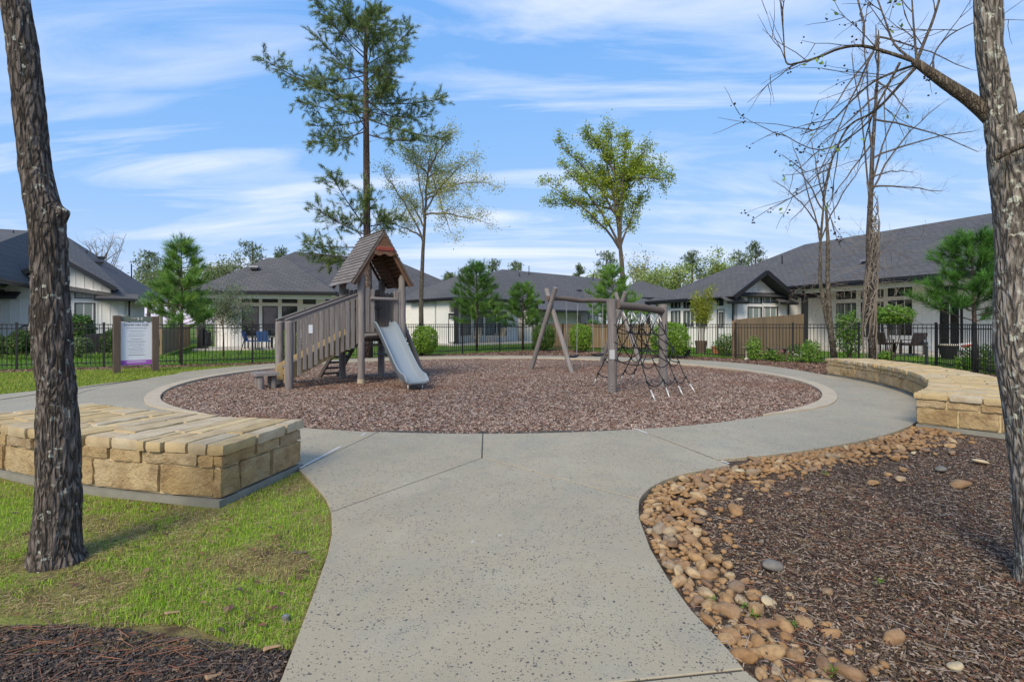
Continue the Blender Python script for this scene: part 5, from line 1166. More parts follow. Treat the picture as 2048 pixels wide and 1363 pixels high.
# ---- house right of the tower (patio wing, long body, far gable)
HD = frame_fn((-3.73, 35.0), 42.0)
h = thing('house', HD(8, 6), 'long white house with rocking chairs on its patio behind the young pines', 'house', HG)
wa, wb = HD(.3, 2.8), HD(8.2, 2.8); hwall(h, wa, wb, 3.1, 'white_brick', batten=0)
for r in ((921, 607, 941, 617), (947, 607, 966, 617), (970, 608, 991, 618), (994, 609, 1012, 618)): win(h, wa, wb, r, trim=.05)
for r in ((921, 622, 941, 670), (947, 622, 966, 670), (970, 623, 991, 670), (994, 623, 1012, 670)): win(h, wa, wb, r, 'window_curtain', .05)
wc, wd_ = HD(.3, 8), HD(.3, 1.2); hwall(h, wc, wd_, 3.1, 'white_brick', batten=0); win(h, wc, wd_, (897, 620, 910, 690), 'white_siding', .05, 'door', fmat='white_trim') if False else win(h, wc, wd_, (898, 626, 910, 690), 'white_siding', .05, 'door'); win(h, wc, wd_, (899, 628, 909, 637), trim=0)
hwall(h, HD(8.2, 2.8), HD(8.2, 8), 3.1, 'white_brick', batten=0); column(h, HD(.35, .45), 2.9, .30); column(h, HD(8.0, .45), 2.9, .24)
MB().bar(HD(.2, .45, 2.95), HD(8.2, .45, 2.95), .2, .22).build('patio_beam', MAT['white_trim'], h)
m = MB(); m.poly([HD(0, .2, 3.06), HD(8.3, .2, 3.06), HD(8.3, 2.8, 3.06), HD(0, 2.8, 3.06)], .03); m.build('patio_ceiling', MAT['white_siding'], h)
m = MB(); m.hexa([HD(-.2, .0, -.06), HD(8.4, .0, -.06), HD(8.4, 2.7, -.06), HD(-.2, 2.7, -.06), HD(-.2, .0, .06), HD(8.4, .0, .06), HD(8.4, 2.7, .06), HD(-.2, 2.7, .06)]); m.build('patio_slab', MAT['patio_concrete'], h)
roof_of(h, hip(HD, -.1, 8.4, 0, 9, 3.2, 4.0, 4.3, 4.1, 5.42), 'wing_roof'); fascia(h, HD(-.1, 0, 3.2), HD(8.4, 0, 3.2), .22); fascia(h, HD(-.1, 0, 3.2), HD(-.1, 6, 3.2)); fascia(h, HD(8.4, 0, 3.2), HD(8.4, 5, 3.2))
ma, mb_ = HD(8, 5.6), HD(38, 5.6); hwall(h, ma, mb_, 3.0)
roof_of(h, hip(HD, 3, 39, 5, 19, 3.2, 14.5, 32, 12, 7.0), 'main_roof'); fascia(h, HD(8, 5, 3.2), HD(39, 5, 3.2), .24)
vent_pipe(h, HD(17.5, 11.2, 6.6), .9); vent_pipe(h, HD(15.6, 10.6, 6.2), .4); vent_pipe(h, HD(28, 11.2, 6.6), .8); vent_box(h, HD(22, 8.2, 4.9), (1, .9, 0), 'black_trim'); vent_box(h, HD(13.6, 6.6, 4.02), (1, .9, 0))
roof_of(h, [[HD(10.5, 2.2, 2.62), HD(19.2, 2.2, 2.62), HD(19.2, 5.4, 3.3), HD(10.5, 5.4, 3.3)]], 'patio_roof'); fascia(h, HD(10.5, 2.2, 2.62), HD(19.2, 2.2, 2.62), .22); hwall(h, HD(10.5, 4.6), HD(19, 4.6), 2.6, batten=0)
win(h, HD(10.5, 4.6), HD(19, 4.6), (1080, 631, 1095, 647), trim=.04); column(h, HD(18.9, 2.4), 2.5, .28)
na, nb2 = HD(19.2, 4.4), HD(26.2, 4.4); hwall(h, na, nb2, 2.95, gable=[(0, 2.9), (7, 2.9), (3.5, 4.75)])
for r in ((1160, 617, 1177, 625), (1180, 617, 1196, 625), (1160, 630, 1177, 648), (1180, 630, 1196, 648)): win(h, na, nb2, r, 'window_blind', .06)
roof_of(h, [[HD(22.7, 3.9, 4.95), HD(18.9, 3.9, 2.92), HD(18.9, 9, 2.92), HD(22.7, 9, 4.95)], [HD(22.7, 3.9, 4.95), HD(22.7, 9, 4.95), HD(26.5, 9, 2.92), HD(26.5, 3.9, 2.92)]], 'gable_roof')
for s_ in (18.9, 26.5): MB().bar(HD(s_, 3.85, 2.86), HD(22.7, 3.85, 4.89), .08, .26).build('barge_board', MAT['black_trim'], h)

# ---- far house showing between the others
Q = frame_fn((14.2, 62), 20); h = thing('house', Q(5, 5), 'far house with a low dark hip roof glimpsed behind the swing frame', 'house', HG)
hwall(h, Q(.4, .4), Q(8.6, .4), 4.5); hwall(h, Q(.4, 9), Q(.4, .4), 4.5); hwall(h, Q(8.6, .4), Q(8.6, 9), 4.5); roof_of(h, hip(Q, -.2, 9.2, -.2, 10, 4.6, 4.2, 4.8, 4.8, 7.0), 'roof'); fascia(h, Q(-.2, -.2, 4.6), Q(9.2, -.2, 4.6), .3)
win_m(h, Q(.4, .4), Q(1, 0) - Q(0, 0), np.array([math.sin(math.radians(20)), -math.cos(math.radians(20)), 0]), 2, 3.4, 1.2, 2.8)
# ================================================================ trees and plants
def rv(r): 
    v = np.array([r.gauss(0, 1), r.gauss(0, 1), r.gauss(0, 1)]); return v / (np.linalg.norm(v) + 1e-9)
def diamonds(P, size, col, flat=0.0, asp=0.5, nrm=None):
    """small leaf faces (folded rhombi) scattered at P"""
    n = len(P); a = rng.normal(size=(n, 3)); a[:, 2] *= (1 - flat); a /= np.linalg.norm(a, axis=1)[:, None]
    if nrm is not None: b0 = nrm + rng.normal(size=(n, 3)) * 0.55
    else: b0 = rng.normal(size=(n, 3)) + np.array([0, 0, 0.5])
    b = np.cross(a, b0); b /= np.linalg.norm(b, axis=1)[:, None] + 1e-9; c = np.cross(a, b)
    s = size[:, None]; m1 = P + a * s * .5
    V = np.stack([P, m1 + b * s * asp * .5 + c * s * .08, P + a * s, m1 - b * s * asp * .5 + c * s * .08], 1).reshape(-1, 3); F = np.arange(n * 4).reshape(n, 4)
    return V, F, col
def tufts(P, dirs, nn, L, wd, col, spread=0.9):
    """needle tufts: nn thin needles round each shoot direction"""
    n = len(P); k = n * nn; p = np.repeat(P, nn, 0); d = np.repeat(dirs, nn, 0) + rng.normal(size=(k, 3)) * spread; d /= np.linalg.norm(d, axis=1)[:, None]
    s = np.cross(d, rng.normal(size=(k, 3))); s /= np.linalg.norm(s, axis=1)[:, None] + 1e-9; ln = (L * rng.uniform(.65, 1.1, k))[:, None]
    q = p + np.repeat(dirs, nn, 0) * rng.uniform(-.5, .5, (k, 1)) * L
    V = np.stack([q - s * wd / 2, q + s * wd / 2, q + d * ln], 1).reshape(-1, 3); F = np.arange(k * 3).reshape(k, 3)
    return V, F, np.repeat(col, nn, 0) * rng.uniform(.75, 1.25, (k, 1))
def foliage(name, parts, mat, parent):
    V = np.concatenate([p[0] for p in parts]) - ORG[parent.name]; o = 0; Fs = []
    for p in parts: Fs.append(p[1] + o); o += len(p[0])
    me = raw_mesh(name, V, np.concatenate(Fs), MAT[mat], col=np.concatenate([p[2] for p in parts])); return link(name, me, parent)
def bez(a, b, c, n): return [a * (1 - t) ** 2 + b * 2 * t * (1 - t) + c * t * t for t in np.linspace(0, 1, n)]
def twig(m, p, d, L, r, lvl, R, tips, kids=3, crook=0.25, up=0.1, sides=4, shrink=0.55):
    """crooked twig with side twigs; collects end points"""
    n = 4; pts = [p]; q = p; dd = d
    for i in range(n): dd = dd + rv(R) * crook + np.array([0, 0, up]); dd /= np.linalg.norm(dd); q = q + dd * L / n; pts.append(q)
    m.tube(pts, [r * (1 - .6 * i / n) for i in range(n + 1)], sides, caps=False)
    tips.append((pts[-1], dd)); 
    if lvl > 0:
        for k in range(kids):
            i = R.randint(1, n); nd = dd + rv(R) * 0.9; nd /= np.linalg.norm(nd); twig(m, pts[i], nd, L * R.uniform(.45, .8), r * shrink, lvl - 1, R, tips, kids, crook, up, 3 if lvl < 2 else sides, shrink)
    else: tips.append((pts[2], dd))
def bark_trunk(parent, C_, Rr, mat, amp=0.012, nr=150, nz=480, seed=1.0, name='trunk', stub=None):
    """trunk swept through centres C_ (bottom to top) with ridged bark in relief"""
    C_ = np.array(C_); k = np.linspace(0, len(C_) - 1, nz); cc = np.stack([np.interp(k, range(len(C_)), C_[:, i]) for i in range(3)], -1); rr = np.interp(k, range(len(C_)), Rr)
    for _ in range(6): cc[1:-1] = (cc[:-2] + cc[1:-1] * 2 + cc[2:]) / 4; rr[1:-1] = (rr[:-2] + rr[1:-1] * 2 + rr[2:]) / 4
    th = np.linspace(0, 2 * PI, nr, endpoint=False); Z, A = np.meshgrid(cc[:, 2], th, indexing='ij'); R_ = np.repeat(rr[:, None], nr, 1)
    q = np.stack([np.cos(A) * R_ * 34, np.sin(A) * R_ * 34, Z * 6.5], -1) + seed; w = np.stack([vnoise(q * .6 + 9), vnoise(q * .6 + 21), vnoise(q * .6 + 33)], -1) - .5
    ridge = 1 - np.abs(vnoise(q + w * 2.6) * 2 - 1); r2 = 1 - np.abs(vnoise(q * 2.1 + w * 2 + 50) * 2 - 1); big = vnoise(q * .16) - .5
    rd = R_ * (1 + big * .16) + amp * (ridge ** 1.5 * -1.3 + .5) + amp * .5 * (r2 * -1 + .5)
    base = np.clip(1 - (Z - C_[0][2]) / .22, 0, 1); rd = rd * (1 + base ** 2 * .10 * (1 + .5 * np.sin(A * 5 + seed)))
    V = np.stack([cc[:, 0][:, None] + np.cos(A) * rd, cc[:, 1][:, None] + np.sin(A) * rd, Z], -1).reshape(-1, 3)
    if stub is not None:                                    # broken limb collar swelling out of the trunk
        sp, sdv, sr, sl = stub; dv = V - sp; along = dv @ sdv; perp = np.linalg.norm(dv - along[:, None] * sdv, axis=1); wgt = np.exp(-(perp / sr) ** 2 * 1.2) * (along > -0.02); V = V + sdv * (wgt * sl)[:, None] * (0.75 + .5 * vnoise(V * 30))[:, None]
    i = np.arange(nz * nr).reshape(nz, nr); F = np.stack([i[:-1], np.roll(i, -1, 1)[:-1], np.roll(i, -1, 1)[1:], i[1:]], -1).reshape(-1, 4)
    return link(name, raw_mesh(name, V - ORG[parent.name], F, MAT[mat], smooth=True), parent)

# ---- dark trunk at the left, pale trunk at the right (both run out of the picture)
rows = [(1130, 112, 66), (1100, 111, 60), (1050, 112, 56), (1000, 115, 53), (900, 115, 50), (780, 114, 43), (720, 108, 43), (660, 104, 46), (620, 103, 43), (560, 102, 40), (480, 99, 40), (420, 91, 41), (380, 80, 38), (300, 67, 35), (200, 58, 36), (100, 46, 36), (0, 31, 34), (-200, 10, 33), (-420, 0, 30), (-700, 14, 26), (-1000, 40, 20)]
DL = 3.17; lt = thing('shade_tree', gx(112, DL, -.04), 'dark lichen-spotted trunk standing in the grass before the stone bench', 'tree')
bark_trunk(lt, [at(c, y, DL) for y, c, w in rows], [w * DL / FPX / 1.34 for y, c, w in rows], 'bark_dark', 0.0085, seed=3.0, stub=(at(118, 428, DL), np.array([.93, -.1, .25]), .05, .06))
R = random.Random(5); m = MB(); tips = []
for k in range(9): z = 4.3 + k * .25; a_ = R.random() * 6.28; twig(m, np.array([-3.05 + .02 * k, DL, z]), np.array([math.cos(a_), math.sin(a_) * .8, .7]), R.uniform(1.2, 2.2), .045, 3, R, tips, 3, .28, .22, 5)
m.build('branches', MAT['twig'], lt)
rows = [(1180, 2102, 72), (1130, 2094, 64), (1000, 2081, 60), (870, 2068, 58), (700, 2043, 58), (600, 2040, 55), (500, 2041, 51), (400, 2030, 50), (300, 2013, 45), (230, 2000, 39), (160, 1988, 34), (100, 1979, 32), (0, 1977, 32), (-200, 1985, 31), (-500, 2000, 27), (-800, 1990, 22)]
DR = 2.88; rt = thing('podded_tree', gx(2102, DR, -.04), 'pale grey trunk beside the mulch bed with bare podded branches overhead', 'tree')
bark_trunk(rt, [at(c, y, DR) for y, c, w in rows], [w * DR / FPX / 1.40 for y, c, w in rows], 'bark_grey', 0.006, seed=8.0)
R = random.Random(12); m = MB(); tips = []
def limb(m, pxs, r0, r1, D0, D1, sides=8):
    n = len(pxs); P = [at(x, y, D0 + (D1 - D0) * i / (n - 1)) for i, (x, y) in enumerate(pxs)]
    Q = []
    for i in range(n - 1):
        a_, b_, c_, d_ = P[max(i - 1, 0)], P[i], P[i + 1], P[min(i + 2, n - 1)]
        for t in np.linspace(0, 1, 5)[:-1]: Q.append(.5 * (2 * b_ + (c_ - a_) * t + (2 * a_ - 5 * b_ + 4 * c_ - d_) * t * t + (3 * b_ - a_ - 3 * c_ + d_) * t ** 3))
    Q.append(P[-1]); m.tube(Q, [r0 + (r1 - r0) * (i / (len(Q) - 1)) for i in range(len(Q))], sides, caps=False, wob=.06); return Q
main = limb(m, [(2012, 296), (1992, 248), (1940, 200), (1890, 166), (1850, 138), (1828, 122)], .046, .019, 2.87, 3.0, 14)
limb(m, [(2012, 290), (2040, 243), (2075, 215), (2120, 170)], .04, .022, 2.87, 2.75, 14); limb(m, [(1995, 318), (2012, 306), (2048, 290), (2090, 280)], .010, .02, 2.80, 2.7)
subs = [([(1832, 126), (1850, 80), (1866, 40), (1884, -20), (1900, -90)], .010, .005), ([(1832, 124), (1785, 108), (1725, 92), (1680, 97), (1635, 115), (1595, 126), (1572, 124), (1567, 70), (1561, 5)], .011, .003),
        ([(1834, 130), (1800, 140), (1745, 165), (1700, 205), (1660, 245), (1600, 270)], .008, .003), ([(1834, 132), (1795, 175), (1750, 222), (1700, 250), (1672, 300), (1655, 350), (1645, 400)], .009, .003),
        ([(1725, 92), (1728, 50), (1716, 0), (1712, -40)], .006, .004), ([(1834, 128), (1828, 60), (1824, 0)], .007, .004), ([(1800, 125), (1760, 200), (1725, 255), (1640, 300), (1560, 265)], .008, .002), ([(1870, 155), (1868, 110), (1900, 70), (1960, 40)], .006, .003), ([(1832, 124), (1790, 90), (1770, 40), (1745, -30)], .008, .004)]
ends = []
for pxs, r0, r1 in subs: ends.append(limb(m, pxs, r0, r1, 3.0, 3.0 + R.uniform(.15, .6), 6))
for Q in ends:
    for i in range(3, len(Q), 3):
        d = Q[i] - Q[i - 1]; d /= np.linalg.norm(d); twig(m, Q[i], d * .7 + rv(R) * .6 + np.array([-.25, 0, .05]), R.uniform(.22, .5), .0036, 1, R, tips, 2, .16, .0, 4, .7)
m.build('branches', MAT['bark_limb'], rt, smooth=True)
PV, PF = ico(1); Vs = []; Fs = []; n0 = 0
pods = [t for t in tips if R.random() < .26]
for p, d in pods:
    for k in range(R.randint(2, 5)):
        c = p + rv(R) * .022; v = PV * np.array([.012, .012, .010]) * R.uniform(.8, 1.3) + c; Vs.append(v); Fs.append(PF + n0); n0 += len(v)
o = link('seed_pods', raw_mesh('seed_pods', np.concatenate(Vs) - ORG[rt.name], np.concatenate(Fs), MAT['seed_pod'], smooth=True), rt); o['kind'] = 'stuff'
lp = np.array([t[0] for t in tips if R.random() < .07]); lp = np.repeat(lp, 3, 0) + rng.normal(size=(len(lp) * 3, 3)) * .02
foliage('young_leaves', [diamonds(lp, np.full(len(lp), .035), palette(len(lp), [(.24, .38, .06), (.30, .42, .10)]))], 'leaves', rt)

# ---- pines
PINE_G = [(0.13, 0.20, 0.055), (0.16, 0.235, 0.06), (0.10, 0.16, 0.05), (0.21, 0.26, 0.085)]
YOUNG_G = [(0.13, 0.27, 0.045), (0.17, 0.33, 0.055), (0.095, 0.20, 0.045), (0.21, 0.36, 0.07)]
bs = gx(736, 22.4, -.05); tp = thing('pine_tree', bs, 'tall open-crowned pine rising behind the play tower', 'tree')
tc_ = [at(x, y, 22.4) for x, y in ((736, 716), (737, 600), (734, 470), (733, 340), (732, 220), (731, 100), (732, 35), (731, 4))]
MB().tube(tc_, [.185, .165, .15, .135, .115, .08, .045, .015], 14, wob=.08).build('trunk', MAT['bark_pine'], tp, smooth=True)
R = random.Random(21); m = MB(); sh = []
BR = [(205, 527, 122), (225, 603, 205), (262, 603, 268), (170, 640, 82), (120, 636, 12), (95, 690, -5), (306, 655, 335), (240, 612, 243), (150, 622, 150), (60, 702, -20), (205, 880, 192), (236, 884, 272), (180, 806, 97), (130, 816, 35), (222, 850, 222), (268, 832, 292), (292, 790, 312), (75, 772, -10), (40, 762, -30), (160, 792, 142), (470, 628, 412), (492, 606, 484), (500, 650, 524), (455, 692, 372), (512, 615, 502), (470, 766, 432), (452, 757, 402), (110, 670, 60), (140, 770, 70), (190, 668, 178), (250, 680, 300), (200, 785, 215), (340, 740, 320), (380, 722, 362), (420, 748, 405)]
BR = [(a_, b_, max(c_, 4) if a_ > 60 else max(c_, 2)) for a_, b_, c_ in BR if not 278 < a_ < 440]
BR = [(max(a_, 62), b_, c_) for a_, b_, c_ in BR]
BR += [(y, 733 + R.uniform(-60, 60), y - R.uniform(10, 60)) for y in list(range(66, 270, 16)) + [452, 484]]
for i, (sy, tx, ty) in enumerate(BR):
    far = abs(tx - 733) * 22.4 / FPX; dd = R.uniform(-1, 1) * (max(0.4, 2.4 - far * .5) if i < 30 else 2.6)
    a_ = at(733, sy, 22.4); c_ = at(tx, ty, 22.4) + np.array([0, dd, 0]); b_ = (a_ + c_) / 2 + np.array([0, 0, -.18 * np.linalg.norm(c_ - a_) * .5])
    pts = bez(a_, b_, c_, 8); L = np.linalg.norm(c_ - a_); m.tube(pts, [.030 * (L / 4) ** .6 * (1 - .75 * k / 7) + .006 for k in range(8)], 5, caps=False)
    for k in range(int(10 + L * 14)):
        t = R.uniform(.22, 1.0) ** .8; j = min(int(t * 7), 6); p = pts[j] + (pts[j + 1] - pts[j]) * (t * 7 - j); d = pts[j + 1] - pts[j]; d /= np.linalg.norm(d)
        nd = d * .7 + rv(R) * 1.0 + np.array([0, 0, .1]); nd /= np.linalg.norm(nd); l = R.uniform(.2, 1.0) * (1.2 - .6 * t); e = p + nd * l; m.tube([p, (p + e) / 2 + rv(R) * .02, e], [.007, .005, .003], 3, caps=False)
        sh.append((e, nd)); 
        if R.random() < .75: sh.append((p + nd * l * .6 + rv(R) * .05, nd + rv(R) * .4))
        if R.random() < .5: sh.append((e + rv(R) * .09, nd + rv(R) * .6))
    sh.append((c_, (c_ - b_) / np.linalg.norm(c_ - b_)))
m.build('branches', MAT['bark_pine'], tp)
P = np.array([s[0] for s in sh]); Dv = np.array([s[1] for s in sh])
foliage('crown', [tufts(P, Dv, 32, .20, .012, palette(len(P), PINE_G, .35), .62)], 'needles', tp)
def young_pine(base, h, rad_, z0, label, seed, nb=34, dense=1.0, lean=(0, 0), cols=YOUNG_G):
    R = random.Random(seed); o = thing('young_pine', base, label, 'pine', 'young pines along the fence'); base = np.array(base, float); top = base + np.array([lean[0], lean[1], h])
    MB().tube([base, base + (top - base) * .5 + rv(R) * .03, top], [.065, .05, .012], 8).build('trunk', MAT['bark_pine'], o, smooth=True); m = MB(); P = []; Dv = []
    for k in range(nb):
        f = (k + R.random()) / nb; z = z0 + (h - z0) * f ** .9; a_ = k * 2.4 + R.uniform(-.4, .4); L = rad_ * (1 - f) ** .75 * R.uniform(.55, 1.1) + .18; p = base + (top - base) * (z / h)
        e = p + np.array([math.cos(a_) * L, math.sin(a_) * L, L * R.uniform(.15, .55)]); pts = bez(p, (p + e) / 2 - np.array([0, 0, .08 * L]), e, 5); m.tube(pts, [.018, .016, .013, .010, .006], 4, caps=False)
        for j in range(int((5 + L * 9) * dense)):
            t = R.uniform(.3, 1); i = min(int(t * 4), 3); q = pts[i] + (pts[i + 1] - pts[i]) * (t * 4 - i); d = (pts[i + 1] - pts[i]); d /= np.linalg.norm(d); d = d * .8 + rv(R) * .6 + np.array([0, 0, .45]); d /= np.linalg.norm(d); e2 = q + d * R.uniform(.05, .26)
            m.tube([q, e2], [.008, .005], 3, caps=False); P.append(e2); Dv.append(d)
    for k in range(5): P.append(top + rv(R) * .05 - np.array([0, 0, k * .07])); Dv.append(np.array([0, 0, 1.0]))
    m.build('branches', MAT['bark_pine'], o); P = np.array(P); Dv = np.array(Dv); foliage('crown', [tufts(P, Dv, 44, .27, .011, palette(len(P), cols, .3), .6)], 'needles', o); return o
young_pine(gx(362, 19.4, -.05), 4.4, 1.0, 1.15, 'young pine standing behind the fence between the sign and the stairs', 1, 46, 1.15)
young_pine(gx(953, 27.8, -.05), 4.55, 1.55, 1.3, 'taller of two young pines before the patio with rocking chairs', 2, 46, 1.1)
young_pine(gx(1046, 29.8, -.05), 3.55, 1.35, 1.15, 'shorter of two young pines, just left of the crossed swing legs', 3, 40, 1.0)
young_pine(gx(1226, 31.2, -.05), 4.75, 1.75, 1.2, 'young pine showing above the swing beam by the yellow-green tree', 4, 46, 1.1)
young_pine(gx(1952, 15.3, -.05), 3.95, 1.30, 1.45, 'young pine behind the fence beside the pale trunk', 5, 40, 1.1, (-.12, 0), [(0.075, 0.20, 0.03), (0.10, 0.25, 0.04), (0.05, 0.14, 0.028)])

# ---- broadleaf trees behind the play area
def limb_tree(name, base, D, trunk_px, rad_, tips_px, label, mat, twig_mat, leaf, seed, lv=2, twL=.9, spread=1.6, kids=3, group=None, cat='tree', tw_r=.012, start=(0.45, 1.0), limb_k=.36):
    R = random.Random(seed); o = thing(name, base, label, cat, group); tr = [at(x, y, D) for x, y in trunk_px]; tr[0][2] = -.05; n = len(tr)
    MB().tube(tr, [rad_ * (1 - .88 * i / (n - 1)) for i in range(n)], 10, wob=.06).build('trunk', MAT[mat], o, smooth=True); m = MB(); tips = []; tot = n - 1
    for tx, ty in tips_px:
        f = R.uniform(*start) * tot; i = min(int(f), n - 2); a_ = tr[i] + (tr[i + 1] - tr[i]) * (f - i); c_ = at(tx, ty, D) + np.array([0, R.uniform(-spread, spread), 0]); v = c_ - a_
        b_ = a_ + v * .5 + np.array([-v[0] * .10, 0, abs(np.linalg.norm(v)) * .10]); pts = bez(a_, b_, c_, 9); pts = [p + rv(R) * .04 * np.linalg.norm(v) * .3 for p in pts[:1]] + [p + rv(R) * .03 for p in pts[1:]]; L = np.linalg.norm(v)
        m.tube(pts, [rad_ * limb_k * (1 - .8 * k / 8) + .006 for k in range(9)], 6, caps=False)
        for k in range(2, 9):
            d = pts[k] - pts[k - 1]; d /= np.linalg.norm(d)
            for _ in range(2): nd = d * .8 + rv(R) * .7 + np.array([0, 0, .2]); nd /= np.linalg.norm(nd); twig(m, pts[k], nd, R.uniform(.5, 1.0) * twL, tw_r, lv, R, tips, kids, .22, .05, 4)
    m.build('branches', MAT[twig_mat], o)
    if leaf:
        per, size, cols, sp = leaf; T_ = np.array([t[0] for t in tips]); P = np.repeat(T_, per, 0) + rng.normal(size=(len(T_) * per, 3)) * sp; foliage('crown', [diamonds(P, rng.uniform(.6, 1.2, len(P)) * size, palette(len(P), cols, .25))], 'leaves', o)
    return o
limb_tree('slender_tree', gx(844, 24.3), 24.3, [(843, 712), (842, 600), (846, 500), (850, 440), (853, 370), (858, 320)], .125, [(786, 372), (800, 305), (858, 285), (905, 300), (938, 335), (976, 380), (968, 448), (905, 470), (788, 455), (832, 320), (920, 390), (880, 330), (815, 400)], 'slender tree with sparse new leaves beside the tall pine', 'bark_pale', 'twig_pale', (4, .085, [(.38, .42, .15), (.43, .46, .14), (.50, .50, .09), (.34, .37, .18)], .13), 31, 2, .62, 1.6, 3, tw_r=.009)
limb_tree('leafy_tree', gx(1250, 33), 33.0, [(1252, 696), (1248, 600), (1243, 520), (1238, 470), (1236, 410), (1232, 350)], .21, [(1098, 382), (1122, 300), (1178, 272), (1222, 255), (1266, 262), (1300, 290), (1326, 332), (1312, 372), (1285, 398), (1160, 335), (1240, 300), (1200, 330), (1130, 350), (1275, 320), (1110, 405), (1208, 285)], 'tree with fresh yellow-green leaves above the swings', 'bark_pale', 'twig', (5, .15, [(.25, .34, .035), (.31, .39, .04), (.36, .42, .06), (.20, .28, .03)], .15), 32, 2, .60, 1.9, 3, tw_r=.014)
bare = limb_tree('vine_tree', gx(1745, 17.3), 17.3, [(1747, 733), (1743, 640), (1739, 560), (1738, 470), (1742, 380), (1745, 300), (1752, 200), (1757, 120), (1757, 60)], .135, [(1655, 285), (1690, 210), (1600, 300), (1640, 360), (1920, 150), (1888, 205), (1960, 300), (1895, 285), (1830, 185), (1800, 100), (1700, 110), (1765, 40), (1720, 60), (1850, 330), (1860, 390), (1670, 400), (1840, 130), (1790, 240)], 'bare dark tree wrapped in dry vines behind the curved bench', 'bark_dark', 'twig', None, 33, 2, .55, 1.0, 2, tw_r=.005, limb_k=.20)
R = random.Random(3); m = MB()
for k in range(34):                                        # dry vines climbing and hanging off the trunk
    a0, z0, z1 = R.random() * 6.28, R.uniform(0, 2.5), R.uniform(2.5, 6.5); pts = []
    for t in np.linspace(0, 1, 12): z = z0 + (z1 - z0) * t; c = at(1743 - 4 * math.sin(z), 648, 17.3); a_ = a0 + t * R.uniform(1, 4); rr = .19 - .012 * z + R.uniform(0, .05); pts.append(np.array([c[0] + math.cos(a_) * rr, 17.3 + math.sin(a_) * rr, z]))
    m.tube(pts, R.uniform(.008, .02), 4, caps=False)
tips = []
for k in range(46): z = R.uniform(1.9, 4.2); a_ = R.random() * 6.28; twig(m, np.array([11.85, 17.3, z]), np.array([math.cos(a_), math.sin(a_) * .8, R.uniform(-.3, .35)]), R.uniform(.8, 2.0), .009, 1, R, tips, 2, .42, -.03, 4, .7)
m.build('dry_vines', MAT['twig_pale'], bare)
b2 = limb_tree('bare_tree', gx(1668, 18.3), 18.3, [(1671, 730), (1662, 670), (1648, 612), (1640, 560), (1641, 480), (1648, 400), (1660, 335)], .105, [(1592, 330), (1560, 400), (1540, 372), (1610, 280), (1650, 260), (1700, 330), (1585, 440), (1620, 340), (1665, 290)], 'leaning bare tree with a broken second stem by the far bench end', 'bark_pale', 'twig', None, 34, 2, .45, 1.0, 3, tw_r=.0035, start=(.55, 1), limb_k=.20)
m = MB(); m.tube([at(1668, 722, 18.2), at(1660, 640, 18.2), at(1655, 560, 18.2), at(1656, 480, 18.2), at(1652, 412, 18.2)], [.10, .085, .07, .06, .04], 8, wob=.1); m.build('broken_stem', MAT['bark_pale'], b2, smooth=True)
m = MB(); tips = []; R = random.Random(9)
for k in range(26): z = R.uniform(2.2, 4.0); twig(m, np.array([10.8, 18.3, z]), np.array([R.uniform(-1, 1), R.uniform(-.7, .7), R.uniform(-.35, .4)]), R.uniform(.5, 1.3), .008, 1, R, tips, 2, .4, -.03, 4, .7)
m.build('dry_vines', MAT['twig_pale'], b2)
lp = np.array([t[0] for t in tips]); lp = np.repeat(lp, 2, 0) + rng.normal(size=(len(lp) * 2, 3)) * .06
foliage('dead_leaves', [diamonds(lp, np.full(len(lp), .05), palette(len(lp), [(.16, .11, .08), (.22, .16, .12)]))], 'leaves', b2)

# ---- trees far behind the houses
FG = 'trees far behind the roofs'
def far_pine(px, top, wpx, D, label, seed, cols=[(.13, .185, .085), (.165, .22, .095), (.10, .15, .075)]):
    R = random.Random(seed); base = gx(px, D, -.05); H = CAM_H + (HOR - top) * D / FPX; o = thing('far_pine', base, label, 'tree', FG); w = wpx * D / FPX / 2
    MB().tube([base, base + (R.uniform(-.3, .3), 0, H * .6), base + (0, 0, H)], [.28, .2, .05], 6).build('trunk', MAT['bark_pine'], o); P = []; m = MB()
    for k in range(26):
        f = (k + R.random()) / 26; z = H * (.50 + .49 * f); L = w * (1.15 - .75 * f) * R.uniform(.4, 1.1); a_ = R.random() * 6.28; c = base + np.array([math.cos(a_) * L, math.sin(a_) * L, z + .15 * L]); m.tube([base + (0, 0, z - .3), c], [.06, .03], 4, caps=False)
        for j in range(24): P.append(c + np.array([R.gauss(0, .48), R.gauss(0, .48), R.gauss(0, .24)]) * (w / 2.4) ** .6)
    m.build('branches', MAT['bark_pine'], o); P = np.array(P); d = np.tile(np.array([0, 0, .6]), (len(P), 1)) + rng.normal(size=(len(P), 3)) * .4
    foliage('crown', [tufts(P, d, 7, .42, .085, palette(len(P), cols, .3), .7)], 'needles', o)
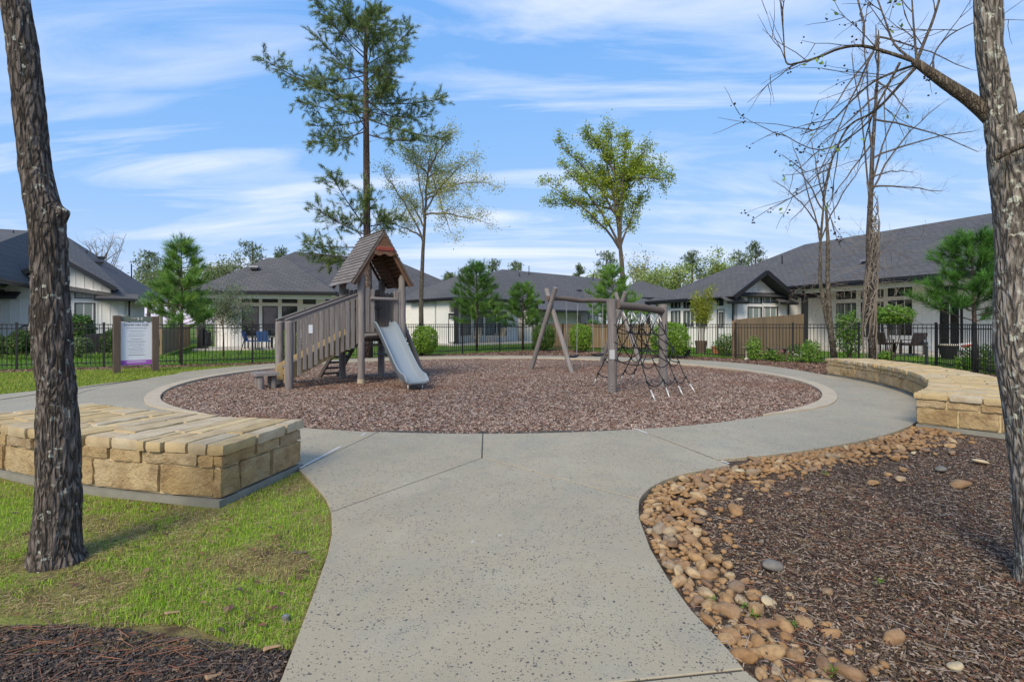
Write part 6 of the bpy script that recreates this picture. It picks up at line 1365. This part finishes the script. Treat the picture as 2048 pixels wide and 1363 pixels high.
def far_leafy(px, top, wpx, D, label, seed, cols, per=7, size=.32):
    R = random.Random(seed); base = gx(px, D, -.05); H = CAM_H + (HOR - top) * D / FPX; o = thing('far_tree', base, label, 'tree', FG); w = wpx * D / FPX / 2; m = MB(); tips = []
    m.tube([base, base + (0, 0, H * .5)], [.25, .17], 6)
    for k in range(16):
        a_ = R.random() * 6.28; z = H * R.uniform(.35, .7); e = base + np.array([math.cos(a_) * w * R.uniform(.2, 1), math.sin(a_) * w * R.uniform(.2, 1), H * R.uniform(.6, .98)]); p = base + (0, 0, z); m.tube(bez(p, (p + e) / 2 + rv(R) * .3, e, 5), [.09, .07, .05, .04, .02], 4, caps=False)
        for _ in range(4): twig(m, p + (e - p) * R.uniform(.5, 1), rv(R) + np.array([0, 0, .6]), R.uniform(.6, 1.6) * (w / 3) ** .5, .022, 1, R, tips, 3, .3, .05, 3)
    m.build('trunk', MAT['twig_pale'], o)
    if cols:
        T_ = np.array([t[0] for t in tips]); P = np.repeat(T_, per, 0) + rng.normal(size=(len(T_) * per, 3)) * .38; foliage('crown', [diamonds(P, rng.uniform(.6, 1.2, len(P)) * size, palette(len(P), cols, .25), asp=.7)], 'leaves', o)
SPR = [(.30, .38, .11), (.36, .44, .14), (.24, .32, .09)]; OLV = [(.22, .27, .12), (.27, .32, .15), (.18, .23, .10)]; YEL = [(.36, .40, .12), (.31, .35, .13)]
far_leafy(205, 447, 105, 62, 'large bare tree rising behind the steep roof at the left', 1, None)
far_pine(296, 503, 62, 78, 'pine next to the bare tree, behind the left house', 2); far_leafy(322, 528, 90, 72, 'pale green tree low between the left house and the young pine', 3, OLV)
far_leafy(346, 572, 90, 52, 'low green tree in the gap behind the young pine', 23, OLV, 9); far_leafy(396, 566, 64, 58, 'low green tree just left of the hipped patio roof', 24, SPR, 9)
far_leafy(432, 508, 92, 80, 'rounded olive green tree behind the hipped roof left of the stairs', 4, OLV, 9); far_pine(505, 486, 66, 84, 'broad pine above the hipped roof left of the tower', 5); far_pine(562, 498, 40, 84, 'small pine just left of the hip ridge near the tower', 6)
far_pine(898, 545, 34, 92, 'smallest pine top right of the slender tree', 7); far_pine(934, 533, 42, 92, 'pine top behind the taller young pine', 8); far_pine(986, 521, 44, 92, 'pine top above the peak of the long house roof', 9); far_pine(1032, 524, 30, 92, 'narrow pine top right of the long house peak', 10)
far_leafy(1090, 541, 40, 95, 'thin bare tree far over the long ridge', 11, None); far_pine(1158, 531, 26, 92, 'lone narrow pine far over the long ridge', 12); far_pine(1213, 504, 58, 88, 'tall pine just left of the yellow-green tree trunk', 13)
far_leafy(1185, 548, 50, 84, 'low spring green tree between lone pine and yellow-green tree', 14, SPR); far_leafy(1275, 512, 60, 76, 'half bare tree right of the yellow-green tree trunk', 15, YEL, 2)
far_leafy(1300, 552, 80, 70, 'low yellow-green tree behind the net frame', 16, SPR, 8); far_leafy(1345, 534, 70, 76, 'light green tree left of the dark pine by the right roof', 17, SPR, 7); far_pine(1386, 505, 52, 82, 'dark pine over the low end of the right roof', 18)
far_leafy(1438, 506, 66, 80, 'spring green tree between two pines over the right roof', 19, SPR, 7); far_pine(1478, 505, 56, 84, 'wide dark pine behind the hip of the right roof', 20); far_pine(1512, 484, 48, 86, 'tallest pine behind the right roof', 21)

# ---- shrubs and garden plants
def shrub(px, D, w, h, label, seed, cols, n=5200, size=.075, z0=.12, name='round_shrub', group=None, lobes=1.0, cat='shrub', flat=False, stems=5, dx=0.0):
    R = random.Random(seed); base = gx(px, D, -.05) + np.array([dx, 0, 0]); o = thing(name, base, label, cat, group); m = MB()
    for k in range(stems): a_ = R.random() * 6.28; m.tube([base + (R.uniform(-.06, .06), R.uniform(-.06, .06), 0), base + (math.cos(a_) * w * .15, math.sin(a_) * w * .15, h * .35), base + (math.cos(a_) * w * .3, math.sin(a_) * w * .3, h * .75)], [.022, .016, .008], 5)
    m.build('stem', MAT['twig'], o); d = rng.normal(size=(n, 3)); d /= np.linalg.norm(d, axis=1)[:, None]
    bump = 1 + lobes * .34 * (fbm(d * 2.3 + seed * 7, 3) - .47) + lobes * .16 * (vnoise(d * 7 + seed) - .5); r = np.where(rng.random(n) < .7, rng.uniform(.86, 1.03, n), rng.uniform(.3, .9, n)) * bump
    q = np.abs(d) ** 2.6; q = (q[:, 0] + q[:, 1] + q[:, 2]) ** (-1 / 2.6)             # slightly boxy, clipped outline
    P = d * (r * q)[:, None] * np.array([w / 2, w / 2, (h - z0) / 2]) + base + np.array([0, 0, z0 + (h - z0) / 2]); P[:, 2] = np.maximum(P[:, 2], .02)
    foliage('leaves', [diamonds(P, rng.uniform(.7, 1.25, n) * size, palette(n, cols, .28), asp=.62, nrm=d)], 'leaves', o); return o
SG = 'clipped round shrubs along the fence'; BRT = [(.16, .30, .03), (.21, .36, .045), (.12, .235, .025), (.26, .40, .06)]; DKG = [(.06, .14, .03), (.085, .18, .035), (.045, .11, .025), (.13, .15, .05)]
shrub(850, 24.0, 1.14, 1.36, 'bright green clipped shrub just right of the slide', 1, BRT, group=SG); shrub(1087, 28.2, 1.22, 1.42, 'darker green clipped shrub behind the left crossed swing legs', 2, DKG + BRT[:1], group=SG)
shrub(1162, 27.4, 1.18, 1.45, 'bright green clipped shrub seen between the swing chains', 3, BRT, group=SG); shrub(1340, 22.4, 1.50, 1.52, 'largest bright green clipped shrub, right of the net post', 4, BRT, 8000, group=SG); shrub(577, 21.8, .95, 1.15, 'bright green shrub seen through the foot of the tower stairs', 5, BRT, group=SG)
shrub(8, 22.5, .8, .9, 'dark green leafy shrub at the left picture edge behind the fence', 6, DKG, 3000, .12, name='garden_shrub'); shrub(46, 22.2, .9, 1.15, 'dark green shrub left of the lichen-spotted trunk behind the fence', 7, DKG, 3600, .11, name='garden_shrub'); shrub(160, 22.8, .8, .85, 'pale grey-green shrub just right of the lichen-spotted trunk', 8, [(.15, .21, .09), (.19, .26, .11)], 2600, .10, name='garden_shrub')
shrub(160, 26.2, 1.1, 1.9, 'glossy green shrub below the left house window', 9, DKG + [(.10, .24, .04)], 3600, .14, name='garden_shrub'); shrub(226, 24.2, .8, 1.15, 'small dark shrub directly behind the sign post', 10, DKG, 3800, .13, name='garden_shrub')
for i, (px, D) in enumerate(((22, 21.0), (60, 20.8), (192, 22.0), (215, 22.3))):
    base = gx(px, D, -.06); o = thing('strap_leaf_plant', base, ['arching yellow-green strap leaf plant left of the trunk, near the picture edge', 'arching yellow-green strap leaf plant touching the trunk edge on its left', 'arching green strap leaf plant right of the trunk by the condenser', 'arching green strap leaf plant beside the sign post'][i], 'plant', 'strap leaf plants behind the fence')
    m = MB(); R = random.Random(i)
    for k in range(70):
        a_ = R.random() * 6.28; L = R.uniform(.25, .6); d = np.array([math.cos(a_), math.sin(a_), 0]); s = np.array([-d[1], d[0], 0]) * .016; p = base + d * R.uniform(0, .35) + rv(R) * .04; p[2] = 0; V = []
        for t in (0, .35, .7, 1): c = p + d * L * t * .8 + (0, 0, L * 1.1 * (t - .75 * t * t)); V += [c - s * (1 - t * .9), c + s * (1 - t * .9)]
        m.add(V, [(0, 1, 3, 2), (2, 3, 5, 4), (4, 5, 7, 6)], col=R.choice([(.19, .30, .04), (.25, .34, .05), (.12, .24, .03)]))
    m.build('leaves', MAT['leaves'], o)
# small olive tree with stakes
o = limb_tree('olive_tree', gx(446, 23.6), 23.6, [(447, 706), (447, 670), (444, 640), (442, 615)], .045, [(405, 610), (420, 590), (450, 582), (480, 588), (502, 612), (395, 632), (490, 640), (430, 620), (465, 605), (415, 648), (475, 655)], 'wispy grey-green small tree in front of the glazed patio', 'bark_pale', 'twig_pale', (6, .085, [(.17, .22, .12), (.22, .27, .16), (.13, .18, .09)], .12), 41, 1, .42, .7, 3, start=(.3, 1), tw_r=.006)
for a_, b_ in (((410, 712), (416, 668)), ((480, 708), (492, 668))): MB().tube([at(a_[0], a_[1], 23.0), at(b_[0], b_[1], 23.2)], .018, 6).build('stake', MAT['black_metal'], o)
# yellow-green bamboo in a tub
b_ = gx(1402, 26.5, -.05); o = thing('bamboo_plant', b_, 'yellow-green feathery bamboo in a brown tub against the right house', 'plant'); R = random.Random(8); m = MB(); P = []
for k in range(26):
    a_ = R.random() * 6.28; e = b_ + np.array([math.cos(a_) * R.uniform(.1, .62), math.sin(a_) * R.uniform(.1, .5), R.uniform(2.0, 3.3)]); p = b_ + np.array([math.cos(a_) * .15, math.sin(a_) * .15, .5]); pts = bez(p, p + (0, 0, 1.4), e, 7); m.tube(pts, .010, 4, caps=False)
    for j in range(3, 7):
        for _ in range(34): P.append(pts[j] + rv(R) * R.uniform(.05, .32))
m.build('canes', MAT['twig_pale'], o); P = np.array(P); foliage('leaves', [diamonds(P, rng.uniform(.10, .17, len(P)), palette(len(P), [(.30, .34, .035), (.36, .38, .05), (.22, .29, .03)]), asp=.22)], 'leaves', o); MB().tube([b_, b_ + (0, 0, .3), b_ + (0, 0, .62)], [.22, .26, .30], 16).build('tub', MAT['sign_post'], o, smooth=True, sharp=40)
# climbing plants and low garden plants beyond the right fence
GRN = [(.12, .26, .03), (.17, .32, .04), (.22, .36, .06)]
shrub(1785, 19.6, 1.25, 2.1, 'arching green climber on a wire arbour right of the vine-wrapped tree', 21, GRN, 2300, .10, 1.45, 'climbing_plant', stems=7, lobes=2.2, cat='plant'); shrub(1697, 20.3, .85, 1.95, 'upright green climber between the two bare trees', 22, GRN, 1700, .10, .25, 'climbing_plant', stems=6, lobes=2.4, cat='plant')
GP = 'low garden plants beyond the right fence'
for i, (px, D, w, h, nn, lab) in enumerate(((1455, 24.0, .95, .95, 1800, 'green leafy plant left of the cedar fence end'), (1508, 20.9, .55, .95, 900, 'green plant beside the bird bath'), (1545, 20.4, .6, .45, 700, 'low plant under the garden stand'), (1622, 19.4, .6, .85, 900, 'bright green plant left of the leaning tree'), (1600, 22.5, 1.0, .6, 900, 'broad low plant by the dark patio column'), (1770, 18.4, .45, .5, 500, 'small yellow-green plant behind the bench by the vine-wrapped tree'), (1968, 17.5, 1.3, .75, 1400, 'dense green border plants by the yard sign'), (1925, 16.0, .4, .45, 300, 'small weed at the fence by the young pine'), (1985, 15.0, .6, .7, 700, 'green plant at the fence behind the pale trunk'))):
    shrub(px, D, w, h, lab, 50 + i, GRN if i % 2 else DKG + GRN, nn, .075, .03, 'garden_plant', GP, 1.8, 'plant', stems=3)
for i, (px, D, c, lab) in enumerate(((1566, 20.1, 'flower_pink', 'clump of pink flowers at the fence under the garden stand'), (1598, 19.7, 'flower_white', 'clump of white flowers at the fence right of the pink ones'))):
    b_ = gx(px, D, -.05); o = thing('flower_clump', b_, lab, 'flowers', 'flower clumps at the right fence'); R = random.Random(i + 3); m = MB(); q = MB()
    for k in range(24):
        e = b_ + np.array([R.gauss(0, .16), R.gauss(0, .1), R.uniform(.15, .42)]); q.tube([b_ + (R.gauss(0, .06), 0, 0), e], .006, 3, caps=False)
        for j in range(5): a_ = j * 1.257; d = np.array([math.cos(a_), math.sin(a_) * .6, .5]); s = np.array([-d[1], d[0], 0]) * .018; m.add([e, e + d * .03 + s, e + d * .05, e + d * .03 - s], [(0, 1, 2, 3)])
    q.build('stems', MAT['leaves'] if False else MAT['twig'], o); m.build('petals', MAT[c], o); P = b_ + rng.normal(size=(260, 3)) * np.array([.16, .1, .08]) + np.array([0, 0, .16]); foliage('leaves', [diamonds(P, np.full(260, .07), palette(260, GRN))], 'leaves', o)
# weeds in the stone border
for i, (px, py) in enumerate(((1424, 1196), (1490, 1208), (1508, 1225), (1585, 1248), (1664, 1342), (1760, 1160), (1650, 945))):
    b_ = G(px, py); P = b_ + rng.normal(size=(26, 3)) * np.array([.011, .011, .004]) + np.array([0, 0, .0]); o = thing('weed_tuft', b_, ['small green weed against the path in the stone border', 'small green weed in the middle of the stone border', 'green weed beside the cream coloured stone', 'small green weed at the inner edge of the stone border', 'green weed among the stones near the lower picture edge', 'tiny green sprout alone on the dark mulch', 'tiny green sprout by the far stones'][i], 'weed', 'weeds in the stone border')
    foliage('leaves', [diamonds(P, rng.uniform(.012, .026, 26), palette(26, [(.15, .27, .04), (.20, .33, .06)]), asp=.3)], 'leaves', o)

# ================================================================ garden furniture beyond the fence
def ax_of(deg): a_ = math.radians(deg); return np.array([math.cos(a_), math.sin(a_), 0])
def chair(name, p, deg, label, mat, frame_mat, w=.6, dp=.58, sh=.42, bh=.95, group=None, slats=False, rec=.16):
    p = np.array(p, float); f = ax_of(deg); s = np.array([-f[1], f[0], 0]); o = thing(name, p, label, 'chair', group)      # f points where the sitter looks
    MB().box(p + (0, 0, sh), (dp, w, .06), f).build('seat', MAT[mat], o)
    b0, b1 = p - f * dp * .45 + (0, 0, sh), p - f * (dp * .45 + rec) + (0, 0, bh)
    if slats:
        for k in range(5): MB().bar(b0 + s * (k - 2) * w * .19, b1 + s * (k - 2) * w * .2 + (0, 0, .06 - .02 * abs(k - 2)), .02, w * .16, up=s).build('back_slat', MAT[mat], o)
    else: MB().bar(b0, b1, w, .05, up=np.cross(b1 - b0, s)).build('backrest', MAT[mat], o)
    for sg in (-1, 1):
        for k in (-.45, .45): MB().bar(p + s * sg * w * .46 + f * dp * k + (0, 0, -.0), p + s * sg * w * .46 + f * dp * k + (0, 0, sh + (.2 if k > 0 else .0)), .045, .045, up=f).build('leg', MAT[frame_mat], o)
        MB().bar(p + s * sg * w * .48 + f * dp * .5 + (0, 0, sh + .21), p + s * sg * w * .48 - f * dp * .6 + (0, 0, sh + .21), .07, .03).build('armrest', MAT[frame_mat], o)
    return o
def table(name, p, w, h, label, mat, deg=0):
    p = np.array(p, float); f = ax_of(deg); s = np.array([-f[1], f[0], 0]); o = thing(name, p, label, 'table'); MB().box(p + (0, 0, h), (w, w, .04), f).build('table_top', MAT[mat], o)
    for a_ in (-1, 1):
        for b_ in (-1, 1): MB().box(p + f * a_ * w * .42 + s * b_ * w * .42 + (0, 0, h / 2), (.05, .05, h), f).build('leg', MAT[mat], o)
    return o
BC = 'blue patio chairs'; chair('patio_chair', gx(503, 28.9, .06), 10, 'blue sling patio chair turned sideways, nearer the olive tree', 'blue_fabric', 'black_metal', group=BC); chair('patio_chair', gx(530, 28.6, .06), 95, 'blue sling patio chair seen from behind, nearer the stairs', 'blue_fabric', 'black_metal', group=BC); table('patio_table', gx(548, 30.0, .06), .7, .6, 'dark patio table beside the blue chairs', 'black_metal')
g = gx(409, 29.3, .06); o = thing('covered_grill', g, 'barbecue grill under a black cover on the patio left of the olive tree', 'grill'); V, F = rough_block([g + np.array(q) for q in ((-.34, -.28, .1), (.34, -.28, .1), (.34, .28, .1), (-.34, .28, .1), (-.28, -.2, 1.02), (.28, -.2, 1.02), (.28, .2, 1.02), (-.28, .2, 1.02))], (5, 4, 6), .018, .06, 3); m = MB(); m.add(list(V), F); m.build('cover', MAT['grill_cover'], o, smooth=True)
for x in (-.28, .28): MB().tube([g + (x, -.2, 0), g + (x, -.2, .14)], .035, 8).build('caster', MAT['rubber_black'], o)
RC = 'cream rocking chairs'; chair('rocking_chair', HD(2.9, 1.5, .06), -110, 'cream slatted patio chair behind the taller young pine', 'cream_paint', 'cream_paint', group=RC, slats=True, bh=1.05); chair('rocking_chair', HD(5.0, 1.35, .06), -130, 'cream slatted patio chair between the two young pines', 'cream_paint', 'cream_paint', group=RC, slats=True, bh=1.05); table('side_table', HD(4.0, 1.4, .06), .42, .45, 'small cream table between the slatted patio chairs', 'cream_paint', 42)
WC = 'dark wicker chairs'; chair('wicker_chair', gx(1766, 24.6, .06), 20, 'dark wicker chair right of the vine-wrapped tree', 'wicker', 'wicker', w=.66, group=WC); chair('wicker_chair', gx(1825, 23.4, .06), 190, 'dark wicker chair facing the other across the low table', 'wicker', 'wicker', w=.66, group=WC); table('wicker_table', gx(1795, 23.9, .06), .75, .48, 'low dark wicker table between the two wicker chairs', 'wicker', -70)
g = gx(1897, 21.4, .0); o = thing('planter_bowl', g, 'black tapered planter bowl with a pale rim near the dark patio door', 'planter'); MB().tube([g, g + (0, 0, .2), g + (0, 0, .55)], [.22, .28, .36], 18).build('bowl', MAT['grill_cover'], o, smooth=True, sharp=40); MB().tube([g + (0, 0, .54), g + (0, 0, .59)], .37, 18).build('rim', MAT['cream_paint'], o, smooth=True, sharp=40)
for a_ in np.linspace(0, PI, 2): MB().tube([g + (math.cos(a_) * .34, 0, .55), g + (math.cos(a_) * .34, 0, .85)], .012, 5).build('handle_post', MAT['black_metal'], o)
MB().tube([g + (-.34, 0, .85), g + (.34, 0, .85)], .012, 5).build('handle_bar', MAT['black_metal'], o)
g = gx(1933, 18.6, -.06); o = thing('yard_sign', g, 'small white yard sign with a red band among plants near the pale trunk', 'sign'); sgn = MB().box(g + (0, 0, .68), (.42, .012, .24), (1, -.25, .12)).build('panel', MAT['print_white'], o); MB().box(g + (-.002, -.012, .70), (.36, .008, .07), (1, -.25, .12)).build('red_band', MAT['red_paint'], sgn)
for x in (-.13, .13): MB().tube([g + (x, 0, 0), g + (x, 0, .58)], .007, 5).build('wire_leg', MAT['chain_steel'], o)
g = gx(1853, 18.2, -.06); o = thing('hose_post', g, 'green garden hose post with a white tap behind the bench', 'hose post'); MB().box(g + (0, 0, .42), (.07, .07, .84)).build('post', MAT['sign_green'], o); MB().tube([g + (0, -.04, .72), g + (0, -.14, .70), g + (0, -.16, .62)], .02, 6).build('tap', MAT['print_white'], o); MB().box(g + (0, 0, .88), (.1, .1, .08)).build('cap', MAT['print_white'], o)
g = gx(1494, 21.2, -.06); o = thing('bird_bath', g, 'pale stone bird bath beyond the fence before the cedar planks', 'bird bath'); MB().tube([g, g + (0, 0, .06), g + (0, 0, .1), g + (0, 0, .42), g + (0, 0, .46)], [.11, .11, .06, .05, .09], 12).build('pedestal', MAT['cream_paint'], o, smooth=True, sharp=40); MB().tube([g + (0, 0, .45), g + (0, 0, .48), g + (0, 0, .53)], [.06, .17, .21], 14).build('bowl', MAT['cream_paint'], o, smooth=True, sharp=40)
g = gx(1556, 20.9, -.06); o = thing('garden_stand', g, 'dark low garden stand with pots before the cedar fence', 'stand'); MB().box(g + (0, 0, .5), (.75, .32, .05)).build('stand_top', MAT['weathered_dark'], o)
for x in (-.3, .3): MB().box(g + (x, 0, .24), (.06, .26, .48)).build('leg', MAT['weathered_dark'], o)
for i, (px, D_, r_, lab) in enumerate(((1432, 25.5, .22, 'terracotta pot left of the fence post near the bamboo'), (1446, 25.0, .17, 'smaller terracotta pot beside the cedar fence end'))):
    g = gx(px, D_, -.05); o = thing('flower_pot', g, lab, 'pot', 'terracotta pots by the right house'); MB().tube([g, g + (0, 0, r_ * 1.5)], [r_ * .7, r_], 14).build('pot', MAT['terracotta'], o, smooth=True, sharp=40); MB().tube([g + (0, 0, r_ * 1.45), g + (0, 0, r_ * 1.7)], r_ * 1.08, 14).build('rim', MAT['terracotta'], o, smooth=True, sharp=40)
    P = g + rng.normal(size=(160, 3)) * r_ * .5 + np.array([0, 0, r_ * 2.1]); foliage('leaves', [diamonds(P, np.full(160, .08), palette(160, GRN))], 'leaves', o)
g = gx(1373, 24.2, -.06); o = thing('bucket_planter', g, 'small square black planter on the grass right of the largest shrub', 'planter'); MB().hexa([g + np.array(q) for q in ((-.1, -.1, 0), (.1, -.1, 0), (.1, .1, 0), (-.1, .1, 0), (-.14, -.14, .3), (.14, -.14, .3), (.14, .14, .3), (-.14, .14, .3))]).build('box', MAT['black_trim'], o); MB().box(g + (0, 0, .305), (.31, .31, .03)).build('rim', MAT['black_trim'], o)
